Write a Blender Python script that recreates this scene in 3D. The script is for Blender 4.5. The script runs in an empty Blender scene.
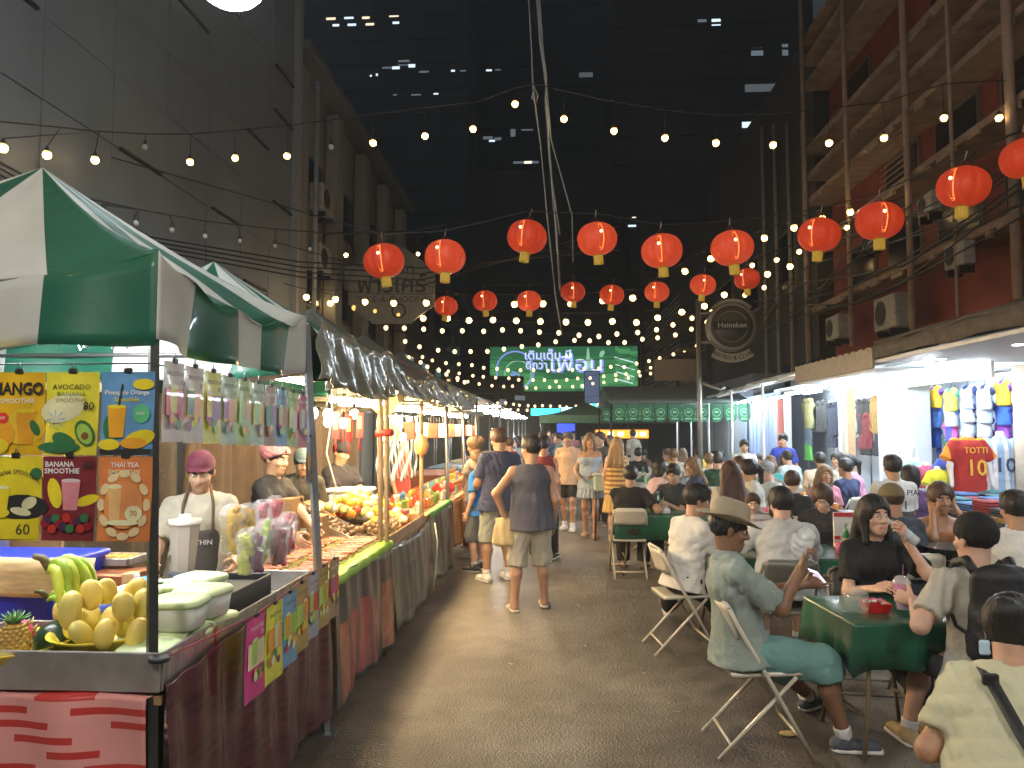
import bpy, math, random
import numpy as np
from mathutils import Vector, Matrix, Euler
random.seed(7); RNG = np.random.default_rng(7)
S = bpy.context.scene; C = S.collection
R = math.radians; PI = math.pi
# ---------------- camera -----------------------------------------------------
F = 740.0; CAMH = 1.78
YAW = math.atan(43/F); PIT = math.atan(46/F)
cd = bpy.data.cameras.new('camera'); cam = bpy.data.objects.new('camera', cd); C.objects.link(cam)
cam.location = (0, 0, CAMH); cam.rotation_euler = (PI/2+PIT, 0, YAW)
cd.sensor_width = 36; cd.lens = F/1024*36; cd.clip_end = 600; cd.clip_start = .05
S.camera = cam
def ray(px, py):
    x = (px-512)/F; y = -(py-384)/F
    fy = math.cos(PIT)-y*math.sin(PIT); fz = math.sin(PIT)+y*math.cos(PIT)
    return x*math.cos(YAW)-fy*math.sin(YAW), x*math.sin(YAW)+fy*math.cos(YAW), fz
def W(px, py, Y):
    r = ray(px, py); t = Y/r[1]; return Vector((r[0]*t, Y, CAMH+r[2]*t))
def G(px, py, h=0.0):
    r = ray(px, py); t = (h-CAMH)/r[2]; return Vector((r[0]*t, r[1]*t, h))
def AX(px, py, X):
    r = ray(px, py); t = X/r[0]; return Vector((X, r[1]*t, CAMH+r[2]*t))
# ---------------- materials --------------------------------------------------
_M = {}
def M(col, rough=.6, metal=0, bump=0, scale=12, var=.12, emit=0, trans=0, alpha=1, coat=0, sss=0, ecol=None, stretch=None, bscale=None):
    key = (tuple(col), rough, metal, bump, scale, var, emit, trans, alpha, coat, sss, ecol, stretch, bscale)
    if key in _M: return _M[key]
    m = bpy.data.materials.new('surface'); m.use_nodes = True; nt = m.node_tree; N = nt.nodes; L = nt.links
    b = N['Principled BSDF']; c = tuple(col)[:3]+(1,)
    b.inputs['Base Color'].default_value = c; b.inputs['Roughness'].default_value = rough; b.inputs['Metallic'].default_value = metal
    b.inputs['Transmission Weight'].default_value = trans; b.inputs['Alpha'].default_value = alpha
    b.inputs['Coat Weight'].default_value = coat
    if sss: b.inputs['Subsurface Weight'].default_value = sss; b.inputs['Subsurface Radius'].default_value = (.02, .008, .005)
    if emit:
        b.inputs['Emission Color'].default_value = (tuple(ecol) if ecol else c[:3])[:3]+(1,); b.inputs['Emission Strength'].default_value = emit
    if var or bump:
        tc = N.new('ShaderNodeTexCoord'); mp = N.new('ShaderNodeMapping'); nz = N.new('ShaderNodeTexNoise')
        if stretch: mp.inputs['Scale'].default_value = stretch
        nz.inputs['Scale'].default_value = scale; nz.inputs['Detail'].default_value = 4
        L.new(tc.outputs['Object'], mp.inputs[0]); L.new(mp.outputs[0], nz.inputs['Vector'])
        if var:
            mx = N.new('ShaderNodeMixRGB'); mx.inputs[1].default_value = tuple(max(0, v*(1-var*2)) for v in c[:3])+(1,)
            mx.inputs[2].default_value = tuple(min(1, v*(1+var*2)) for v in c[:3])+(1,)
            L.new(nz.outputs[0], mx.inputs[0]); L.new(mx.outputs[0], b.inputs['Base Color'])
        if bump:
            bm = N.new('ShaderNodeBump'); bm.inputs['Strength'].default_value = bump; bm.inputs['Distance'].default_value = .01
            if bscale:
                n2 = N.new('ShaderNodeTexNoise'); n2.inputs['Scale'].default_value = bscale; n2.inputs['Detail'].default_value = 3
                L.new(mp.outputs[0], n2.inputs['Vector']); L.new(n2.outputs[0], bm.inputs['Height'])
            else: L.new(nz.outputs[0], bm.inputs['Height'])
            L.new(bm.outputs[0], b.inputs['Normal'])
    _M[key] = m; return m
def E(col, s): return M(col, 1, var=0, emit=s, ecol=col)
def cloth(col, rough=.85, var=.13): return M(col, rough, var=var, bump=.9, scale=7, bscale=22)
METAL = M((.30, .30, .30), .38, .9, var=.15, scale=6)
DARKM = M((.05, .05, .055), .45, .7, var=.2)
WHITEP = M((.75, .75, .73), .4, var=.05)
WOOD = M((.32, .19, .09), .65, var=.3, scale=9, bump=.2, stretch=(1, 8, 1))
BLACK = M((.015, .015, .016), .5, var=.1)
# ---------------- mesh builder ----------------------------------------------
class MB:
    def __init__(s): s.v = []; s.f = []; s.m = []; s.mats = []; s.sm = []
    def mi(s, mat):
        if mat not in s.mats: s.mats.append(mat)
        return s.mats.index(mat)
    def add(s, vs, fs, mat, smooth=False):
        o = len(s.v); k = s.mi(mat); s.v += [tuple(v) for v in vs]
        s.f += [tuple(i+o for i in f) for f in fs]; s.m += [k]*len(fs); s.sm += [smooth]*len(fs); return s
    def box(s, c, d, mat, rot=None, bev=0):
        x, y, z = d[0]/2, d[1]/2, d[2]/2; c = Vector(c)
        if bev:
            b = min(bev, x*.9, y*.9, z*.9); vs = []
            for sx in (-1, 1):
                for sy in (-1, 1):
                    for sz in (-1, 1):
                        vs += [(sx*x, sy*(y-b), sz*(z-b)), (sx*(x-b), sy*y, sz*(z-b)), (sx*(x-b), sy*(y-b), sz*z)]
            I = lambda a, b_, c_, k: ((a*2+b_)*2+c_)*3+k
            fs = [(I(1,0,0,0),I(1,1,0,0),I(1,1,1,0),I(1,0,1,0)), (I(0,0,0,0),I(0,0,1,0),I(0,1,1,0),I(0,1,0,0)),
                  (I(0,1,0,1),I(0,1,1,1),I(1,1,1,1),I(1,1,0,1)), (I(0,0,0,1),I(1,0,0,1),I(1,0,1,1),I(0,0,1,1)),
                  (I(0,0,1,2),I(1,0,1,2),I(1,1,1,2),I(0,1,1,2)), (I(0,0,0,2),I(0,1,0,2),I(1,1,0,2),I(1,0,0,2))]
            for a in (0, 1):
                for b_ in (0, 1):
                    q = (I(a,b_,0,0),I(a,b_,1,0),I(a,b_,1,1),I(a,b_,0,1)); fs.append(q if a != b_ else q[::-1])
                    q = (I(a,0,b_,0),I(a,1,b_,0),I(a,1,b_,2),I(a,0,b_,2)); fs.append(q[::-1] if a != b_ else q)
                    q = (I(0,a,b_,1),I(1,a,b_,1),I(1,a,b_,2),I(0,a,b_,2)); fs.append(q if a != b_ else q[::-1])
                    for c_ in (0, 1):
                        q = (I(a,b_,c_,0), I(a,b_,c_,1), I(a,b_,c_,2)); fs.append(q if (a+b_+c_) % 2 else q[::-1])
        else:
            vs = [(sx*x, sy*y, sz*z) for sx in (-1, 1) for sy in (-1, 1) for sz in (-1, 1)]
            fs = [(0,1,3,2), (4,6,7,5), (0,4,5,1), (2,3,7,6), (0,2,6,4), (1,5,7,3)]
        m = Euler(rot).to_matrix() if rot else Matrix.Identity(3)
        return s.add([c+m@Vector(v) for v in vs], fs, mat)
    def tube(s, pts, r, mat, n=8, cap=True, smooth=True):
        pts = [Vector(p) for p in pts]; rs = r if isinstance(r, (list, tuple)) else [r]*len(pts)
        vs = []; up = None
        for i, p in enumerate(pts):
            d = (pts[min(i+1, len(pts)-1)]-pts[max(i-1, 0)]).normalized()
            if up is None: up = Vector((0, 0, 1)) if abs(d.z) < .9 else Vector((1, 0, 0))
            a = d.cross(up).normalized(); b = a.cross(d).normalized(); up = b
            for k in range(n):
                t = 2*PI*k/n; vs.append(p+(a*math.cos(t)+b*math.sin(t))*rs[i])
        fs = [(i*n+k, i*n+(k+1) % n, (i+1)*n+(k+1) % n, (i+1)*n+k) for i in range(len(pts)-1) for k in range(n)]
        s.add(vs, fs, mat, smooth)
        if cap:
            o = len(s.v)-len(vs); k = s.mi(mat)
            s.f += [tuple(o+i for i in range(n))[::-1], tuple(o+len(vs)-n+i for i in range(n))]; s.m += [k, k]; s.sm += [False, False]
        return s
    def lathe(s, prof, mat, c=(0, 0, 0), n=20, smooth=True, rot=None, sx=1, sy=1, fn=None):
        m = Euler(rot).to_matrix() if rot else Matrix.Identity(3); c = Vector(c); vs = []
        for (r, z) in prof:
            for k in range(n):
                t = 2*PI*k/n; rr = r*(fn(t, z) if fn else 1)
                vs.append(c+m@Vector((rr*math.cos(t)*sx, rr*math.sin(t)*sy, z)))
        fs = [(i*n+k, i*n+(k+1) % n, (i+1)*n+(k+1) % n, (i+1)*n+k) for i in range(len(prof)-1) for k in range(n)]
        return s.add(vs, fs, mat, smooth)
    def ball(s, c, r, mat, n=12, rot=None):
        if not isinstance(r, (tuple, list)): r = (r, r, r)
        h = max(4, n//2); prof = [(max(1e-4, math.sin(PI*i/h)), -math.cos(PI*i/h)*r[2]) for i in range(h+1)]
        return s.lathe(prof, mat, c, n, True, rot, r[0], r[1])
    def quad(s, a, b, c, d, mat): return s.add([a, b, c, d], [(0, 1, 2, 3)], mat)
    def grid(s, fn, nu, nv, mat, smooth=True, matfn=None):
        vs = [fn(i/nu, j/nv) for j in range(nv+1) for i in range(nu+1)]
        o = len(s.v); s.v += [tuple(v) for v in vs]
        for j in range(nv):
            for i in range(nu):
                a = o+j*(nu+1)+i; s.f.append((a, a+1, a+nu+2, a+nu+1)); s.sm.append(smooth)
                s.m.append(s.mi(matfn((i+.5)/nu, (j+.5)/nv) if matfn else mat))
        return s
    def text(s, t, size, mat, loc, rot=(PI/2, 0, 0), ext=0, al='CENTER', sx=1, bold=0, shear=0, warp=None):
        k = (t, ext, al, bold, shear)
        if k not in _T:
            cu = bpy.data.curves.new('t', 'FONT'); cu.body = t; cu.align_x = al; cu.align_y = 'CENTER'; cu.extrude = ext; cu.offset = bold; cu.shear = shear
            cu.resolution_u = 2
            ob = bpy.data.objects.new('t', cu); C.objects.link(ob); dg = bpy.context.evaluated_depsgraph_get()
            me = ob.evaluated_get(dg).to_mesh()
            _T[k] = ([v.co.copy() for v in me.vertices], [tuple(p.vertices) for p in me.polygons])
            ob.evaluated_get(dg).to_mesh_clear(); bpy.data.objects.remove(ob); bpy.data.curves.remove(cu)
        vs, fs = _T[k]; m = Euler(rot).to_matrix() if not isinstance(rot, Matrix) else rot; loc = Vector(loc)
        vs = [Vector((v.x*size*sx, v.y*size, v.z)) for v in vs]
        if warp: vs = [warp(v) for v in vs]
        return s.add([loc+m@v for v in vs], fs, mat)
    def xf(s, m):
        s.v = [tuple(m@Vector(v)) for v in s.v]; return s
    def build(s, name, parent=None, sub=None, thick=0):
        me = bpy.data.meshes.new(name); me.from_pydata(s.v, [], s.f); me.update()
        for m in s.mats: me.materials.append(m)
        me.polygons.foreach_set('material_index', s.m); me.polygons.foreach_set('use_smooth', s.sm)
        o = bpy.data.objects.new(name, me); C.objects.link(o)
        if parent: o.parent = parent
        if thick:
            md = o.modifiers.new('solid', 'SOLIDIFY'); md.thickness = thick; md.offset = 0
        return o
_T = {}
def tag(o, label=None, cat=None, group=None, kind=None):
    if label: o['label'] = label
    if cat: o['category'] = cat
    if group: o['group'] = group
    if kind: o['kind'] = kind
    return o
def thing(name, label, cat, loc=(0, 0, 0), rz=0, group=None, kind=None):
    o = bpy.data.objects.new(name, None); C.objects.link(o); o.location = loc; o.rotation_euler = (0, 0, rz); o.empty_display_size = .1
    return tag(o, label, cat, group, kind)
def dup(o, loc=None, rz=None, label=None, parent=None, group=None, rot=None):
    c = o.copy(); C.objects.link(c)
    if parent is not None: c.parent = parent
    if loc is not None: c.location = loc
    if rz is not None: c.rotation_euler = (0, 0, rz)
    if rot is not None: c.rotation_euler = rot
    if label: c['label'] = label
    if group: c['group'] = group
    for ch in list(o.children): dup(ch, parent=c)
    return c
# ---------------- organic surfaces: smooth unions of tapered limbs, meshed by surface nets ----------------
def V(*a): return np.array(a if len(a) > 1 else a[0], float)
def nrm(v): v = V(v); return v/(np.linalg.norm(v)+1e-9)
def cone(a, b, r1, r2, op='+', flat=0, k=None): return ('c', V(a), V(b), r1, r2, op, flat, k)
def ell(c, r, Rm=None, op='+', k=None): return ('e', V(c), V(r), Rm, op, k)
def slab(a, b, s1, s2, lat, op='+', flat=0, k=None): return ('s', V(a), V(b), s1, s2, V(lat), op, flat, k)
def _bb(p):
    if p[0] == 'c': r = max(p[3], p[4]); return np.minimum(p[1], p[2])-r, np.maximum(p[1], p[2])+r
    if p[0] == 'e': r = max(p[2]) if p[3] is not None else p[2]; return p[1]-r, p[1]+r
    r = max(p[3]+p[4]); return np.minimum(p[1], p[2])-r, np.maximum(p[1], p[2])+r
def _dist(p, X, Y, Z):
    if p[0] == 'c':
        a, b, r1, r2 = p[1:5]; ab = b-a; L2 = max(ab@ab, 1e-9); x, y, z = X-a[0], Y-a[1], Z-a[2]
        tr = (x*ab[0]+y*ab[1]+z*ab[2])/L2; t = np.clip(tr, 0, 1)
        d = np.sqrt((x-t*ab[0])**2+(y-t*ab[1])**2+(z-t*ab[2])**2)-(r1+(r2-r1)*t)
        if p[6]: d = np.maximum(d, (tr-1)*math.sqrt(L2))
        return d
    if p[0] == 'e':
        c, r, Rm = p[1:4]; x, y, z = X-c[0], Y-c[1], Z-c[2]
        if Rm is not None: x, y, z = (Rm[0, 0]*x+Rm[1, 0]*y+Rm[2, 0]*z, Rm[0, 1]*x+Rm[1, 1]*y+Rm[2, 1]*z, Rm[0, 2]*x+Rm[1, 2]*y+Rm[2, 2]*z)
        k0 = np.sqrt((x/r[0])**2+(y/r[1])**2+(z/r[2])**2); k1 = np.sqrt((x/r[0]**2)**2+(y/r[1]**2)**2+(z/r[2]**2)**2)+1e-6
        return k0*(k0-1)/k1
    a, b, s1, s2, lat = p[1:6]; ab = b-a; L = np.linalg.norm(ab)+1e-9; ax = ab/L; lat = nrm(lat-ax*(lat@ax)); dep = np.cross(ax, lat)
    x, y, z = X-a[0], Y-a[1], Z-a[2]; t = x*ax[0]+y*ax[1]+z*ax[2]; tc = np.clip(t, 0, L); u = tc/L
    w = s1[0]+(s2[0]-s1[0])*u; dd = s1[1]+(s2[1]-s1[1])*u
    q = np.sqrt(((x*lat[0]+y*lat[1]+z*lat[2])/w)**2+((x*dep[0]+y*dep[1]+z*dep[2])/dd)**2+((t-tc)/np.minimum(w, dd))**2)
    d = (q-1)*np.minimum(w, dd)
    if p[7]: d = np.maximum(d, t-L)
    return d
def nets(prims, vox, k=.03, clips=(), disp=None, cn=None):
    """mesh of the smooth union of prims -> (verts, quads)"""
    lo = np.min([_bb(p)[0] for p in prims if p[-3 if p[0] != 'e' else -2] == '+'], 0)-3*vox-.01
    hi = np.max([_bb(p)[1] for p in prims if p[-3 if p[0] != 'e' else -2] == '+'], 0)+3*vox+.01
    n = np.ceil((hi-lo)/vox).astype(int)+1; D = np.full(n, .5, np.float32)
    ax = [lo[i]+np.arange(n[i])*vox for i in range(3)]
    for p in prims:
        op = p[-3] if p[0] != 'e' else p[-2]; kk = p[-1] if p[-1] is not None else k
        a, b = _bb(p); mg = kk+2.5*vox+.005
        i0 = np.clip(np.floor((a-mg-lo)/vox).astype(int), 0, n-1); i1 = np.clip(np.ceil((b+mg-lo)/vox).astype(int)+1, 1, n)
        if (i1 <= i0).any(): continue
        sl = tuple(slice(i0[i], i1[i]) for i in range(3))
        X = ax[0][sl[0], None, None]; Y = ax[1][None, sl[1], None]; Z = ax[2][None, None, sl[2]]
        d = _dist(p, X, Y, Z).astype(np.float32); o = D[sl]
        if op == '+':
            h = np.maximum(kk-np.abs(o-d), 0)/max(kk, 1e-6); D[sl] = np.minimum(o, d)-h*h*kk*.25
        else:
            d = -d; h = np.maximum(kk-np.abs(o-d), 0)/max(kk, 1e-6); D[sl] = np.maximum(o, d)+h*h*kk*.25
    X = ax[0][:, None, None]; Y = ax[1][None, :, None]; Z = ax[2][None, None, :]
    if disp is not None: D = D+disp(X, Y, Z)*(np.abs(D) < .08)
    for (pt, nn) in clips:
        nn = nrm(nn); D = np.maximum(D, (X-pt[0])*nn[0]+(Y-pt[1])*nn[1]+(Z-pt[2])*nn[2]+(0 if cn is None else cn(X, Y, Z)))
    B = D < 0; B[0] = B[-1] = False; B[:, 0] = B[:, -1] = False; B[:, :, 0] = B[:, :, -1] = False
    D = np.where(B, np.minimum(D, -1e-5), np.maximum(D, 1e-5))
    cnt = sum(B[i:n[0]-1+i, j:n[1]-1+j, l:n[2]-1+l].astype(np.int8) for i in (0, 1) for j in (0, 1) for l in (0, 1))
    I = np.argwhere((cnt > 0) & (cnt < 8)); idx = np.full(n-1, -1, np.int64); idx[tuple(I.T)] = np.arange(len(I))
    acc = np.zeros((len(I), 3)); num = np.zeros(len(I))
    for a in range(3):
        o1, o2 = [q for q in range(3) if q != a]
        for s1 in (0, 1):
            for s2 in (0, 1):
                P0 = I.copy(); P0[:, o1] += s1; P0[:, o2] += s2; P1 = P0.copy(); P1[:, a] += 1
                d0 = D[tuple(P0.T)]; d1 = D[tuple(P1.T)]; c = (d0 < 0) != (d1 < 0)
                t = np.where(c, d0/(d0-d1+1e-12*(d0 == d1)), 0); P = P0.astype(float); P[:, a] += t
                acc[c] += P[c]; num[c] += 1
    vs = acc/np.maximum(num, 1)[:, None]*vox+lo
    Q = []
    for a in range(3):
        o1, o2 = [(1, 2), (2, 0), (0, 1)][a]
        sl0 = [slice(None)]*3; sl1 = [slice(None)]*3; sl0[a] = slice(0, -1); sl1[a] = slice(1, None)
        b0 = B[tuple(sl0)]; b1 = B[tuple(sl1)]; e = np.argwhere(b0 != b1)
        if not len(e): continue
        ins = b0[tuple(e.T)]; cs = []
        for (u, w) in ((0, 0), (-1, 0), (-1, -1), (0, -1)):
            q = e.copy(); q[:, o1] += u; q[:, o2] += w; cs.append(idx[tuple(q.T)])
        q = np.stack(cs, 1); q[~ins] = q[~ins][:, ::-1]; Q.append(q)
    return vs, np.concatenate(Q)
def np_obj(name, vq, mat, parent=None, matfn=None, mats=None):
    vs, q = vq; me = bpy.data.meshes.new(name); me.vertices.add(len(vs)); me.vertices.foreach_set('co', vs.astype(np.float32).ravel())
    me.loops.add(len(q)*4); me.loops.foreach_set('vertex_index', q.astype(np.int32).ravel())
    me.polygons.add(len(q)); me.polygons.foreach_set('loop_start', np.arange(0, len(q)*4, 4, dtype=np.int32))
    me.update(calc_edges=True); me.polygons.foreach_set('use_smooth', np.ones(len(q), bool))
    for m in (mats or [mat]): me.materials.append(m)
    if matfn is not None: me.polygons.foreach_set('material_index', matfn(vs[q].mean(1)).astype(np.int32))
    o = bpy.data.objects.new(name, me); C.objects.link(o)
    if parent: o.parent = parent
    return o
def joinvq(L):
    vs = []; qs = []; o = 0
    for v, q in L: vs.append(v); qs.append(q+o); o += len(v)
    return np.concatenate(vs), np.concatenate(qs)
def wrinkle(amp, fr=26, seed=0, zs=.6):
    if fr >= 20 and amp >= .005: return (lambda A, B: (lambda X, Y, Z: A(X, Y, Z)+B(X, Y, Z)))(_wr(amp, fr, seed, zs), _wr(amp*.35, fr*2.2, seed+1, zs))
    return _wr(amp, fr, seed, zs)
def _wr(amp, fr=26, seed=0, zs=.6):
    r = np.random.default_rng(seed); ph = r.uniform(0, 6, 9); dirs = r.normal(size=(4, 3)); dirs /= np.linalg.norm(dirs, axis=1)[:, None]; dirs[:, 2] *= zs
    def f(X, Y, Z):
        w = .35*np.sin(X*11+ph[4])+.35*np.sin(Z*9+Y*7+ph[5]); d = 0
        for i in range(3):
            s = np.sin((X*dirs[i, 0]+Y*dirs[i, 1]+Z*dirs[i, 2])*fr*(1+.5*i)+ph[i]+w*3); d = d+(1-np.abs(s))*.9-.68
        return d*amp*(.6+.4*np.sin(Z*8+X*6+ph[6]))
    return f
def ik(a, t, l1, l2, pole):
    a = V(a); t = V(t); d = t-a; L = min(np.linalg.norm(d), l1+l2-.004); dn = nrm(d); L = max(L, abs(l1-l2)+.01)
    ca = (l1*l1+L*L-l2*l2)/(2*l1*L); ca = max(-1, min(1, ca)); pp = nrm(V(pole)-dn*(V(pole)@dn))
    return a+dn*l1*ca+pp*l1*math.sqrt(1-ca*ca), a+dn*L
def rotm(ax, deg):
    return np.array(Matrix.Rotation(R(deg), 3, Vector(ax)))
SKIN = {'tan': (.42, .23, .14), 'pale': (.60, .37, .27), 'brown': (.25, .13, .075), 'asian': (.52, .32, .21)}
HAIRC = {'black': (.012, .010, .010), 'brown': (.06, .03, .018), 'blond': (.30, .19, .09), 'dblond': (.16, .10, .05), 'red': (.05, .018, .012), 'grey': (.25, .24, .23)}
def hand(w, d, thumb, right, s, curl, vox):
    d = nrm(d); side = nrm(V(thumb)-d*(V(thumb)@d)); n = np.cross(side, d)*(1 if right else -1)
    P = [slab(w-d*.02*s, w+d*.085*s, (.026*s, .018*s), (.040*s, .014*s), side, k=.012)]
    base = w+d*.085*s
    for i, (off, ln, r) in enumerate(((.030, .072, .0088), (.011, .082, .0092), (-.010, .076, .0088), (-.029, .060, .0078))):
        p = base+side*off*s; dd = d+side*off*1.2; r *= s; c = curl*(1+.08*i)
        for j, f in enumerate((.45, .32, .27)):
            c0 = c*(.5 if j == 0 else 1.0)*(j+1)/1.6; v = nrm(dd)*math.cos(c0)+n*math.sin(c0)
            q = p+v*ln*f*s; P.append(cone(p, q, r, r*.92, k=.004)); p = q; r *= .93
    p = w+d*.02*s+side*.028*s; v = nrm(d*.55+side*.75+n*.35); q = p+v*.042*s; P.append(cone(p, q, .0135*s, .0105*s, k=.01))
    v = nrm(d*.9+side*.25+n*(.3+.5*curl)); q2 = q+v*.032*s; P.append(cone(q, q2, .0105*s, .0095*s, k=.004))
    v = nrm(d*.9-side*.1+n*(.3+.8*curl)); P.append(cone(q2, q2+v*.026*s, .0095*s, .0075*s, k=.004))
    return nets(P, vox, .006)
def person(label, x, y, face, z=0, h=1.72, pose='stand', seat=.45, lean=0, twist=0, hands=None, feet=None, head=(0, 0), skin='asian', hair='short', hairc='black',
           top=None, bottom=None, sex='m', fat=1.0, det=1, group='people in the market', curl=(.5, .5), thumbs=None, shoes=None, hipy=0, hat=None, name='person', poles=None, side=0, kneep=None):
    """face = world heading in degrees (90 = away from the camera up the street)"""
    root = thing(name, label, 'person', (x, y, z), R(face-90), group)
    s = h/1.72; vox = {2: .010, 1: .015, 0: .022}[det]; hvox = {2: .0055, 1: .009, 0: .016}[det]; dv = {2: .0042, 1: .006, 0: .011}[det]
    seed = int(abs(x*131+y*17)*10) % 9999
    sk = M(SKIN[skin], .48, var=.16, scale=14, bump=.15, bscale=90, sss=.06 if det == 2 else 0)
    sit = pose == 'sit'
    hipz = (seat+.10*s) if sit else .93*s
    hip = V(0, hipy, hipz); latx = V(math.cos(R(twist)), math.sin(R(twist)), 0)
    up = V(math.sin(R(side)), math.sin(R(lean)), math.cos(R(lean))*math.cos(R(side))); up = nrm(up); fw = nrm(np.cross(up, latx)); latx = nrm(np.cross(fw, up))
    shw = (.168 if sex == 'm' else .145)*s*(.5+.5*fat); P = []
    neckb = hip+up*.515*s; chest = hip+up*.36*s; waist = hip+up*.17*s
    hc = neckb+nrm(up*.85+V(0, 0, .25))*.142*s+fw*.025*s; hs = s if h > 1.3 else s*1.18
    hR = rotm((0, 0, 1), head[0])@rotm((1, 0, 0), -head[1])
    b0 = np.stack([latx, nrm(np.cross(V(0, 0, 1), latx)), V(0, 0, 1)], 1); hR = b0@hR
    HL = lambda *p: hc+hR@(V(*p)*hs)
    # torso
    fd = fat
    torso = lambda g=0, lo=0: [slab(hip+up*lo, waist, (.165*s*fd+g, .115*s*fd+g), (.142*s*fd+g, .10*s*fd+g), latx),
                         slab(waist, chest, (.142*s*fd+g, .10*s*fd+g), (.165*s*(.4+.6*fd)+g, .112*s*(.5+.5*fd)+g), latx),
                         slab(chest, hip+up*.455*s, (.165*s*(.4+.6*fd)+g, .112*s+g), (.10*s+g, .065*s+g), latx)]
    bust = lambda g=0: ([ell(chest+fw*.085*s+latx*q*.075*s-up*.01, (.06*s+g, .055*s+g, .06*s+g)) for q in (-1, 1)] if sex == 'f' else [])
    sh = [hip+up*.455*s+latx*q*shw-up*.018*s for q in (-1, 1)]      # left(-x)=-1 first
    hj = [hip+latx*q*.088*s for q in (-1, 1)]
    # arms
    if hands is None: hands = [None, None]
    arms = []
    for i, q in enumerate((-1, 1)):
        t = hands[i]
        if t is None: t = (sh[i]+V(0, 0, -.52*s)+latx*q*.06+V(0, .06, 0)) if not sit else (hj[i]+V(q*.02, .30*s, .10*s))
        elif t[0] == 'w': v = Matrix.Rotation(-R(face-90), 3, 'Z')@(Vector(t[1])-Vector((x, y, z))); t = V(*v)
        pole = V(q*.5, -.8, -.6) if not poles or poles[i] is None else V(poles[i])
        e, w = ik(sh[i], t, .29*s, .255*s, pole); arms.append((sh[i], e, w))
    legs = []
    for i, q in enumerate((-1, 1)):
        t = None if feet is None else feet[i]
        if t is None: t = V(q*.11*s, 0, 0) if not sit else V(q*.13*s, .42*s+hipy, 0)
        elif t[0] == 'w': v = Matrix.Rotation(-R(face-90), 3, 'Z')@(Vector(t[1])-Vector((x, y, z))); t = V(*v)
        an = V(t)+V(0, 0, .085*s); kp = V(q*.12, 1, .15) if not kneep or kneep[i] is None else V(kneep[i])
        kn, an2 = ik(hj[i], an, .43*s, .425*s, kp)
        fdv = nrm(V(kn[0]-hj[i][0], kn[1]-hj[i][1], 0)) if sit and np.linalg.norm((kn-hj[i])[:2]) > .1 else V(q*.12, 1, 0)
        fdv = nrm(fdv); legs.append((hj[i], kn, an2, fdv))
    fa = .6+.4*fat; ms = 1.0 if sex == 'm' else .86
    arm = lambda a, g=0, f1=1, f2=1: [cone(a[0], a[0]+(a[1]-a[0])*f1, .047*s*fa*ms+g, (.040)*s*fa*ms+g)]+([cone(a[1], a[1]+(a[2]-a[1])*f2, .040*s*fa*ms+g, .027*s*ms+g)] if f2 > 0 else [])
    leg = lambda l, g=0: [cone(l[0], l[1], .085*s*fa+g, .055*s*fa+g), cone(l[1], l[1]+(l[2]-l[1])*.35+(-l[3])*.012, .050*s*fa+g, .053*s*fa+g), cone(l[1]+(l[2]-l[1])*.35-l[3]*.012, l[2], .053*s*fa+g, .035*s+g)]
    P = torso()+bust()+[cone(neckb-up*.05, hc-V(0, 0, .03*s)-hR@V(0, .02, 0), .052*s*(.7+.3*fat), .050*s*(.7+.3*fat))]
    for i in (0, 1): P += [cone(hip+up*.475*s, sh[i]+up*.006, .042*s, .042*s*fa*ms)]+arm(arms[i])
    for l in legs:
        P += leg(l); an, fdv = l[2], l[3]
        P += [cone(an, an+V(0, 0, -.045*s)-fdv*.03*s, .036*s, .032*s), slab(an+V(0, 0, -.045*s), V(an[0], an[1], an[2]-.062*s)+fdv*.155*s, (.036*s, .03*s), (.042*s, .018*s), np.cross(fdv, V(0, 0, 1)), k=.02)]
    # head
    hp = [ell(HL(0, -.012, .035), V(.076, .097, .088)*hs, hR), ell(HL(0, .025, -.035), V(.060, .068, .082)*hs, hR, k=.03),
          cone(HL(0, .065, -.088), HL(0, .055, -.08), .030*hs, .030*hs, k=.03), cone(HL(0, .088, .022), HL(0, .110, -.022), .009*hs, .0145*hs, k=.012),
          cone(HL(-.014, .097, -.026), HL(.014, .097, -.026), .010*hs, .010*hs, k=.01),
          cone(HL(-.030, .083, .034), HL(.030, .083, .034), .012*hs, .012*hs, k=.015), ell(HL(-.042, .066, -.022), V(.022, .02, .02)*hs, k=.02), ell(HL(.042, .066, -.022), V(.022, .02, .02)*hs, k=.02),
          ell(HL(-.031, .102, .010), V(.017, .016, .012)*hs, op='-', k=.012), ell(HL(.031, .102, .010), V(.017, .016, .012)*hs, op='-', k=.012),
          cone(HL(-.018, .090, -.058), HL(.018, .090, -.058), .0085*hs, .0085*hs, k=.008), cone(HL(-.014, .089, -.068), HL(.014, .089, -.068), .009*hs, .009*hs, k=.006),
          cone(HL(-.022, .108, -.0625), HL(.022, .108, -.0625), .004*hs, .004*hs, op='-', k=.006),
          ell(HL(-.078, -.005, 0), V(.010, .020, .032)*hs, hR@rotm((0, 0, 1), -20), k=.008), ell(HL(.078, -.005, 0), V(.010, .020, .032)*hs, hR@rotm((0, 0, 1), 20), k=.008),
          cone(HL(0, -.02, -.04), neckb-up*.01, .055*s*(.7+.3*fat), .056*s*(.7+.3*fat), k=.02)]
    if det == 0: body = nets(P+hp, vox*.8, .03); parts = [body]
    else: parts = [nets(P, vox, .035), nets(hp, hvox, .015)]
    th = thumbs or [None, None]
    for i in (0, 1):
        a = arms[i]; hint = th[i] if th[i] is not None else (V(0, 1, 0.3) if not sit else V(-.7 if i else .7, .1, .7))
        dd = a[2]-a[1]
        if isinstance(hint, tuple) and len(hint) == 2: dd = V(hint[1]); hint = hint[0]
        parts.append(hand(a[2]-nrm(a[2]-a[1])*.01, dd, V(hint), i == 1, s, curl[i], dv))
    vq = joinvq(parts)
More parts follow.
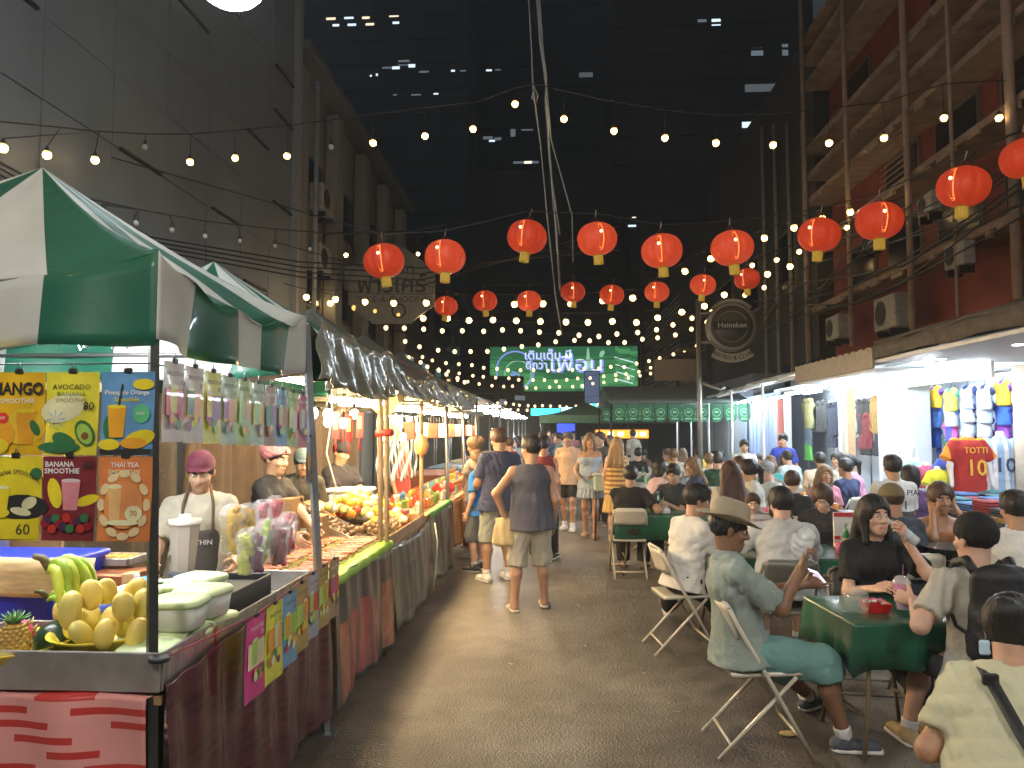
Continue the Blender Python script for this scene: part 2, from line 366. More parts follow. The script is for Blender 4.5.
    lip = M(tuple(np.array(SKIN[skin])*V(.92, .70, .66)), .45, var=.05); brow = M(HAIRC['black'] if hairc not in ('blond', 'dblond') else HAIRC['dblond'], .8, var=0)
    def mf(c):
        q = (c-hc)@hR/hs; m = np.zeros(len(c), int)
        m[(np.abs(q[:, 0]) < .024) & (q[:, 1] > .086) & (q[:, 2] > -.073) & (q[:, 2] < -.051)] = 1
        m[(np.abs(np.abs(q[:, 0])-.032) < .017) & (q[:, 1] > .070) & (np.abs(q[:, 2]-.035-.0) < .0045)] = 2
        return m
    np_obj('body', vq, sk, root, mf if det else None, [sk, lip, brow])
    if det:
        for q in (-1, 1):
            eb = MB().ball(HL(q*.031, .0765, .009), .0128*hs, M((.7, .68, .66), .2, var=0), 10)
            eb.ball(HL(q*.031, .0818, .0085), .0085*hs, M((.02, .012, .008), .15, var=0), 8); eb.build('eye', root)
    # hair
    hm = M(HAIRC[hairc], .55, var=.35, scale=60, stretch=(1, 1, .12), bump=.5)
    hd = (lambda A, B: (lambda X, Y, Z: A(X, Y, Z)+B(X, Y, Z)))(_wr(.005, 60, seed, .2), _wr(.0035, 230, seed+1, .15))
    if hair:
        g = (.010 if not hat else .004) if hair == 'short' else .016
        H = [ell(HL(0, -.014, .040), V(.078+g, .100+g, .092+g)*hs, hR)]
        cl = []
        if hair == 'short':
            H += ([ell(HL(0, .03, .10), V(.065, .06, .035)*hs, hR, k=.02)] if not hat else [])+[ell(HL(0, .125, -.01), V(.088, .085, .085)*hs, hR, op='-', k=.01)]
            cl = [(HL(0, -.03, -.035), hR@V(0, .62, -1))]
        else:
            H += [ell(HL(0, .125, -.035), V(.083, .095, .112)*hs, hR, op='-', k=.008)]
            if hair == 'long':
                for q in (-1, 0, 1): H.insert(1, cone(HL(q*.055, -.045, .0), hip+up*.36*s+latx*q*.105*s-fw*(.115*s), .055*hs, .042*hs, k=.04))
                H.insert(1, cone(HL(.075, .0, -.0), HL(.078, .015, -.16), .026*hs, .018*hs, k=.02)); H.insert(1, cone(HL(-.075, .0, -.0), HL(-.078, .015, -.16), .026*hs, .018*hs, k=.02))
            if hair == 'bob': H.insert(1, ell(HL(0, -.045, -.045), V(.088, .066, .085)*hs, hR))
            if hair in ('tail', 'bun'):
                cl = [(HL(0, -.03, -.06), hR@V(0, .4, -1))]
                if hair == 'tail': H += [cone(HL(0, -.11, .05), HL(0, -.155, .0), .028*hs, .032*hs), cone(HL(0, -.155, 0), HL(0, -.14, -.17), .034*hs, .016*hs)]
                else: H += [ell(HL(0, -.125, .055), V(.05, .045, .05)*hs)]
        if hair == 'hl': pass
        vqh = nets(H, hvox, .02, cl if hair != 'tail' and hair != 'bun' else (), hd, (lambda X, Y, Z: .007*np.sin(X*170+np.sin(Y*90)*2)*np.sin(Y*150+1)+.004*np.sin(Z*40+X*60)))
        np_obj('hair', vqh, hm, root)
    if hat:
        kind, hcol = hat; ht = cloth(hcol); mb = MB()
        if kind == 'cap':
            np_obj('cap', nets([ell(HL(0, -.012, .045), V(.092, .114, .105)*hs, hR), slab(HL(0, .06, .052), HL(0, .165, .042), (.075*hs, .012), (.055*hs, .008), hR@V(1, 0, 0), k=.01)], hvox, .01,
                       [(HL(0, 0, .036), hR@V(0, .12, -1))], wrinkle(.001, 30, seed)), ht, root)
        if kind == 'beanie':
            np_obj('cap', nets([ell(HL(0, -.016, .045), V(.093, .116, .108)*hs, hR)], hvox, .01, [(HL(0, 0, .012), hR@V(0, .25, -1))], wrinkle(.0015, 30, seed)), ht, root)
        if kind == 'capback':
            np_obj('cap', nets([ell(HL(0, -.012, .045), V(.092, .114, .105)*hs, hR), slab(HL(0, -.06, .042), HL(0, -.165, .022), (.075*hs, .012), (.055*hs, .008), hR@V(1, 0, 0), k=.01)], hvox, .01,
                       [(HL(0, 0, .026), hR@V(0, .12, -1))], wrinkle(.001, 30, seed)), ht, root)
        if kind == 'net':
            np_obj('hair_net', nets([ell(HL(0, -.03, .055), V(.10, .118, .10)*hs, hR), cone(HL(-.05, .05, .06), HL(.05, .05, .06), .03*hs, .03*hs)], hvox, .02, [(HL(0, 0, .012), hR@V(0, .5, -1))], wrinkle(.005, 60, seed)), ht, root)
        if kind == 'western':
            Rm = Matrix([list(r) for r in hR]).to_4x4(); T = Matrix.Translation(Vector(HL(0, -.012, .070)))@Rm@Matrix.Rotation(R(-4), 4, 'X')@Matrix.Scale(hs, 4)
            def brimz(t): return .030*abs(math.cos(t))**3-.012*abs(math.sin(t))
            prof = [(.094, -.008), (.120, -.010), (.145, -.008), (.163, -.002), (.166, .001), (.160, .003), (.140, -.001), (.118, -.002), (.100, .006)]
            n = 48; vs = []
            for (r, z_) in prof:
                for k_ in range(n):
                    t = 2*PI*k_/n; vs.append((r*math.cos(t), r*1.16*math.sin(t), z_+brimz(t)*max(0, (r-.1)/.066)))
            fs = [(i*n+k_, i*n+(k_+1) % n, (i+1)*n+(k_+1) % n, (i+1)*n+k_) for i in range(len(prof)-1) for k_ in range(n)]
            b = MB().add(vs, fs, ht, True); b.xf(T); hb = b.build('hat_brim', root)
            c = MB(); prof = [(.097, -.012), (.098, .03), (.094, .065), (.088, .092), (.072, .108), (.045, .106), (.001, .100)]
            c.lathe(prof, ht, n=40, sy=1.15, fn=lambda t, z_: 1-(.12*max(0, z_-.03)/.07)*max(0, math.sin(t))*abs(math.cos(t))); c.v = [(a, b_, z_-.022*math.exp(-(a/.022)**2)*(1 if z_ > .09 else 0)) for a, b_, z_ in c.v]
            c.xf(T); c.build('hat_crown', root)
            d = MB().lathe([(.0985, -.008), (.1005, -.006), (.1005, .016), (.098, .018)], cloth((.30, .25, .17)), n=40, sy=1.15); d.xf(T); d.build('hat_band', root)
    # clothes ----------------------------------------------------------------
    g = .013
    if top:
        kind, col = top[0], top[1]; mt = cloth(col); T = torso(g, -.10*s if not sit else -.04)+[slab(hip-up*(.17*s if not sit else .06), hip+up*.10*s, (.186*s*fd+.040, .126*s*fd+.044), (.15*s*fd+g+.006, .105*s*fd+g+.006), latx)]+bust(g)
        fl = {'tee': .72, 'polo': .80, 'tank': 0, 'long': 1, 'dress': 0, 'crop': .5}[kind]
        for i in (0, 1):
            if fl: T += [cone(hip+up*.472*s, sh[i]+up*.006, .043*s+g, .042*s*fa*ms+g)]
            else: T += [cone(hip+up*.44*s, hip+up*.44*s+(sh[i]-hip-up*.455*s)*.72, .05*s+g, .045*s+g)] if kind != 'dress' else []
            if fl:
                a = arms[i]; T.append(cone(a[0], a[0]+(a[1]-a[0])*fl, .047*s*fa*ms+g, .050*s*fa*ms+g+.004, flat=1, k=.02))
                if kind == 'long': T.append(cone(a[1], a[1]+(a[2]-a[1])*.93, .044*s*fa*ms+g, .034*s+g, flat=1))
        hem = -.13*s if not sit else -.07
        if len(top) > 2: hem = top[2]
        cl = [(hip+up*hem, -up)]
        if kind == 'dress': cl.append((chest+up*.035*s, up))
        nk = cone(neckb-up*(.02 if kind != 'tank' else .05), hc, .064*s*(.7+.3*fat), .085*s, op='-', k=.006)
        vt = nets(T+[nk], min(vox, .012) if det else vox*.8, .035, cl, wrinkle(.009 if det else .004, 30, seed))
        tm = [mt]; tf = None
        if len(top) > 3:
            tm = [mt, cloth(top[3][1])]
            if top[3][0] == 'hs': tf = lambda c: ((np.sin(((c-hip)@up)*2*PI/.07)) > .2).astype(int)
            if top[3][0] == 'low': tf = lambda c: (((c-hip)@up) < .2*s).astype(int)
        np_obj({'tee': 'shirt', 'polo': 'polo_shirt', 'tank': 'tank_top', 'long': 'long_sleeved_shirt', 'dress': 'dress_top', 'crop': 'shirt'}[kind], vt, mt, root, tf, tm)
        if kind == 'polo':
            np_obj('collar', nets([cone(neckb-up*.012*s-fw*.01, neckb+up*.036*s-fw*.004, .079*s, .067*s, flat=1), cone(neckb-up*.05*s, neckb+up*.09*s, .060*s, .058*s, op='-', k=.003)], .006, .006, [(neckb-up*.012, -up)]), mt, root)
    if bottom:
        kind, col = bottom[0], bottom[1]; mt = cloth(col); B_ = [slab(hip-up*.05*s*(0 if sit else 1), hip+up*.10*s, (.165*s*fd+.012, .118*s*fd+.010), (.15*s*fd+.006, .105*s*fd+.006), latx)]
        fr = {'shorts': .82, 'longshorts': 1.0, 'pants': 1, 'skirt': 0, 'mini': 0, 'maxi': 0, 'sitskirt': 1}[kind]; cl = [(hip+up*(.085 if not sit else .05)*s, up)]
        if fr:
            for l in legs:
                e = l[0]+(l[1]-l[0])*min(fr, 1); B_.append(cone(l[0], e, .092*s*fa+.016, (.072 if kind != 'pants' else .066)*s*fa+.014, flat=0 if kind == 'pants' else 1, k=.03))
                if kind == 'longshorts': B_.append(cone(e, l[1]+(l[2]-l[1])*.16, .074*s*fa+.014, .072*s*fa+.014, flat=1))
                if kind == 'pants': B_.append(cone(l[1], l[1]+(l[2]-l[1])*.95, .073*s*fa+.014, .056*s*fa+.014, flat=1))
        if kind in ('skirt', 'mini', 'maxi'):
            ln = {'skirt': .55, 'mini': .40, 'maxi': .88}[kind]*s; wd = {'skirt': .25, 'mini': .235, 'maxi': .22}[kind]*s
            B_.append(slab(hip+up*.12*s, hip-V(0, 0, ln-.12*s), (.15*s, .11*s), (wd, wd*.8), latx, flat=1))
        if kind in ('skirt', 'mini', 'maxi'):
            ff = lambda X, Y, Z: .008*np.sin(np.arctan2(Y-hipy, X)*16+np.sin(Z*14))*np.clip((hipz+.05-Z)*4, 0, 1)
        else: ff = wrinkle(.008 if det else .004, 28, seed+5)
        np_obj({'shorts': 'shorts', 'longshorts': 'shorts', 'pants': 'trousers', 'skirt': 'skirt', 'mini': 'skirt', 'maxi': 'long_skirt', 'sitskirt': 'skirt'}[kind], nets(B_, min(vox, .012) if det else vox*.8, .035, cl, ff), mt, root)
    # shoes
    if shoes:
        kind, col = shoes; mt = cloth(col, .6); so = M((.75, .74, .72) if kind != 'boot' else (.05, .05, .05), .6, var=.05)
        for l in legs:
            an, fdv = l[2], l[3]; lt = np.cross(fdv, V(0, 0, 1)); b = V(an[0], an[1], an[2]-.085*s)
            if kind in ('sneaker', 'boot'):
                sh_ = nets([slab(b+V(0, 0, .040)-fdv*.045*s, b+V(0, 0, .036)+fdv*.165*s, (.040*s, .042*s), (.046*s, .026*s), lt), cone(b+V(0, 0, .05)-fdv*.012, b+V(0, 0, .10), .046*s, .044*s, flat=1, k=.02)], .008 if det else .014, .015,
                           [(b+V(0, 0, .018), V(0, 0, -1))], wrinkle(.001, 60, seed))
                so_ = nets([slab(b+V(0, 0, .014)-fdv*.045*s, b+V(0, 0, .014)+fdv*.172*s, (.046*s, .03*s), (.052*s, .03*s), lt)], .007 if det else .013, .01, [(b+V(0, 0, .026), V(0, 0, 1)), (b+V(0, 0, .002), V(0, 0, -1))])
                o = np_obj('shoe', sh_, mt, root); np_obj('sole', so_, so, o)
                if kind == 'sneaker' and det:
                    np_obj('sock', nets([cone(b+V(0, 0, .07), b+V(0, 0, .07)+(l[1]-an)*.17, .044*s, .047*s, flat=1)], .008, .01), cloth((.7, .7, .7)), root)
            else:
                so_ = nets([slab(b+V(0, 0, .012)-fdv*.05*s, b+V(0, 0, .012)+fdv*.172*s, (.042*s, .03*s), (.050*s, .03*s), lt)], .007 if det else .013, .01, [(b+V(0, 0, .024), V(0, 0, 1)), (b+V(0, 0, .002), V(0, 0, -1))])
                o = np_obj('sandal', so_, mt, root)
                np_obj('strap', nets([slab(b+fdv*.055*s-lt*.03*s+V(0, 0, .03), b+fdv*.055*s+lt*.03*s+V(0, 0, .03), (.030, .034), (.030, .034), fdv)], .007 if det else .013, .01, [(b+V(0, 0, .012), V(0, 0, -1))]), mt, o)
    root['_j'] = 0; del root['_j']
    info = dict(root=root, arms=arms, legs=legs, hip=hip, up=up, fw=fw, lat=latx, chest=chest, neckb=neckb, HL=HL, s=s, hR=hR)
    mw = Matrix.Translation((x, y, z))@Matrix.Rotation(R(face-90), 4, 'Z')
    info['world'] = lambda p: mw@Vector(tuple(p)); info['mw'] = mw
    return info
# ---------------- world ------------------------------------------------------
w = bpy.data.worlds.new('World'); S.world = w; w.use_nodes = True; nt = w.node_tree
sk = nt.nodes.new('ShaderNodeTexSky'); sk.sky_type = 'NISHITA'; sk.sun_disc = False; sk.sun_elevation = R(-3); sk.sun_rotation = R(200); sk.air_density = 1.5
ad = nt.nodes.new('ShaderNodeMixRGB'); ad.blend_type = 'ADD'; ad.inputs[0].default_value = 1; ad.inputs[2].default_value = (.028, .046, .064, 1)   # city glow on the night sky
nt.links.new(sk.outputs[0], ad.inputs[1]); nt.links.new(ad.outputs[0], nt.nodes['Background'].inputs[0]); nt.nodes['Background'].inputs[1].default_value = .1
sl = bpy.data.lights.new('moon', 'SUN'); sl.energy = .02; sl.angle = R(.5); sl.color = (.8, .88, 1); so = bpy.data.objects.new('moon', sl); C.objects.link(so); so.rotation_euler = (R(40), 0, R(200))
S.view_settings.view_transform = 'Standard'; S.view_settings.look = 'None'; S.view_settings.gamma = 1; S.view_settings.exposure = 2.0
cy = S.cycles; cy.use_denoising = True; cy.sample_clamp_indirect = 4; cy.max_bounces = 6; cy.diffuse_bounces = 3; cy.glossy_bounces = 2; cy.transmission_bounces = 4; cy.transparent_max_bounces = 12
cy.caustics_reflective = False; cy.caustics_refractive = False
# ---------------- street ------------------------------------------------------
def asphalt():
    m = bpy.data.materials.new('asphalt'); m.use_nodes = True; nt = m.node_tree; N = nt.nodes; L = nt.links; b = N['Principled BSDF']
    tc = N.new('ShaderNodeTexCoord')
    def noise(sc, det=4):
        n = N.new('ShaderNodeTexNoise'); n.inputs['Scale'].default_value = sc; n.inputs['Detail'].default_value = det; L.new(tc.outputs['Object'], n.inputs['Vector']); return n
    big = noise(.55, 5); mid = noise(5, 5); fine = noise(110, 3)
    vo = N.new('ShaderNodeTexVoronoi'); vo.inputs['Scale'].default_value = 75; L.new(tc.outputs['Object'], vo.inputs['Vector'])
    r1 = N.new('ShaderNodeValToRGB'); r1.color_ramp.elements[0].position = .38; r1.color_ramp.elements[0].color = (.098, .088, .076, 1); r1.color_ramp.elements[1].position = .62; r1.color_ramp.elements[1].color = (.25, .228, .198, 1)
    L.new(big.outputs[0], r1.inputs[0])
    r2 = N.new('ShaderNodeValToRGB'); r2.color_ramp.elements[0].position = .35; r2.color_ramp.elements[0].color = (.5, .5, .5, 1); r2.color_ramp.elements[1].position = .75; r2.color_ramp.elements[1].color = (1.7, 1.6, 1.5, 1)
    L.new(fine.outputs[0], r2.inputs[0]); mx = N.new('ShaderNodeMixRGB'); mx.blend_type = 'MULTIPLY'; mx.inputs[0].default_value = 1
    L.new(r1.outputs[0], mx.inputs[1]); L.new(r2.outputs[0], mx.inputs[2])
    r3 = N.new('ShaderNodeValToRGB'); r3.color_ramp.elements[0].position = .33; r3.color_ramp.elements[0].color = (.55, .55, .55, 1); r3.color_ramp.elements[1].position = .6; r3.color_ramp.elements[1].color = (1.15, 1.15, 1.15, 1)
    L.new(mid.outputs[0], r3.inputs[0]); m2 = N.new('ShaderNodeMixRGB'); m2.blend_type = 'MULTIPLY'; m2.inputs[0].default_value = .8; L.new(mx.outputs[0], m2.inputs[1]); L.new(r3.outputs[0], m2.inputs[2])
    L.new(m2.outputs[0], b.inputs['Base Color'])
    mr = N.new('ShaderNodeMapRange'); mr.inputs[3].default_value = .24; mr.inputs[4].default_value = .55; L.new(mid.outputs[0], mr.inputs[0]); L.new(mr.outputs[0], b.inputs['Roughness'])
    ad = N.new('ShaderNodeMath'); ad.operation = 'ADD'; L.new(vo.outputs[0], ad.inputs[0]); L.new(fine.outputs[0], ad.inputs[1])
    bm = N.new('ShaderNodeBump'); bm.inputs['Strength'].default_value = .9; bm.inputs['Distance'].default_value = .008; L.new(ad.outputs[0], bm.inputs['Height']); L.new(bm.outputs[0], b.inputs['Normal'])
    return m
tag(MB().quad((-60, -30, 0), (60, -30, 0), (60, 260, 0), (-60, 260, 0), asphalt()).build('street'), kind='structure')
CONC = M((.22, .21, .20), .85, var=.2, scale=3, bump=.2)
tag(MB().box((7.6, 15, .05), (5, 60, .1), CONC, bev=.02).build('pavement'), kind='structure')
m = bpy.data.materials.new('haze'); m.use_nodes = True; nt = m.node_tree; nt.nodes.remove(nt.nodes['Principled BSDF']); v = nt.nodes.new('ShaderNodeVolumePrincipled'); v.inputs['Density'].default_value = .002; v.inputs['Color'].default_value = (.88, .93, .98, 1); v.inputs['Anisotropy'].default_value = .3; nt.links.new(v.outputs[0], nt.nodes['Material Output'].inputs['Volume'])
tag(MB().box((0, 58, 56), (150, 190, 114), m).build('haze'), kind='stuff')
# ---------------- grey clad building on the left -------------------------------
GP = M((.15, .168, .182), .62, .1, var=.14, scale=.9, stretch=(1, 1, .25)); GPD = M((.03, .03, .033), .8)
t = thing('clad_building', 'tall grey building clad in large sheet panels behind the striped stall', 'building', (-5.1, 4, 0))
MB().box((-3.05, 0, 6.5), (6, 20, 13), GPD).build('core', t)
b = MB(); rr = random.Random(3)
for i in range(17):
    for j in range(16):
        y = -9.4+i*1.17; z = .42+j*.845
        b.box((-.01+rr.uniform(-.006, .006), y, z), (.05, 1.155, .835), GP, (rr.uniform(-.004, .004), rr.uniform(-.008, .008), 0))
b.build('panel_cladding', t)
b = MB()
for i in range(17):
    for j in range(3, 16):
        if rr.random() < .30: b.box((.035, -9.4+i*1.17, .0+j*.845), (.045, .9, .035), DARKM)
tag(b.build('slot_vent', t), kind='stuff')
b = MB(); b.box((.06, 9.9, 6.3), (.16, .16, 12.6), M((.28, .28, .28), .5, .3)); b.build('corner_post', t)
# pale concrete building beyond
PC = M((.20, .195, .18), .85, var=.2, scale=1.5, stretch=(1, 1, .3), bump=.15)
def ac_unit(loc, rz, label, s=1.0, grp='air conditioners on the facades'):
    t = thing('air_conditioner', label, 'air conditioner', loc, rz, grp)
    b = MB().box((0, 0, .3*s), (.8*s, .3*s, .58*s), M((.26, .25, .23), .6, var=.25), bev=.02); b.build('casing', t)
    b = MB().lathe([(.235*s, 0), (.25*s, -.012), (.225*s, -.014)], M((.35, .34, .32), .6), (-.12*s, -.152*s, .3*s), 20, rot=(PI/2, 0, 0))
    for k in range(4): b.lathe([(.05*(k+1)*s-.004, 0), (.05*(k+1)*s, .004), (.05*(k+1)*s+.004, 0)], DARKM, (-.12*s, -.158*s, .3*s), 16, rot=(PI/2, 0, 0))
    b.lathe([(.001, 0), (.22*s, .001)], M((.04, .04, .04), .8), (-.12*s, -.1535*s, .3*s), 16, rot=(PI/2, 0, 0)); b.build('fan_grille', t)
    for q in (-1, 1): MB().box((q*.25*s, 0, -.05), (.04, .34*s, .1), DARKM).build('bracket', t)
    return t
t = thing('concrete_building', 'pale concrete building with pilasters just beyond the grey clad wall', 'building', (-5.3, 19.6, 0))
MB().box((-2.6, 0, 4.7), (5, 10.9, 9.4), PC).build('wall', t)
b = MB()
for k in range(5): b.box((.08, -5.1+k*2.5, 4.6), (.3, .55, 9.2), PC, bev=.02)
b.build('pilaster', t); tag(t.children[-1], kind='stuff')
MB().box((.15, 0, 9.5), (.6, 11.1, .22), M((.10, .10, .10), .8), bev=.03).build('roof_ledge', t)
for k in range(4):
    for j in range(3):
        wn = MB().box((-.07, -3.85+k*2.5, 2.8+j*2.2), (.1, 1.3, 1.1), DARKM).build('window_frame', t)
        MB().box((-.005, -3.85+k*2.5, 2.8+j*2.2), (.02, 1.15, .95), M((.03, .035, .04), .12)).build('pane', wn)
for k, (yy, zz, w_) in enumerate(((15.3, 5.1, 'lowest'), (15.4, 6.4, 'second'), (18.0, 5.2, 'farther'))):
    ac_unit((-5.0, yy, zz), R(90), ['air conditioner low on the pale concrete facade at left', 'air conditioner above another one on the pale concrete facade', 'air conditioner farther along the pale concrete facade'][k])
t = thing('drain_pipe', 'thin pipe running up the pale concrete facade at left', 'pipe', (-4.9, 14.7, 0)); MB().tube([(0, 0, 0), (0, 0, 9)], .05, M((.3, .3, .29), .6)).build('pipe', t)
t = thing('dark_shophouse', 'dark shophouse row behind the left market stalls beyond the concrete building', 'building', (-5.5, 34, 0))
DK = M((.07, .068, .065), .85, var=.25, scale=1.2); DK2 = M((.045, .048, .052), .8, var=.25, scale=.5)
MB().box((-3, 0, 4.2), (6, 17.6, 8.4), DK).build('wall', t); MB().box((.3, 0, 8.3), (.9, 17.8, .3), DK2).build('roof_ledge', t)
for k in range(5):
    for j in range(2):
        wn = MB().box((.03, -6.8+k*3.4, 4+j*2.5), (.08, 1.8, 1.3), DK2).build('window_frame', t); MB().box((.08, -6.8+k*3.4, 4+j*2.5), (.02, 1.6, 1.1), M((.05, .05, .055), .15)).build('pane', wn)
# Thai restaurant sign hung over the left stalls
c = W(392, 288, 16.5); t = thing('hanging_sign', 'unlit pale shop sign with Thai lettering over the left stalls', 'sign', c); t.scale = (.86, 1, .86)
SG = M((.17, .165, .15), .6, var=.15); BK = M((.03, .03, .03), .7)
b = MB(); out = [(-1.15, -.45), (-.5, -.95), (.5, -.95), (1.15, -.45), (1.15, .45), (.35, 1.05), (0, 1.2), (-.35, 1.05), (-1.15, .45)]
b.add([(x, -.05, z) for x, z in out]+[(x, .05, z) for x, z in out], [tuple(range(9)), tuple(range(9, 18))[::-1]]+[(i, i+9, (i+1) % 9+9, (i+1) % 9) for i in range(9)], SG); b.build('board', t)
b = MB(); b.text('ร้านอา', .38, BK, (.15, -.056, .48)); b.text('ฟาริเศร์', .62, BK, (0, -.056, .06), bold=.01); b.text('"LIKE-A-CHOON"', .24, BK, (0, -.056, -.32)); b.lathe([(.15, 0), (.2, .002)], BK, (.2, -.056, -.62), 16, rot=(PI/2, 0, 0)); b.build('lettering', t)
MB().tube([(-.9, 0, .5), (-1.2, 0, 1.5)], .02, DARKM).tube([(.9, 0, .5), (.9, 0, 1.5)], .02, DARKM).tube([(-4, 0, 1.5), (1.3, 0, 1.5)], .03, DARKM).build('hanging_bracket', t)
# leaning roof frame behind it
# ---------------- far towers ----------------------------------------------------
LITW = E((.75, .88, 1), .35); LITY = E((1, .85, .6), .35); LITD = E((.35, .42, .5), .09)
TW = M((.075, .10, .12), .8, var=.2, scale=.05); TW2 = M((.09, .09, .09), .85, var=.2, scale=.2)
def tower(label, px0, px1, pytop, Y, mat, wins, depth=12, name='tower_block', floors=0):
    a = W(px0, pytop, Y); c2 = W(px1, pytop, Y); cx = (a.x+c2.x)/2; wd = abs(c2.x-a.x); h = a.z
    t = thing(name, label, 'building', (cx, Y+depth/2, 0)); MB().box((0, 0, h/2), (wd, depth, h), mat).build('wall', t)
    if floors:
        b = MB(); z = 3
        while z < h: b.box((0, -depth/2-.1, z), (wd, .2, .25), mat); z += floors
        tag(b.build('floor_band', t), kind='stuff')
    for (x, y, ww, hh, m) in wins:
        p = W(x, y, Y-.02)-Vector((cx, Y+depth/2, 0)); sx = ww/F*Y; sz = hh/F*Y
        f = MB().box(p, (sx*1.12, .1, sz*1.3), DK2).build('window', t); MB().box(p-Vector((0, .06, 0)), (sx, .03, sz), m).build('pane', f)
    return t
tower('tall dark tower at upper left with two rows of lit windows', 225, 470, -160, 95, TW, [(331, 19, 10, 2.5, LITY), (349, 18, 10, 2.5, LITW), (366, 18, 8, 2.5, LITY), (394, 16, 10, 2.5, LITY), (336, 25.5, 7, 2.5, LITW), (352, 25, 9, 2.5, LITW), (370, 24.5, 9, 2.5, LITY), (396, 23, 7, 2.5, LITW), (396, 68, 8, 3, LITW), (412, 66, 7, 3.5, LITW), (404, 63, 12, 6, LITD), (387, 68, 10, 2, LITD), (424, 72, 10, 2, LITD), (371, 76, 2, 2, LITW), (377, 75, 2, 2.5, LITW), (453, 71, 4, 2, LITW), (463, 71, 6, 1.5, LITD), (395, 95, 4, 1.5, LITD), (416, 95, 10, 1.5, LITD), (436, 94, 5, 1.5, LITW)], floors=3.4)
tower('distant dark tower in the centre with faint lit windows', 472, 610, -60, 110, TW, [(489, 70.5, 6, 2, LITW), (498, 70, 6, 1.5, LITD), (488, 138, 10, 3, LITD), (498, 139, 7, 3, LITD), (492, 141, 6, 2, LITW), (513, 133, 5, 8, LITD), (527, 130, 12, 1.5, LITD), (526, 162.5, 26, 2.5, LITD), (528, 162.5, 8, 2.5, LITY), (586, 75, 14, 5, E((.06, .07, .07), .4)), (631, 181, 1.5, 1.5, LITW)], floors=3.2)
tower('dark tower right of centre with a few bluish lit windows', 612, 810, -100, 85, TW2, [(702, 21, 9, 3, LITD), (716, 22.5, 9, 7, LITW), (784, 21, 6, 2, LITW), (785, 50, 6, 12, LITD), (757, 52, 12, 8, E((.12, .15, .18), .3)), (765, 88, 40, 8, E((.08, .09, .1), .3)), (748, 125, 12, 6, LITW), (759, 124, 8, 8, LITD), (786, 121, 14, 5, LITD), (634, 218, 4, 2, LITY), (632, 226, 8, 2, LITW), (634, 249, 8, 1.5, LITD), (632, 283, 4, 2, LITY), (633, 293, 6, 2, LITY), (633, 300, 3, 2, LITD)], floors=3.3)
tower('plain grey concrete block beyond the hanging cables', 466, 618, 171, 70, M((.085, .088, .09), .9, var=.15, scale=.2), [], 8, 'concrete_block')
tower('narrow grey block standing right of the green screen', 640, 706, 225, 56, M((.12, .115, .11), .9, var=.25, scale=.4), [(652, 262, 10, 14, DK2), (652, 300, 10, 14, DK2)], 8, 'concrete_block', 3)
tower('low dark building under the distant green screen', 440, 700, 360, 62, DK2, [(500, 402, 12, 6, LITD), (520, 398, 10, 5, LITD), (640, 398, 8, 5, LITD), (655, 398, 8, 5, LITD)], 6, 'low_building')
# green advertising screen
a = W(490, 347, 52); c2 = W(638, 391, 52); cx = (a.x+c2.x)/2; cz = (a.z+c2.z)/2; wd = c2.x-a.x; hh = a.z-c2.z
t = thing('led_screen', 'wide glowing green advertising screen with Thai slogan above the far street', 'screen', (cx, 52, cz))
MB().box((0, .25, 0), (wd+.3, .4, hh+.3), BLACK).build('cabinet', t)
b = MB(); GR = [E((.045, .22, .08), .22), E((.08, .33, .12), .22), E((.03, .15, .07), .22)]
def field(u, v):
    return GR[1] if abs(v-.5+.35*math.sin(u*3)) < .12 or (u > .85 and int(v*9+u*6) % 2) else (GR[2] if (v > .78 or int(u*5+v*3) % 4 == 3) else GR[0])
b.grid(lambda u, v: (-wd/2+wd*u, 0.03, -hh/2+hh*v), 60, 18, None, False, field)
LB = E((.22, .26, .75), .33); WH = E((.7, .8, .95), .3); LG = E((.30, .55, .38), .25)
b.text('เติมเต็ม มี', .85, WH, (-1.1, -.0, .95)); b.text('เติมเต็ม มี', .85, LB, (-1.05, .01, .90), bold=.02)
b.text('ดีกว่า', .75, WH, (-1.9, 0, .25)); b.text('ดีกว่า', .75, LB, (-1.85, .01, .2), bold=.02); b.text('เพื่อน', 1.5, WH, (.9, -.0, .3), sx=1.2); b.text('เพื่อน', 1.5, LB, (.96, .01, .22), bold=.03, sx=1.2)
b.lathe([(1.28, 0), (1.38, .001)], LB, (-3.4, .015, -.08), 36, rot=(PI/2, 0, 0)); b.lathe([(.9, 0), (.98, .001)], LG, (-3.2, .014, -.35), 30, rot=(PI/2, 0, 0)); b.text('ชัว', .7, LB, (-3.4, 0, -.5), bold=.02)
b.add([(1.35, .01, -hh/2+.1), (2.1, .01, -hh/2+.1), (1.78, .01, hh/2-.1), (1.68, .01, hh/2-.1)], [(0, 1, 2, 3)], LG)
b.add([(1.2, 0, -1.35), (2.3, 0, -1.35), (2.15, 0, -1.1), (1.35, 0, -1.1)], [(0, 1, 2, 3)], WH); b.ball((1.75, 0, -.9), (.16, .02, .2), E((.9, .3, .2), 1), 10)
b.ball((2.7, 0, 1.05), (.16, .02, .26), LG, 10, (0, .5, 0))
for k in range(5): b.box((4.3, .0, .6-k*.5), (1.5-k*.12, .01, .06), WH, (0, .28, 0))
b.text('เย็น', .5, LG, (4.6, -.01, -.7)); b.build('display', t)
MB().tube([(-wd/2+.5, .3, -hh/2), (-wd/2+.5, .3, -cz)], .15, DARKM).tube([(wd/2-.5, .3, -hh/2), (wd/2-.5, .3, -cz)], .15, DARKM).build('support_post', t)
p = W(495, 385, 50); t = thing('blank_billboard', 'blank grey panel covering the lower left corner of the green screen', 'billboard', p)
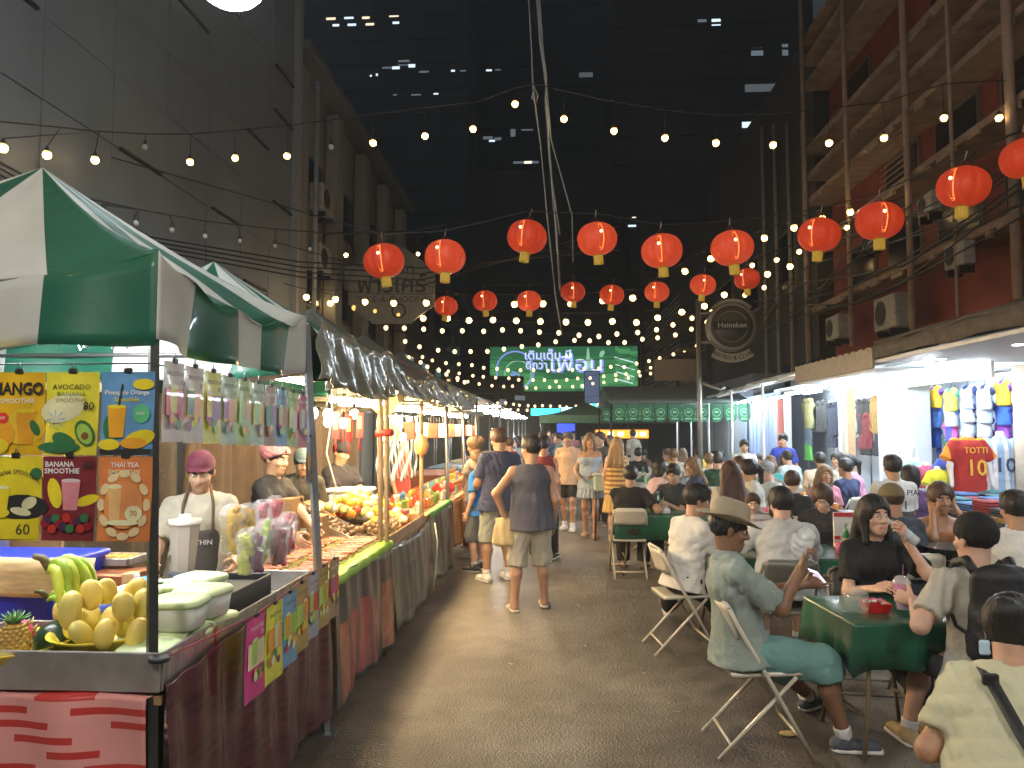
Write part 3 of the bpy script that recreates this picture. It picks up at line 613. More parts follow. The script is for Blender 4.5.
MB().box((0, 0, 0), (3.9, .3, 1.2), M((.09, .085, .08), .8), bev=.03).build('board', t); MB().tube([(0, .1, -.6), (0, .1, -p.z)], .1, DARKM).build('support_post', t)
for (px, py, Y, wd, hh, col, lab, txt, st) in ((549, 412, 45, 2.2, .42, (.05, .75, .8), 'long turquoise lit shop sign far down the street', None, 2.2), (567, 412, 44, .7, .55, (.3, .6, .9), 'small square pale blue lit sign beside the long turquoise one', None, 2.2), (566, 428, 38, .9, .5, (.03, .06, .75), 'deep blue lit sign below the small square pale blue one', None, 2.0), (567, 419, 38.2, .9, .3, (.6, .65, .9), 'lilac lit sign above the deep blue one', None, 1.2), (594, 411, 46, .8, .9, (.1, .75, .85), 'small turquoise lit sign right of the long turquoise one', None, 2.2), (592, 395, 47, .9, 3.0, (.12, .16, .28), 'tall narrow dim blue banner under the green screen', None, .5)):
    p = W(px, py, Y); t = thing('lit_sign', lab, 'sign', p); MB().box((0, .08, 0), (wd+.1, .14, hh+.1), BLACK).build('casing', t); b = MB().box((0, 0, 0), (wd, .02, hh), E(col, st*.35))
    if txt: b.text(txt, .4, E((.9, 1, 1), 3), (0, -.014, 0))
    b.build('lit_face', t); MB().tube([(0, .1, -hh/2), (0, .1, -p.z)], .05, DARKM).build('support_post', t)
# ---------------- red building on the right -------------------------------------
MR = M((.17, .04, .03), .8, var=.3, scale=1.5); LD = M((.23, .165, .125), .85, var=.3, scale=4, bump=.2)
t = thing('red_building', 'dark red apartment building with worn ledges rising above the right awnings', 'building', (5.5, 8.2, 0))
MB().box((4.1, 0, 12.9), (7, 16.4, 19.2), MR).build('wall', t)
for z in (4.35, 5.72, 6.75, 7.3, 7.9, 9.35, 9.9, 10.4, 11.9, 12.5, 13.0, 14.6, 15.2):
    b = MB().box((.3, 0, z), (.62, 16.4, .10), LD, bev=.02)
    rr = random.Random(int(z*100))
    for k in range(26): b.box((.0, -7.9+k*.63+rr.uniform(-.2, .2), z-.05-rr.uniform(0, .05)), (.04, rr.uniform(.1, .5), rr.uniform(.03, .12)), LD)
    b.build('floor_ledge', t)
for (px, r_) in ((803, .05), (845, .045), (905, .05), (950, .025), (1010, .06)):
    y = AX(px, 100, 5.42).y-8.2; MB().tube([(-.08, y, 3.3), (-.08, y, 17)], r_, LD).build('drain_pipe', t)
rr = random.Random(5)
for k in range(9):
    for j, z in enumerate((5.05, 6.25, 8.6, 11.1)):
        if rr.random() < .8:
            y = -7.4+k*1.75; f = MB().box((.60, y, z), (.08, 1.25, .85), M((.10, .08, .07), .7)).build('window', t); MB().box((.555, y, z), (.02, 1.1, .7), M((.025, .025, .03), .2)).build('pane', f)
for k in range(6):
    y = -6.5+k*2.1; b = MB()
    for q in range(9): b.box((.05, y, 5.78+q*.1), (.03, 1.0, .012), LD)
    if k % 2: b.build('balcony_rail', t)
for k, (px, py, X, s) in enumerate(((893, 330, 5.55, .95), (838, 340, 5.55, .8), (930, 215, 5.5, .55), (872, 250, 5.5, .55), (960, 268, 5.5, .6))):
    p = AX(px, py, X); ac_unit(p, R(-90), ['large air conditioner on the red building above the brown awning edge', 'smaller air conditioner lower left of the large one on the red building', 'air conditioner beside the window right of the round lanterns', 'air conditioner between the two rightmost lanterns on the red facade', 'air conditioner under a ledge near the right edge of the photo'][k], s)
b = MB(); rr = random.Random(9)
for k in range(9):
    z = 3.9+rr.uniform(0, 1.3); pts = [(5.2+rr.uniform(-.2, .1), 5+i*2.0, z+.25*math.sin(i*1.3+k)-rr.uniform(0, .2)) for i in range(8)]; b.tube(pts, .012+.01*rr.random(), BLACK, 5)
tag(b.build('overhead_wires'), 'tangle of black cables running along the red facade above the awnings', 'cables', kind='stuff')
# dark building right of centre + pipes
t = thing('dark_building', 'dark narrow building with pipes left of the red building', 'building', (5.9, 22.5, 0)); MB().box((3, 0, 7.2), (6, 11.4, 7.6), M((.055, .052, .05), .85, var=.3, scale=1)).build('wall', t)
for k in range(4): MB().tube([(-.12, -5.3+k*1.1, 3), (-.12, -5.3+k*1.1, 9+k*.4)], .05, M((.26, .24, .20), .7)).build('pipe', t)
for k in range(3):
    f = MB().box((-.03, -3.5+k*3.2, 6), (.08, 1.8, 1.6), M((.13, .12, .10), .7)).build('window', t); MB().box((-.08, -3.5+k*3.2, 6), (.02, 1.6, 1.4), M((.02, .02, .025), .2)).build('pane', f)
t = thing('balcony_building', 'dim building with railed balconies left of the round bar sign', 'building', (5.6, 34, 0)); MB().box((3.2, 0, 4.6), (6, 11, 9.2), DK).build('wall', t)
for z in (3.6, 4.9, 6.2):
    b = MB().box((-.3, 0, z), (1.1, 10.8, .12), LD)
    for q in range(4): b.tube([(-.8, -5.4, z+.2+q*.2), (-.8, 5.4, z+.2+q*.2)], .018, M((.3, .3, .28), .6), 5)
    b.build('balcony', t)
p = W(675, 370, 25); t = thing('sign_board', 'blank beige board on a pole right of the green screen', 'sign', p); MB().box((0, 0, 0), (1.38, .12, .72), M((.42, .32, .22), .7, var=.12), bev=.02).build('board', t); MB().tube([(.1, .1, -.36), (.1, .1, -p.z)], .05, DARKM).build('pole', t)
# round beer sign
p = W(731, 327, 15); t = thing('round_bar_sign', 'unlit round bar sign with arched banner below it', 'sign', p)
SM = M((.055, .06, .055), .35, .2); RM = M((.22, .22, .20), .4, .5)
b = MB().lathe([(.001, .09), (.40, .09), (.42, .07), (.42, -.07), (.40, -.09), (.001, -.09)], SM, rot=(PI/2, 0, 0), n=40); b.build('face', t)
b = MB().lathe([(.42, .10), (.47, .10), (.50, .07), (.50, -.07), (.47, -.10), (.42, -.10), (.42, .10)], RM, rot=(PI/2, 0, 0), n=40); b.lathe([(.30, 0), (.315, .006)], RM, (0, -.092, 0), 40, rot=(PI/2, 0, 0)); b.build('rim', t)
b = MB().box((0, -.10, .02), (.78, .03, .17), BLACK, bev=.01); b.text('Heineken', .15, M((.5, .52, .5), .5), (0, -.117, .02)); b.build('name_plate', t)
arc = lambda r, a: (r*math.sin(a), -math.cos(a)*r)
for (a0, nm, r0, r1) in ((PI, 'arched_crest', .56, .50), (0, 'arched_banner', .72, .55)):
    b = MB(); n = 24; sp = .62 if a0 == 0 else .8; vs = []
    for i in range(n+1):
        a = a0-sp+2*sp*i/n
        for r_ in (r0, r1):
            for yy in (-.09, -.03): vs.append((arc(r_, a)[0], yy, arc(r_, a)[1]))
    fs = []
    for i in range(n): o = i*4; fs += [(o, o+4, o+6, o+2), (o+1, o+3, o+7, o+5), (o, o+1, o+5, o+4), (o+2, o+6, o+7, o+3)]
    b.add(vs, fs, M((.34, .33, .30), .6) if a0 == 0 else RM)
    if a0 == 0: b.text('BISTRO & CLUB', .115, BK, (0, -.097, -.635), sx=1, bold=.01, warp=lambda v: Vector((math.sin(v.x/.635)*(.635-v.y), .635-math.cos(v.x/.635)*(.635-v.y), v.z)))
    b.build(nm, t)
MB().tube([(-.62, .15, .6), (-.62, .15, -p.z)], .05, RM).tube([(-.62, .15, .3), (-.3, 0, .3)], .03, RM).tube([(-.62, .15, -.3), (-.3, 0, -.3)], .03, RM).tube([(-.62, .15, -1.1), (-.2, .15, -1.25), (-.1, .15, -1.2)], .03, RM).build('pole', t)
# ---------------- awnings and shops on the right ----------------------------------
BRN = M((.085, .072, .06), .85, var=.35, scale=9, bump=.5); WCE = M((.62, .64, .66), .6, var=.05); CR = M((.30, .27, .23), .7, var=.15)
t = thing('shop_awning', 'long brown edged awning over the jersey shop with a white lit underside', 'awning', (4.0, 0, 0))
b = MB(); y0, y1 = -3, 9.5
b.grid(lambda u, v: (v*1.75, y0+(y1-y0)*u, 2.86+v*.5+.02*math.sin(u*70)), 120, 4, BRN); b.grid(lambda u, v: (-.01+.02*math.sin(u*90), y0+(y1-y0)*u, 2.68+.16*v+.012*math.sin(u*57)*(1-v)), 120, 2, BRN); b.build('roof_sheet', t, thick=.03)
MB().box((.95, 3.25, 2.64), (1.85, 12.5, .04), WCE).build('ceiling', t)
t2 = thing('white_awning', 'white scalloped fascia awning beyond the brown edged one', 'awning', (4.0, 0, 0))
b = MB(); b.grid(lambda u, v: (v*1.75, 9.52+3*u, 2.80+v*.45), 10, 3, CR); b.grid(lambda u, v: (0, 9.52+3*u, 2.56+(.24+.03*abs(math.sin(u*40)))*v), 80, 2, CR, False); b.build('fascia', t2, thick=.03); MB().box((.9, 11, 2.54), (1.75, 2.9, .03), WCE).build('ceiling', t2)
t3 = thing('sheet_awning', 'row of thin translucent sheet awnings reaching far down the right side', 'awning', (4.0, 0, 0))
TS = M((.42, .48, .50), .4, var=.1, trans=0)
for k in range(5):
    y = 12.6+k*2.4; b = MB(); b.grid(lambda u, v: (-.25+v*1.9, y+2.5*u, 2.66+v*.42-.04*k+.03*math.sin(u*18)), 12, 3, TS); b.build('sheet', t3, thick=.015)
    MB().tube([(-.25, y, 2.62-.04*k), (1.6, y, 3.0)], .02, WHITEP).tube([(-.2, y+1.2, 0), (-.2, y+1.2, 2.62)], .025, WHITEP).build('frame', t3)
t = thing('jersey_shop', 'open fronted football jersey shop between two white pillars', 'shop', (5.5, 0, 0))
SW = M((.46, .50, .56), .6, var=.05)
MB().box((.9, 9.8, 1.6), (.06, 5.6, 3.2), SW).build('back_wall', t); MB().box((.45, 7.0, 1.6), (.9, .1, 3.2), SW).build('side_wall', t); MB().box((.45, 12.2, 1.55), (.8, .1, 2.9), SW).build('side_wall', t)
MB().box((.1, 12.12, 1.3), (.35, .74, 2.5), WCE, bev=.01).build('pillar', t); MB().box((.1, 8.85, 1.3), (.35, .55, 2.5), M((.5, .46, .40), .7), bev=.01).build('pillar', t)
MB().box((.35, 10, 2.80), (1.2, 5, .06), WCE).build('ceiling', t)
t = thing('light_box', 'long glowing white light box across the jersey shop front', 'light', (5.2, 10.45, 2.52)); MB().box((0, 0, 0), (.12, 2.4, .16), E((.75, .92, 1), 1.6), bev=.01).build('diffuser', t); MB().box((.08, 0, 0), (.04, 2.44, .2), WHITEP).build('housing', t)
# second and third shops
t = thing('clothing_shop', 'clothes shop with white posts left of the jersey shop', 'shop', (5.5, 0, 0))
MB().box((.95, 15.3, 1.6), (.06, 5.6, 3.2), SW).build('back_wall', t)
for y, m in ((12.75, WCE), (14.2, M((.6, .45, .3), .7)), (14.5, WCE), (17.9, WCE)): MB().box((0, y, 1.3), (.14, .14, 2.6), m).build('post', t)
MB().box((.4, 15.3, 2.72), (1.3, 5.6, .05), WCE).build('ceiling', t)
t = thing('shutter_panel', 'pale blue metal shutter closing the shop behind the far tables', 'shutter', (5.4, 0, 0)); b = MB().box((0, 19.8, 1.35), (.05, 3.4, 2.7), M((.35, .45, .68), .5, var=.06))
for k in range(9): b.box((-.03, 18.3+k*.37, 1.35), (.02, .03, 2.6), M((.35, .45, .68), .5, var=.06))
b.build('slatted_panel', t); MB().box((-.03, 18.05, 1.3), (.12, .12, 2.6), M((.5, .15, .12), .6)).build('frame', t)
t = thing('closed_shopfronts', 'row of dim closed shopfronts beyond the pale blue shutter', 'shop', (5.6, 0, 0)); MB().box((.5, 25.5, 1.7), (.9, 8, 3.4), M((.25, .27, .30), .7, var=.2)).build('wall', t)
for k in range(3): MB().box((.02, 22.9+k*2.5, 1.25), (.06, 2.0, 2.4), M((.35, .38, .42), .6, var=.1)).build('shutter', t)
MB().box((.95, 19.5, 1.6), (.06, 2.8, 3.2), SW).build('wall', t)
# garments ---------------------------------------------------------------------------
def garment(loc, rz, cols, label, s=1.0, kind='tee', group=None, txt=None, hanger=True):
    t = thing('hanging_garment' if kind != 'shorts' else 'hanging_shorts', label, 'garment', loc, rz, group)
    sd = abs(loc[1]*37+loc[2]*91); m0 = cloth(cols[0]); m1 = cloth(cols[1] if len(cols) > 1 else cols[0])
    if kind in ('tee', 'vest', 'long'):
        P = [slab((0, 0, -.60*s), (0, 0, -.14*s), (.24*s, .05), (.235*s, .05), (1, 0, 0), flat=0), cone((-.14*s, 0, -.06*s), (.14*s, 0, -.06*s), .055*s, .055*s)]
        if kind == 'tee': P += [slab((q*.17*s, 0, -.08*s), (q*.33*s, 0, -.24*s), (.085*s, .03), (.08*s, .03), (q*.7, 0, .7), flat=1) for q in (-1, 1)]
        if kind == 'long': P += [slab((q*.17*s, 0, -.08*s), (q*.27*s, 0, -.58*s), (.08*s, .035), (.06*s, .03), (1, 0, 0), flat=1) for q in (-1, 1)]
        vq = nets(P+[ell((0, 0, -.0), (.085*s, .2, .10*s), op='-', k=.005)], .017, .02, [((0, 0, -.66*s), (0, 0, -1))], wrinkle(.010, 16, int(sd), .2))
    else:
        P = [slab((q*.08*s, 0, -.42*s), (q*.06*s, 0, -.04*s), (.13*s, .04), (.11*s, .04), (1, 0, 0)) for q in (-1, 1)]
        vq = nets(P, .017, .01, [((0, 0, -.02), (0, 0, 1)), ((0, 0, -.42*s), (0, 0, -1))], wrinkle(.010, 16, int(sd), .2))
    pat = cols[2] if len(cols) > 2 else 'yoke'
    f = {'yoke': lambda c: (c[:, 2] > -.2*s).astype(int) if len(cols) > 1 else np.zeros(len(c)), 'sides': lambda c: (np.abs(c[:, 0]) > .19*s).astype(int), 'stripes': lambda c: ((np.abs(c[:, 0]*11/s+.5) % 1 < .5) & (np.abs(c[:, 0]) < .22*s)).astype(int), 'collar': lambda c: (c[:, 0]**2+(c[:, 2])**2 < (.125*s)**2).astype(int)|(np.abs(c[:, 0]) > .29*s).astype(int)}[pat]
    np_obj('fabric', vq, m0, t, f, [m0, m1])
    if txt:
        b = MB()
        for (st, sz, z) in txt[0]: b.text(st, sz*s, cloth(txt[1]), (0, -.068*1, z*s), bold=.008)
        b.build('lettering', t)
    if hanger: MB().tube([(-.17*s, 0, -.05*s), (0, 0, .03*s), (.17*s, 0, -.05*s)], .006, M((.05, .05, .05), .4), 5).tube([(0, 0, .03*s), (0, 0, .09*s), (.02, 0, .11*s)], .004, DARKM, 5).build('hanger', t)
    return t
JC = [((.75, .8, .1), (.05, .45, .15), 'collar'), ((.36, .46, .60), (.03, .05, .18), 'collar'), ((.42, .50, .62), (.03, .04, .14), 'collar'), ((.1, .1, .75), (.75, .1, .45), 'sides'), ((.05, .38, .16), (.03, .2, .1), 'collar'), ((.03, .12, .55), (.02, .05, .3), 'collar'), ((.50, .55, .6), (.1, .2, .5), 'collar'), ((.1, .25, .75), (.05, .1, .4), 'yoke'), ((.8, .5, .03), (.15, .05, .3), 'collar'), ((.2, .05, .4), (.1, .02, .2), 'collar')]
CN = ['yellow and green', 'pale blue with navy collar', 'light blue with dark collar', 'violet and pink', 'dark green', 'royal blue', 'white with blue collar', 'bright blue', 'orange and purple', 'purple']
cols_px = [(920, [(386, 0), (402, 7), (420, 5), (438, 7), (456, 5)]), (935, [(384, 8), (404, 7), (424, 5), (444, 7), (462, 3)]), (951, [(386, 0), (402, 6), (417, 3), (433, 4), (449, 5), (464, 6)]), (968, [(383, 1), (397, 2), (411, 1), (425, 2), (439, 1), (453, 2)]), (985, [(383, 2), (397, 1), (411, 2), (425, 1), (439, 2), (453, 1)]), (1003, [(378, 8), (398, 5), (418, 9), (440, 9)])]
cw = ['first column', 'second column', 'third column', 'fourth column', 'fifth column', 'last column']
k = 0
for ci, (px, L_) in enumerate(cols_px):
    for ri, (py, c) in enumerate(L_):
        p = AX(px, py, 6.15-.035*len(L_)+.05*ri*0); p.x = 6.12-.09*ri if False else p.x
        p = AX(px, py+2, 6.2-.06*(len(L_)-ri)); garment(p, R(-90), JC[c], '%s jersey, %s in the %s of the jersey wall' % (CN[c], ['topmost', 'second down', 'third down', 'fourth down', 'fifth down', 'sixth down'][ri], cw[ci]), .52, 'tee' if c != 9 else 'long', 'jerseys hung on the shop wall')
ZC = [((.35, .33, .15), 'olive'), ((.03, .035, .06), 'navy'), ((.25, .05, .06), 'wine red'), ((.40, .26, .08), 'tan patterned'), ((.05, .05, .05), 'black'), ((.12, .15, .2), 'slate'), ((.5, .55, .2), 'lime'), ((.15, .5, .1), 'bright green'), ((.35, .33, .3), 'beige')]
rack = [(808, 398, 0, 'tee'), (808, 425, 5, 'shorts'), (808, 440, 7, 'shorts'), (822, 400, 4, 'long'), (834, 402, 1, 'tee'), (832, 425, 1, 'shorts'), (845, 428, 4, 'shorts'), (853, 402, 8, 'long'), (862, 398, 4, 'tee'), (865, 412, 2, 'tee'), (866, 430, 4, 'shorts'), (878, 395, 3, 'long'), (880, 430, 1, 'shorts'), (886, 400, 3, 'tee')]
for i, (px, py, c, kd) in enumerate(rack):
    p = AX(px, py, 5.95); w1 = ['at the far end', 'second from the far end', 'third from the far end', 'fourth from the far end', 'in the middle left', 'in the lower middle', 'near the middle', 'right of the middle', 'under the warm lamp', 'below the one under the lamp', 'low beside the brown post', 'third from the near end', 'low at the near end', 'at the near end'][i]
    garment(p, R(-90), (ZC[c][0],), '%s %s hanging %s of the clothes shop rack' % (ZC[c][1], {'tee': 'shirt', 'shorts': 'shorts', 'long': 'jacket'}[kd], w1), 1.15, kd, 'clothes hung in the second shop')
t = thing('clothes_rail', 'metal rails holding the clothes of the second shop', 'rail', (5.95, 15.3, 0)); MB().tube([(0, -2.6, 2.38), (0, 2.6, 2.38)], .015, METAL, 6).tube([(0, -2.6, 1.75), (0, 2.6, 1.75)], .015, METAL, 6).build('rail', t)
for y in (-2.6, -.9, .9, 2.6): MB().tube([(0, y, 0), (0, y, 2.4)], .015, METAL, 6).build('upright', t)
# mannequins ---------------------------------------------------------------------------
def mannequin(px, py, Y, cols, label, txt=None, s=1.0, rz=0, hgt=.5, shirt=True):
    p = W(px, py, Y); t = thing('mannequin', label, 'mannequin', p, rz, None); mm = M((.78, .78, .78), .35, var=.02)
    P = [slab((0, 0, -.55*s), (0, 0, -.15*s), (.15*s, .1*s), (.165*s, .105*s), (1, 0, 0)), slab((0, 0, -.15*s), (0, 0, 0), (.165*s, .1*s), (.05*s, .05*s), (1, 0, 0)), cone((0, 0, 0), (0, 0, .07*s), .05*s, .045*s, flat=1)]
    arms = [slab((q*.17*s, 0, -.06*s), (q*.24*s, -.02, -.34*s), (.045*s, .045*s), (.035*s, .035*s), (1, 0, 0)) for q in (-1, 1)]
    np_obj('torso', nets(P+arms+[slab((q*.24*s, -.02, -.34*s), (q*.25*s, -.06, -.56*s), (.033*s, .033*s), (.025*s, .025*s), (1, 0, 0)) for q in (-1, 1)], .014, .02), mm, t)
    MB().tube([(0, 0, -.55*s), (0, 0, -p.z+.02)], .02, METAL).lathe([(.001, 0), (.16, 0), (.16, .02), (.001, .02)], METAL, (0, 0, -p.z)).build('stand', t)
    if shirt:
        g = .02; m0 = cloth(cols[0]); m1 = cloth(cols[1])
        sh = nets([slab((0, 0, -.62*s), (0, 0, -.15*s), (.175*s+g, .11*s+g), (.165*s+g, .105*s+g), (1, 0, 0)), slab((0, 0, -.15*s), (0, 0, -.03*s), (.165*s+g, .1*s+g), (.06*s+g, .05*s+g), (1, 0, 0))]+[slab((q*.15*s, 0, -.07*s), (q*.27*s, -.01, -.26*s), (.07*s, .06*s), (.078*s, .07*s), (1, 0, 0), flat=1) for q in (-1, 1)]+[cone((0, 0, -.02*s), (0, 0, .2), .062*s, .08*s, op='-', k=.005)], .012, .02, [((0, 0, -.66*s), (0, 0, -1))], wrinkle(.005, 24, 4))
        f = {'cuff': lambda c: (((np.abs(c[:, 0]) > .265*s) | (c[:, 2] > -.035*s))).astype(int), 'stripes': lambda c: ((np.abs(c[:, 0]*13/s+.5) % 1 < .5) & (np.abs(c[:, 0]) < .2*s)).astype(int), 'cross': lambda c: (c[:, 2] < -.4*s).astype(int)}[cols[2]]
        o = np_obj('shirt', sh, m0, t, f, [m0, m1])
        if txt:
            for (st, sz, z, col) in txt: MB().text(st, sz*s, cloth(col), (0, -.145*s, z*s), bold=.012).build('lettering' if st.isalpha() else 'number', o)
    return t
mannequin(967, 437, 9.0, ((.42, .03, .025), (.75, .28, .03), 'cuff'), 'mannequin in a red football shirt with yellow name and number ten', [('TOTTI', .10, -.155, (.85, .45, .05)), ('10', .26, -.36, (.85, .45, .05))], rz=R(8))
mannequin(1000, 437, 9.3, ((.72, .75, .78), (.28, .45, .7), 'stripes'), 'mannequin in a sky blue striped white shirt with dark number ten', [('10', .24, -.34, (.05, .07, .15))], rz=R(-12))
mannequin(905, 438, 10.6, ((.1, .5, .45), (.7, .1, .3), 'cross'), 'bare white mannequin torso left of the jersey wall', shirt=False, s=.9, rz=R(30))
mannequin(914, 462, 9.8, ((.25, .65, .45), (.2, .55, .4), 'cross'), 'small mannequin in a mint green shirt', s=.7, rz=R(20))
mannequin(926, 466, 9.6, ((.50, .10, .20), (.35, .05, .12), 'cross'), 'small mannequin in a rose red top', s=.7, rz=R(10))
mannequin(937, 470, 9.0, ((.75, .70, .05), (.05, .2, .5), 'cross'), 'small mannequin in a bright yellow shirt', s=.62, rz=R(15))
mannequin(948, 458, 9.3, ((.05, .12, .6), (.6, .6, .6), 'cross'), 'small mannequin in a royal blue shirt left of the red one', s=.6, rz=R(0))
# folded clothes on the sales table
tt = thing('sales_table', 'long sales table in front of the jersey shop', 'table', (4.55, 8.6, 0)); MB().box((.1, 0, .93), (1.0, 2.8, .04), WOOD).build('tabletop', tt)
MB().grid(lambda u, v: (-.42+.02*math.sin(u*30), -1.4+2.8*u, .25+.66*v), 50, 3, cloth((.05, .06, .10))).build('table_skirt', tt)
for sx in (-.35, .5):
    for sy in (-1.3, 1.3): MB().box((sx, sy, .45), (.04, .04, .92), METAL).build('leg', tt)
fc = [((.05, .06, .08), 'black'), ((.1, .2, .45), 'blue'), ((.35, .4, .45), 'grey'), ((.3, .05, .06), 'red'), ((.08, .25, .3), 'teal')]
rr = random.Random(2)
for j in range(4):
    for i in range(9):
        y = 7.35+i*.31; x = 4.3+j*.24; c, cn = fc[rr.randrange(5)]; n = rr.randrange(3, 6); b = MB()
        for q in range(n): b.box((rr.uniform(-.008, .008), rr.uniform(-.008, .008), .014+q*.027), (.21, .28, .026), cloth(c), (0, 0, rr.uniform(-.05, .05)), bev=.011)
        tag(b.build('folded_clothes'), '%s folded clothes in a stack on the sales table of the jersey shop' % cn, 'clothes', cn+' folded clothes on the sales table').location = (x, y, .95)
# downlights and tubes of the right-hand shops
def tube_light(loc, ln, rz, label, col=(.80, .92, 1), st=60, tilt=0, group='tube lights of the market'):
    t = thing('tube_light', label, 'light', loc, 0, group); t.rotation_euler = (0, tilt, rz)
    MB().box((0, 0, .035), (ln+.06, .05, .03), WHITEP, bev=.008).build('fixture', t); MB().tube([(-ln/2, 0, 0), (ln/2, 0, 0)], .017, E(col, st), 8).build('tube', t); return t
def downlight(loc, label):
    t = thing('downlight', label, 'light', loc, 0, 'downlights in the awning ceiling'); MB().lathe([(.06, 0), (.075, .0), (.08, .015)], WHITEP, n=16).build('ring', t); MB().lathe([(.001, .004), (.06, .004)], E((.9, .96, 1), 110), n=16).build('lamp', t)
wy = ['nearest', 'second nearest', 'third nearest', 'fourth nearest', 'fifth nearest', 'sixth nearest', 'seventh nearest', 'eighth nearest', 'farthest']
for i in range(8): downlight((4.55, -1.5+i*1.5, 2.612), '%s round downlight of the outer row in the awning ceiling' % wy[i]); downlight((5.3, -1.1+i*1.5, 2.612), '%s round downlight of the inner row in the awning ceiling' % wy[i])
for i, (y, x) in enumerate(((10.0, 4.7), (11.3, 4.5), (12.6, 4.8), (14.2, 4.5), (16, 4.7), (18, 4.5), (20.3, 4.7), (23, 4.5))): tube_light((x, y, 2.50-.01*i), 1.1, R(90), '%s tube light under the white and sheet awnings' % wy[i], st=85)
tube_light((5.9, 13.4, 2.55), .8, R(90), 'warm tube light over the brown post of the clothes shop', (1, .75, .45), 25)
for i, (x, y, z) in enumerate(((5.75, 9.9, 2.72), (5.75, 11.2, 2.72), (5.75, 15.2, 2.62), (5.75, 16.9, 2.62))): tube_light((x, y, z), 1.1, R(90), ['nearest tube light inside the jersey shop', 'second tube light inside the jersey shop', 'nearer tube light inside the clothes shop', 'farther tube light inside the clothes shop'][i], st=26)
# green beer banners on a canopy frame
t = thing('banner_canopy', 'canopy frame hung with a row of scalloped green beer banners', 'canopy', (3.1, 18, 0)); GN = M((.02, .12, .06), .6, var=.1); 
for j, (yy, n, z0) in enumerate(((0, 10, 2.40), (4.5, 9, 2.45))):
    b = MB()
    for k in range(n):
        x = -1.55+k*.33; cxs = [(x+.15*math.cos(PI*q/10), z0-.28-.16*math.sin(PI*q/10)) for q in range(11)]
        b.add([(x+.15, yy, z0), (x-.15, yy, z0)]+[(p[0], yy+.01*math.sin(q), p[1]) for q, p in enumerate(reversed(cxs))], [tuple(range(13))], GN)
        LGN = M((.20, .55, .30), .6); b.lathe([(.085, 0), (.10, .001)], LGN, (x, yy-.012, z0-.2), 14, rot=(PI/2, 0, 0)); b.box((x, yy-.012, z0-.35), (.16, .004, .035), LGN); b.box((x, yy-.012, z0-.19), (.09, .004, .05), LGN)
    b.build('green_banner', t, thick=.004)
MB().grid(lambda u, v: (-1.8+3.4*u, -.1+5*v, 2.42+.55*(1-abs(2*v-1))), 10, 8, M((.10, .13, .12), .7)).build('canopy_cloth', t, thick=.01)
for sx in (-1.75, 1.5):
    for sy in (0, 4.8): MB().tube([(sx, sy, 0), (sx, sy, 2.45)], .025, DARKM).build('post', t)
# market tents far down the street
for i, (px, py, Y, col, lab) in enumerate(((585, 402, 30, (.08, .16, .09), 'dark green pointed market tent far down the street'), (630, 398, 33, (.28, .25, .21), 'grey pointed market tent behind the long haired woman'), (655, 408, 40, (.10, .12, .10), 'low dark tent right of the grey pointed one'))):
    p = W(px, py, Y); t = thing('market_tent', lab, 'tent', (p.x, Y, 0)); z1 = 2.35; z2 = p.z; s = 1.8
    b = MB()
    for q in range(4):
        def fn(u, v, q=q):
            x = (2*u-1)*s*(1-v); y = -s*(1-v); z = z1+(z2-z1)*v**1.7; a = q*PI/2; return (x*math.cos(a)-y*math.sin(a), x*math.sin(a)+y*math.cos(a), z)
        b.grid(fn, 6, 8, cloth(col)); b.grid(lambda u, v, q=q: ((lambda x, y, a: (x*math.cos(a)-y*math.sin(a), x*math.sin(a)+y*math.cos(a), z1-.3+.3*v))((2*u-1)*s, -s, q*PI/2)), 6, 1, cloth(col))
    b.build('canopy_cloth', t)
    for sx in (-1, 1):
        for sy in (-1, 1): MB().tube([(sx*s*.97, sy*s*.97, 0), (sx*s*.97, sy*s*.97, z1)], .03, DARKM).build('post', t)
p = W(622, 434, 27); t = thing('menu_light_sign', 'glowing orange menu sign under the grey tent far away', 'sign', p); b = MB().box((0, 0, 0), (1.9, .04, .30), E((1, .28, .03), .6)); [b.box((x_, -.024, 0), (.22, .01, .16), E((1, .8, .35), .9)) for x_ in (-.75, -.4, -.05, .45, .75)]; b.build('lit_face', t); MB().box((0, .05, 0), (2.0, .05, .4), BLACK).build('casing', t); MB().tube([(-.9, .05, -.2), (-.9, .05, -p.z)], .03, DARKM).tube([(.9, .05, -.2), (.9, .05, -p.z)], .03, DARKM).build('leg', t)
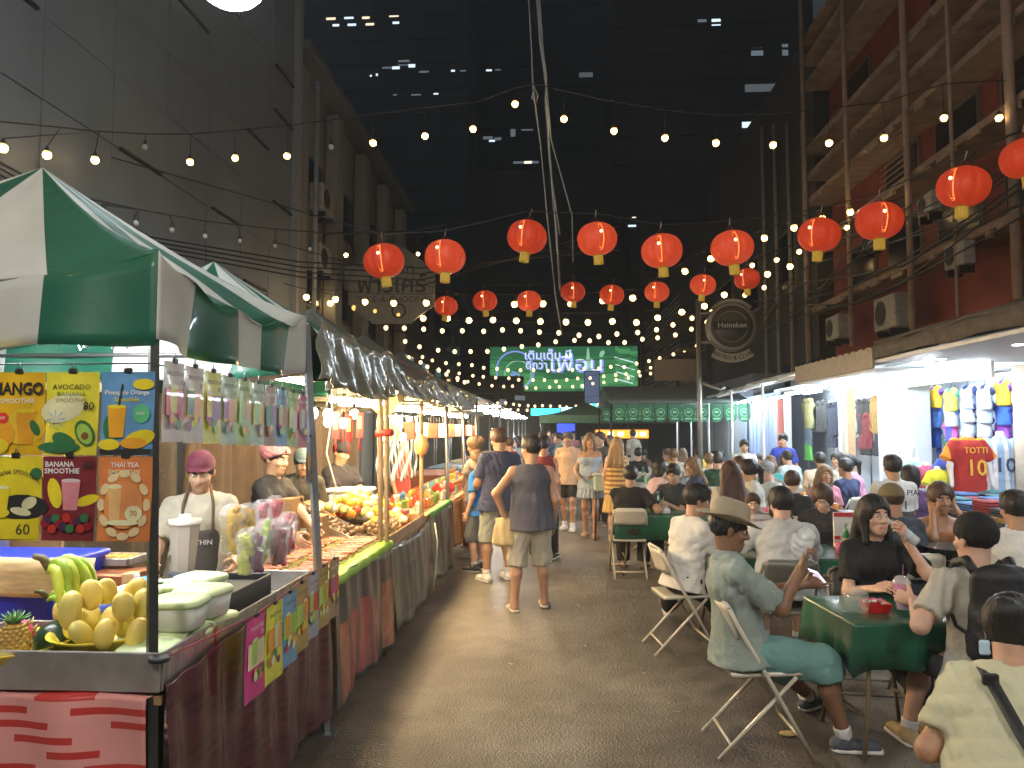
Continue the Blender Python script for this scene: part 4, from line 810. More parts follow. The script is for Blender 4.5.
# ================= left market stalls =================================================
GRC = M((.006, .095, .055), .5, var=.22, scale=2.5, coat=.12, bump=.35, bscale=9); WHC = M((.47, .48, .45), .6, var=.14, scale=2.5, bump=.35, bscale=9)
def pagoda(x0, x1, y0, y1, ze, zt, zp, label, mats, stripes_x, stripes_y, name='stall_canopy', sag=.13, crumple=0, group=None):
    """square canopy: concave peak above an eave at zt, valance hanging to ze"""
    cx, cy = (x0+x1)/2, (y0+y1)/2; t = thing(name, label, 'canopy', (cx, cy, 0), 0, group); b = MB(); v_ = MB(); rr = random.Random(int(y0*10)); ph = [rr.uniform(0, 6) for _ in range(8)]
    cor = [(x0, y0), (x1, y0), (x1, y1), (x0, y1)]
    for q in range(4):
        a = Vector(cor[q]); c = Vector(cor[(q+1) % 4]); st = stripes_x if q % 2 == 0 else stripes_y
        L_ = (c-a).length
        def P(u, v):
            e = a.lerp(c, u); r = 1-v; z = zt+(zp-zt)*(v**1.3)-sag*math.sin(PI*u)**.7*(1-v)**2.2
            z += (.018*math.sin(u*22+ph[q])*math.sin(v*9+ph[q+4])+crumple*math.sin(u*37+v*20+ph[q]))*(1-v)*min(1, 8*min(u, 1-u)+.15)
            p = e*r+Vector((cx, cy))*v; return (p.x-cx, p.y-cy, z)
        def Q(u, v):
            e = a.lerp(c, u); n = Vector((c.y-a.y, -(c.x-a.x))).normalized(); off = (.012+.03*(1-v))*math.sin(u*19+ph[q])*min(1, 8*min(u, 1-u))+crumple*1.5*math.sin(u*43+v*9+ph[q+2])
            zt_ = zt-sag*math.sin(PI*u)**.7+(.018*math.sin(u*22+ph[q])*math.sin(ph[q+4])+crumple*math.sin(u*37+ph[q]))*min(1, 8*min(u, 1-u)+.15)
            zz = zt_*v+(ze-.03*math.sin(PI*u)+.012*math.sin(u*13+ph[q]))*(1-v)
            return (e.x-cx+n.x*off, e.y-cy+n.y*off, zz)
        def mf(u, v):
            uu = u if q < 2 else 1-u
            k = sum(1 for s_ in st if uu > s_); return mats[k % 2]
        b.grid(P, 40, 16, None, True, mf); v_.grid(Q, 64, 6, None, True, mf)
    b.build('canopy_cloth', t, thick=.004); v_.build('valance', t, thick=.004)
    f = MB()
    for q in range(4):
        a = cor[q]; c = cor[(q+1) % 4]; f.tube([((a[0]-cx)*.95, (a[1]-cy)*.95, zt-.22), ((c[0]-cx)*.95, (c[1]-cy)*.95, zt-.22)], .012, METAL, 6); f.tube([((a[0]-cx)*.95, (a[1]-cy)*.95, zt-.2), (0, 0, zp-.25)], .012, METAL, 6)
        m = ((a[0]+c[0])/2-cx, (a[1]+c[1])/2-cy); ins = .86; f.tube([((a[0]-cx)*ins, (a[1]-cy)*ins, zt-.22), (m[0]*ins, m[1]*ins, zt-.05)], .009, METAL, 6); f.tube([((c[0]-cx)*ins, (c[1]-cy)*ins, zt-.22), (m[0]*ins, m[1]*ins, zt-.05)], .009, METAL, 6)
    f.build('frame', t); return t
pagoda(-3.55, -1.45, 2.60, 4.22, 2.10, 2.44, 3.06, 'large green and white striped market canopy in the left foreground', [WHC, GRC], [.14, .46, .80], [.18, .42, .60, .84])
pagoda(-3.55, -1.47, 4.32, 6.2, 2.10, 2.42, 3.02, 'green and white striped canopy peeking out behind the foreground one', [GRC, WHC], [.2, .5, .8], [.2, .42, .62, .85])
TARP = M((.20, .21, .18), .28, var=.3, scale=4, bump=.3, coat=.6)
for i, (y0, y1, lab) in enumerate(((6.3, 8.2, 'crumpled grey plastic covered canopy over the nut stall'), (8.3, 10.3, 'dark plastic covered canopy over the balloon stall'), (10.4, 12.6, 'grey canopy over the orange clothed stall'))):
    pagoda(-3.5, -1.38, y0, y1, 2.12, 2.38, 3.0, lab, [TARP, M((.14, .15, .12), .3, var=.3, coat=.5)], [.5], [.5], crumple=.014)
# plastic draped along the eaves of stall 2
b = MB(); b.grid(lambda u, v: (-1.40+.05*math.sin(u*26)*(1-v)+.02*math.sin(u*60+v*8), 4.3+2.0*u, 2.08+.36*v-.06*math.sin(PI*u)+.02*math.sin(u*31)), 90, 8, TARP)
tag(b.build('plastic_sheet', thick=.003), 'crumpled clear plastic sheet tied along the eave behind the striped canopy', 'plastic sheet')
POSTM = M((.11, .11, .10), .35, .7, var=.2)
def post(pts, r, mat, label, name='stall_post'):
    t = thing(name, label, 'post', pts[0]); p0 = Vector(pts[0]); q = [Vector(p)-p0 for p in pts]
    MB().tube(q, r, mat, 4 if 'square' in label else 10, smooth=False if 'square' in label else True).build('pole', t); MB().box((0, 0, .006), (r*5, r*5, .012), mat).build('foot_plate', t)
    return t
pt = post([(-1.365, 2.53, 0), (-1.49, 2.645, 2.38)], .022, M((.045, .045, .042), .4, .5, var=.2), 'dark square metal post at the near corner of the fruit smoothie stall')
MB().tube([(-.0, 0, .985), (.0, .0, 1.0)], .036, BLACK).build('cable_tie', pt)
post([(-1.35, 4.40, 0), (-1.46, 4.24, 2.40)], .026, M((.33, .35, .38), .35, .7), 'light grey square metal post between the first and second stalls')
for k, (x, y, lab) in enumerate(((-3.5, 2.62, 'rear near post of the striped canopy off at left'), (-3.5, 4.2, 'rear post of the striped canopy behind the vendors'))): post([(x, y, 0), (x, y, 2.42)], .024, POSTM, lab)
WD = M((.34, .23, .12), .7, var=.25, scale=6, stretch=(1, 1, .1))
for k, (px, y, lab) in enumerate(((378, 5.95, 'pair of wooden poles lashed together beside the nut stall'), (418, 7.8, 'slanting wooden pole in front of the balloon stall'))):
    x = -1.40; t = thing('wooden_pole', lab, 'pole', (x, y, 0)); MB().tube([(0, 0, 0), (-.02, .0, 2.3)], .022, WD).build('pole', t)
    if k == 0: MB().tube([(.06, -.02, 0), (.03, .0, 2.25)], .020, WD).build('pole', t); MB().tube([(-.05, 0, 1.75), (.09, -.03, 1.76)], .03, M((.55, .05, .03), .6)).build('red_tie', t)
for k, y in enumerate((9.6, 11.4, 13.3)): post([(-1.38, y, 0), (-1.42, y, 2.35)], .025, METAL, '%s grey metal post of the far stalls' % ['nearest', 'middle', 'farthest'][k])
# ---- posters ---------------------------------------------------------------------------
def blob(b, x, z, rx, rz, mat, y=-.004, rot=0, n=14):
    vs = [(x+rx*math.cos(2*PI*k/n)*math.cos(rot)-rz*math.sin(2*PI*k/n)*math.sin(rot), y, z+rx*math.cos(2*PI*k/n)*math.sin(rot)+rz*math.sin(2*PI*k/n)*math.cos(rot)) for k in range(n)]
    return b.add(vs, [tuple(range(n))], mat)
def glass(b, x, z, w_, h, mat, rim, y=-.006):
    b.add([(x-w_*.36, y, z), (x+w_*.36, y, z), (x+w_*.5, y, z+h), (x-w_*.5, y, z+h)], [(0, 1, 2, 3)], mat)
    blob(b, x, z+h, w_*.5, h*.07, rim, y-.001)
PG = lambda c: M(c, .4, var=.32, scale=7, coat=.12)
YE, OR, DG, PK, BR, LGR = PG((.80, .52, .02)), PG((.80, .30, .02)), PG((.03, .14, .05)), PG((.60, .22, .25)), PG((.17, .02, .025)), PG((.32, .50, .08)); CRM = PG((.72, .60, .35)); INK = M((.02, .02, .02), .5, var=0); WT = M((.75, .74, .70), .4, var=0)
def sheet(b, w_, h, mat, top=None):
    b.grid(lambda u, v: (-w_/2+w_*u, .0035*math.sin(u*5+v*4), -h+h*v), 6, 8, mat)
def poster(kind, loc, rz, label, w_=.20, h=.295, tilt=0, group=None, name='poster'):
    t = thing(name, label, 'poster', loc, 0, group); t.rotation_euler = (tilt, 0, rz)
    b = MB(); bg = {'mango': PG((.70, .38, .01)), 'avo': PG((.70, .56, .04)), 'blue': PG((.10, .25, .45)), 'banana60': PG((.70, .52, .02)), 'bansm': BR, 'orange': PG((.55, .18, .05)),
                    'white': PG((.55, .48, .42)), 'pink': PG((.65, .12, .32)), 'yellow': PG((.68, .62, .05)), 'mint': PG((.40, .50, .35)), 'lime': PG((.35, .48, .12)), 'brown': PG((.30, .18, .10)), 'sky': PG((.12, .30, .50)), 'red': PG((.45, .05, .08)), 'magenta': PG((.55, .03, .22)), 'gold': PG((.35, .24, .06)), 'grey': PG((.30, .33, .38))}[kind]
    sheet(b, w_, h, bg); b.build('sheet', t); b = MB(); l = MB(); y = -.006
    if kind == 'mango':
        blob(b, .02, -.20, .09, .06, PG((.85, .45, .03))); glass(b, .035, -.26, .075, .12, OR, YE); blob(b, -.05, -.22, .045, .05, OR, -.007, .4); blob(b, -.075, -.27, .05, .03, YE, -.008, .2); blob(b, .07, -.20, .015, .03, DG, -.008, .5); blob(b, -.05, -.165, .02, .02, PG((.6, .03, .02)), -.009)
        l.text('MANGO', .062, INK, (0, y, -.062), sx=.82, bold=.03); l.text('SMOOTHIE', .026, WT, (.0, y, -.105), sx=1.0); l.text('60', .018, WT, (-.05, y-.004, -.165))
    elif kind == 'avo':
        blob(b, -.03, -.13, .085, .05, CRM, -.004, .3); blob(b, .03, -.21, .05, .028, YE, -.006, .5); blob(b, -.02, -.25, .05, .028, DG, -.007, -.5); blob(b, .055, -.22, .034, .05, DG, -.008, .5); blob(b, .055, -.222, .026, .04, LGR, -.009, .5); blob(b, .057, -.23, .014, .014, PG((.2, .08, .02)), -.010); blob(b, -.04, -.27, .08, .02, DG, -.006)
        for q in range(8): l.add([(-.055, y, -.17), (-.055+.034*math.cos(q*PI/4), y, -.17+.034*math.sin(q*PI/4)), (-.055+.034*math.cos(q*PI/4+.12), y, -.17+.034*math.sin(q*PI/4+.12))], [(0, 1, 2)], M((.2, .35, .6), .5))
        l.text('AVOCADO', .026, INK, (0, y, -.055), sx=1.1); l.text('BANANA', .024, M((.2, .3, .05), .5), (0, y, -.08), sx=1.1); l.text('SMOOTHIE', .022, M((.3, .25, .05), .5), (0, y, -.103), sx=1.1); l.text('80', .042, INK, (.068, y-.004, -.125), bold=.01)
    elif kind == 'blue':
        blob(b, -.055, -.2, .03, .05, DG, -.004); glass(b, -.035, -.235, .07, .11, OR, YE); b.add([(-.03, -.009, -.12), (-.024, -.009, -.12), (-.012, -.009, -.045), (-.018, -.009, -.045)], [(0, 1, 2, 3)], INK); blob(b, .05, -.24, .06, .03, YE, -.007, .3); blob(b, .03, -.255, .05, .02, OR, -.008); blob(b, -.06, -.26, .04, .02, YE, -.007); blob(b, .055, -.15, .032, .034, PG((.10, .45, .20)), -.007); blob(b, .06, -.045, .04, .02, YE, -.005)
        b.box((0, -.005, -.285), (w_*.98, .002, .018), INK)
        l.text('Pineapple Orange', .023, WT, (.0, y, -.075), bold=.01); l.text('Smoothie', .024, YE, (.0, y, -.10), bold=.01); l.text('NEW', .014, WT, (.055, -.010, -.15))
    elif kind == 'banana60':
        blob(b, .03, -.18, .10, .045, INK, -.004); glass(b, -.045, -.20, .06, .09, YE, CRM); blob(b, .06, -.165, .03, .02, CRM, -.007, .5); blob(b, .03, -.195, .04, .014, CRM, -.008, -.2); blob(b, -.06, -.20, .05, .02, YE, -.009); blob(b, -.07, -.15, .02, .02, DG, -.009); b.box((0, -.0045, -.258), (w_*.99, .002, .07), YE); blob(b, .08, -.06, .022, .02, DG, -.005)
        l.text('BANANA SMOOTHIE', .024, INK, (0, y, -.055), sx=.85, warp=lambda v: Vector((v.x, v.y-v.x*v.x*4, v.z))); l.text('60', .055, INK, (.04, y-.002, -.26), bold=.0)
    elif kind == 'bansm':
        blob(b, -.05, -.13, .025, .055, YE, -.004, .25); blob(b, .07, -.155, .045, .018, YE, -.004, .3); glass(b, .01, -.19, .07, .105, PK, PG((.7, .5, .5)))
        for q in range(13): blob(b, -.08+q*.0135, -.235+.02*math.sin(q*2.4), .016, .016, [PG((.25, .01, .02)), PG((.05, .02, .05)), PG((.4, .03, .02)), DG][q % 4], -.008-.0005*q)
        l.text('BANANA', .026, WT, (-.035, y, -.028), bold=.02); l.text('SMOOTHIE', .026, WT, (-.025, y, -.052), bold=.02); l.text('80', .042, INK, (.068, y, -.032), shear=.3); l.text('yoghurt', .014, INK, (.01, y, -.075))
    elif kind == 'orange':
        for q in range(12): blob(b, .10*math.cos(q*PI/6)*.82, -.17+.11*math.sin(q*PI/6), .014, .022, PG((.75, .50, .28)), -.004-.0003*q, q*PI/6)
        blob(b, 0, -.17, .072, .085, PG((.62, .24, .08)), -.0085); glass(b, -.03, -.225, .05, .12, PG((.75, .38, .15)), CRM, -.010); blob(b, .04, -.20, .032, .028, CRM, -.010); blob(b, .0, -.232, .06, .010, CRM, -.012)
        l.text('THAI TEA', .024, WT, (0, y, -.03), bold=.01); l.text('SMOOTHIE', .024, CRM, (0, y, -.056), bold=.01); l.text('70', .028, M((.5, .15, .03), .5), (.04, -.012, -.20))
    else:
        rr = random.Random(int(abs(loc[1])*1000+abs(loc[0])*77)); fr = [YE, OR, PG((.5, .04, .05)), DG, LGR, PG((.25, .05, .2)), CRM]
        glass(b, rr.uniform(-.04, .04), -.19, .06, .10, fr[rr.randrange(7)], CRM)
        ws = w_/.2
        for q in range(5): blob(b, rr.uniform(-.06, .06)*ws, rr.uniform(-.25, -.20), rr.uniform(.016, .026)*ws, rr.uniform(.016, .024), fr[rr.randrange(7)], -.007-.0005*q, rr.uniform(-1, 1))
        b.box((0, -.004, -.15), (w_*.8, .002, .10), fr[rr.randrange(7)])
        l.text('SMOOTHIE', .024, INK if kind not in ('red', 'brown', 'magenta') else WT, (0, y, -.045), sx=1.1); l.text(['60', '80', '70'][rr.randrange(3)], .03, INK if kind not in ('red', 'brown', 'magenta') else WT, (.05, y, -.075))
    b.build('fruit_picture', t); l.build('lettering', t)
    MB().box((0, -.002, .004), (.03, .012, .018), BLACK, bev=.003).tube([(-.006, 0, .012), (0, 0, .035), (.006, 0, .012)], .0018, METAL, 5).build('clip', t); return t
YP = 2.56
xs = [W(20, 370, YP).x, W(73.5, 370, YP).x, W(129, 370, YP).x]; z1 = W(70, 372, YP).z; z2 = W(70, 456.5, YP).z; wq = W(100, 400, YP).x-W(46, 400, YP).x
x0_ = xs[1]-wq
for k, (knd, x, z, lab) in enumerate((('mango', x0_, z1, 'orange yellow mango smoothie poster in the upper row'), ('avo', xs[1], z1, 'yellow avocado banana smoothie poster marked 80'), ('blue', xs[1]+wq*1.02, z1, 'blue pineapple smoothie poster next to the dark post'), ('banana60', x0_, z2, 'yellow banana smoothie poster marked 60 in the lower row'), ('bansm', xs[1], z2, 'dark red banana smoothie poster marked 80'), ('orange', xs[1]+wq*1.02, z2, 'orange smoothie poster with a creamy splash next to the dark post'), ('yellow', x0_-wq*1.03, z1, 'yellow smoothie poster hanging left of the mango one'), ('white', x0_-wq*1.03, z2, 'white smoothie poster hanging left of the yellow banana one'))):
    poster(knd, (x, YP, z), 0, lab, wq*.97, (z1-z2)*.985)
t = thing('poster_line', 'taut wire holding the big smoothie posters of the first stall', 'wire', (-1.45, YP+.006, z1+.03)); MB().tube([(0, 0, 0), (-2.0, 0, 0)], .003, DARKM, 5).tube([(0, 0, 0), (-.0, 1.66, -.02)], .003, DARKM, 5).build('wire', t)
kinds = ['white', 'white', 'yellow', 'mint', 'lime', 'mint', 'brown', 'sky', 'lime', 'red']; pw = ['nearest to the dark post', 'second from the dark post', 'third from the dark post', 'fourth from the dark post', 'fifth from the dark post', 'sixth from the dark post', 'seventh from the dark post', 'third from the grey post', 'second from the grey post', 'nearest to the grey post']
for k, knd in enumerate(kinds): poster(knd, (-1.43, 2.70+k*.158, 2.035-.006*k), R(90), '%s smoothie poster on the side wire, %s' % ({'white': 'white', 'yellow': 'yellow', 'mint': 'pale green', 'lime': 'light green', 'brown': 'brown', 'sky': 'blue', 'red': 'dark red'}[knd], pw[k]), .155, .30)
poster('grey', (-1.43, 4.27, 1.74), R(90), 'dark blue grey poster hanging low on the grey post', .13, .27)
t = thing('string_line', 'dark red string stretched between the two front posts', 'string', (-1.335, 2.54, 1.0)); MB().tube([(0, 0, 0), (.10, .50, .02), (.06, 1.70, .045), (.0, 1.83, .07)], .0035, M((.25, .04, .06), .7), 5).build('string', t)
for k, (knd, lab) in enumerate((('magenta', 'magenta smoothie poster hanging nearest on the low string'), ('yellow', 'yellow smoothie poster hanging second on the low string'), ('sky', 'blue smoothie poster hanging third on the low string'), ('gold', 'dark gold poster hanging fourth on the low string'), ('grey', 'grey poster with small drinks hanging fifth on the low string'), ('gold', 'brownish poster hanging sixth on the low string'), ('brown', 'brown poster hanging last on the low string by the grey post'))):
    t = poster(knd, (-1.225+.008*math.sin(k)-.006*k, 3.02+k*.20, 1.02+.004*k), R(90), lab, .198, .33, tilt=.0)
_before = set(bpy.data.objects)
# ---- table 1 with its cloths and trays ----------------------------------------------------
def brickcloth(c1, c2, c3):
    m = bpy.data.materials.new('brick_pattern_cloth'); m.use_nodes = True; nt = m.node_tree; N = nt.nodes; L = nt.links; b = N['Principled BSDF']; b.inputs['Roughness'].default_value = .38; b.inputs['Coat Weight'].default_value = .3
    tc = N.new('ShaderNodeTexCoord'); mp = N.new('ShaderNodeMapping'); L.new(tc.outputs['UV'], mp.inputs[0]); bt = N.new('ShaderNodeTexBrick'); bt.offset = .37; bt.squash = 1.4; bt.squash_frequency = 3
    bt.inputs['Scale'].default_value = 1; bt.inputs['Brick Width'].default_value = .26; bt.inputs['Row Height'].default_value = .042; bt.inputs['Mortar Size'].default_value = .0; bt.inputs['Bias'].default_value = -.15
    bt.inputs['Color1'].default_value = c1+(1,); bt.inputs['Color2'].default_value = c2+(1,); bt.inputs['Mortar'].default_value = c3+(1,)
    nz = N.new('ShaderNodeTexNoise'); nz.inputs['Scale'].default_value = 5; L.new(tc.outputs['Object'], nz.inputs['Vector']); L.new(mp.outputs[0], bt.inputs['Vector'])
    mx = N.new('ShaderNodeMixRGB'); mx.blend_type = 'MULTIPLY'; mx.inputs[0].default_value = .5; L.new(bt.outputs[0], mx.inputs[1]); L.new(nz.outputs[0], mx.inputs[2]); L.new(mx.outputs[0], b.inputs['Base Color']); return m
def uvgrid(name, fn, nu, nv, uvf, mat, parent, thick=.003):
    o = MB().grid(fn, nu, nv, mat).build(name, parent, thick=thick); me = o.data; uv = me.uv_layers.new(name='UVMap')
    for p in me.polygons:
        for li in p.loop_indices:
            vi = me.loops[li].vertex_index; i, j = vi % (nu+1), vi//(nu+1); uv.data[li].uv = uvf(i/nu, j/nv)
    return o
t = thing('stall_table', 'long front table of the fruit smoothie stall', 'table', (-2.3, 3.0, 0)); MB().box((0, 0, .80), (1.86, .88, .03), WOOD).box((.52, .95, .80), (.82, 1.0, .03), WOOD).build('tabletop', t)
for x, y in ((-.88, -.38), (.88, -.38), (-.88, .38), (.88, 1.35), (.15, 1.35)): MB().box((x, y, .4), (.04, .04, .78), METAL).build('leg', t)
ct = thing('front_cloth', 'pink and red brick patterned plastic cloth on the front of the fruit stall', 'tablecloth', (-2.4, 2.535, 0))
def fc_(u, v):
    x = -1.2+2.2*u; 
    if v > .9: return (x, (v-.9)*2.2, .823+.006*math.sin(u*30))
    return (x, -.012-.03*(1-v)*math.sin(u*17)-.012*math.sin(u*41+v*5)-.02*(.9-v), .10+.723*v/.9)
def dash(pal):
    def f(u, v):
        r_ = int(v*34); h1 = (r_*7919 % 97)/97; seg = (u*14+h1*3) % 3; hh = (int(u*3+h1)*31+r_*17) % 5
        return pal[1] if (r_ % 2 == 0 and seg < 1.1+h1) else (pal[2] if hh == 0 else pal[0])
    return f
PLc = lambda c: M(c, .32, var=.12, scale=3, coat=.25)
MB().grid(fc_, 150, 68, None, True, dash([PLc((.60, .26, .24)), PLc((.42, .035, .03)), PLc((.58, .26, .24))])).build('cloth', ct, thick=.003)
ct = thing('side_cloth', 'dark maroon glossy plastic cloth hanging on the street side of the first stall', 'tablecloth', (-1.345, 2.55, 0))
def sc_(u, v):
    y = 1.84*u; f = .028*math.sin(u*13+.6)*(1-v)+.012*math.sin(u*31+v*4)*(1-.6*v)+.006*math.sin(u*67)
    return (f+.02*(1-v), y, .085+.035*math.sin(u*4)+(.86-.085)*v)
MB().grid(sc_, 150, 68, None, True, dash([PLc((.085, .022, .028)), PLc((.050, .012, .018)), PLc((.11, .03, .035))])).build('cloth', ct, thick=.003)
def tray(loc, w_, d, h, label, mat=METAL, rz=0, fill=None, name='metal_tray', cat='tray', group=None):
    t = thing(name, label, cat, loc, rz, group); b = MB().box((0, 0, .006), (w_-.01, d-.01, .008), mat)
    for (c, s_) in (((0, -d/2, h/2), (w_, .012, h)), ((0, d/2, h/2), (w_, .012, h)), ((-w_/2, 0, h/2), (.012, d-.014, h)), ((w_/2, 0, h/2), (.012, d-.014, h))): b.box(c, s_, mat, bev=.003)
    b.build('body', t); return t
STEEL = M((.40, .37, .35), .34, .65, var=.3, scale=7, stretch=(1, 6, 1), bump=.06)
t = tray((-1.80, 2.75, .832), .86, .40, .135, 'wide stainless steel tray holding mangoes at the front of the fruit stall', STEEL)
MB().box((-.428, -.202, .075), (.03, .004, .10), M((.6, .03, .02), .5)).build('red_tape', t)
t = tray((-1.58, 3.55, .832), .42, 1.18, .12, 'long stainless steel tray along the street edge of the fruit stall', STEEL)
MB().box((.213, -.57, .06), (.004, .05, .10), M((.5, .05, .04), .5)).build('red_tape', t)
# bowls and fruits
def bowl(loc, r, h, mat, label, name='plastic_bowl'):
    t = thing(name, label, 'bowl', loc); MB().lathe([(.001, 0), (r*.6, 0), (r*.7, .01), (r*.97, h-.01), (r*1.04, h), (r*1.04, h+.006), (r*.95, h), (r*.66, .018), (.001, .012)], mat, n=32).build('shell', t); return t
YB = M((.72, .56, .04), .35, var=.06)
c0 = W(104, 645, 2.78); bowl((c0.x, 2.78, .965-.075+.0), .185, .085, YB, 'yellow plastic bowl heaped with mangoes')
c1 = W(8, 690, 2.70); bowl((c1.x, 2.70, .832), .20, .115, M((.62, .50, .05), .35), 'large yellow bowl of mixed fruit at the left edge of the photo')
MG = M((.74, .56, .13), .42, var=.14, scale=5, sss=.05); MG2 = M((.66, .54, .14), .42, var=.15, scale=5)
def mango(p, rot, s, mat, label, group):
    P = [ell((0, 0, 0), V(.040, .033, .058)*s), ell((.010*s, 0, .030*s), V(.030, .027, .034)*s)]
    o = np_obj('mango', nets(P, .005, .02), mat); o.location = p; o.rotation_euler = rot; return tag(o, label, 'mango', group)
rr = random.Random(11)
mg = [(70, 603, 2.66), (92, 588, 2.72), (124, 600, 2.66), (141, 597, 2.74), (107, 584, 2.84), (133, 583, 2.90), (74, 617, 2.75), (110, 615, 2.70), (90, 612, 2.86), (148, 612, 2.84), (64, 608, 2.84), (124, 616, 2.82), (82, 626, 2.64), (104, 628, 2.62), (136, 627, 2.66)]
ml = ['ripe yellow mango with a brown blush, leftmost at the front of the heap', 'plump yellow mango at the top left of the heap', 'yellow mango standing in the middle front of the heap', 'yellow mango at the right front of the heap', 'yellow mango at the top centre of the heap', 'yellow mango at the top right of the heap', 'greenish mango low on the left of the bowl', 'small mango low in the centre of the bowl', 'mango behind the leftmost one in the bowl', 'mango at the far right rim of the bowl', 'mango at the rear left of the bowl', 'mango low at the right of the bowl', 'lowest mango at the left bowl rim', 'lowest mango at the centre bowl rim', 'lowest mango at the right bowl rim']
for k, (px, py, Y) in enumerate(mg): mango(W(px, py+8, Y), (rr.uniform(-.4, .4), rr.uniform(-.5, .5), rr.uniform(0, 6)), .94 if k else 1.15, MG if k % 3 else MG2, ml[k], 'mangoes in the yellow bowl')
BN = M((.50, .58, .06), .45, var=.15, scale=6); BN2 = M((.30, .46, .05), .45, var=.2, scale=6); BNK = M((.10, .08, .02), .7)
def bananas(loc, rz, n, label, s=1.0, m=BN):
    t = thing('banana_bunch', label, 'bananas', loc, rz)
    for k in range(n):
        a = -.7+1.5*k/max(1, n-1); pts = []
        for q in range(9): u = q/8; pts.append((math.sin(a)*(.02+.10*u)*s, (-.02-.17*u+.05*u*u)*s*(1-.12*abs(a)), (.03+.05*math.sin(u*2.3)-.13*u*u-.02*abs(a)+.012*(k % 2))*s))
        o = MB().tube(pts, [.007*s, .012*s, .017*s, .0195*s, .020*s, .0195*s, .017*s, .011*s, .004*s], [m, BN2][k % 2 if n > 3 else 0], 7).build('banana', t)
    MB().tube([(0, -.01*s, .03*s), (0, .02*s, .06*s), (0, .05*s, .065*s)], [.016*s, .013*s, .011*s], BNK, 7).build('stem', t); return t
p = W(68, 588, 2.80); bananas((p.x-.13, 2.86, p.z+.03), R(80), 6, 'bunch of green yellow bananas lying over the mango bowl', 1.2)
p = W(45, 600, 2.95); bananas((p.x-.05, 3.02, p.z-.03), R(100), 5, 'smaller bunch of green bananas behind the watermelon', .8, BN2)
p = W(14, 628, 2.66)
t = thing('pineapple', 'small pineapple with spiky skin standing in the left bowl', 'pineapple', (p.x, 2.66, .88)); PI_ = M((.42, .26, .06), .6, var=.3, scale=14)
b = MB()
for i in range(11):
    for k in range(13):
        z = .015+i*.0125; r = .052*math.sqrt(max(.05, 1-((z-.07)/.085)**2)); a = 2*PI*(k+.5*(i % 2))/13; b.lathe([(.0095, 0), (.007, .004), (.001, .009)], PI_, (r*math.cos(a), r*math.sin(a), z), 5, rot=(0, PI/2, a))
b.lathe([(.001, 0), (.035, .004), (.05, .04), (.053, .07), (.046, .11), (.02, .148), (.001, .15)], PI_, n=16); tag(b.build('body', t), None)
b = MB(); 
for k in range(22):
    a = k*2.4; r = .008+.02*(k/22); b.tube([(0, 0, .14), (r*math.cos(a), r*math.sin(a), .165), (2.2*r*math.cos(a), 2.2*r*math.sin(a), .20-.001*k)], [.006, .005, .001], M((.08, .20, .05), .6), 4)
b.build('crown', t)
p = W(44, 622, 2.72); b = MB().ball((0, 0, 0), (.085, .085, .078), M((.012, .035, .015), .3, var=.3, scale=4), 24); o = tag(b.build('watermelon'), 'dark green round watermelon between the pineapple and the bananas', 'watermelon'); o.location = (p.x, 2.80, .93)
p = W(10, 605, 2.80); t = thing('dragon_fruit', 'pink dragon fruit with green scales behind the pineapple', 'dragon fruit', (p.x, 2.86, .97)); MB().ball((0, 0, 0), (.05, .05, .062), M((.55, .04, .14), .45, var=.15), 16).build('body', t); b = MB()
for k in range(14):
    a = k*2.4; z = -.035+k*.006; r = .047*math.sqrt(1-(z/.065)**2); b.tube([(r*math.cos(a), r*math.sin(a), z), (1.35*r*math.cos(a), 1.35*r*math.sin(a), z+.03)], [.010, .001], M((.35, .30, .10), .5), 4)
b.build('scales', t)
p = W(2, 628, 2.66); o = tag(MB().ball((0, 0, 0), (.06, .06, .055), M((.22, .38, .22), .4), 16).build('green_melon'), 'pale green melon at the very left edge beside the pineapple', 'melon'); o.location = (p.x-.02, 2.64, .93)
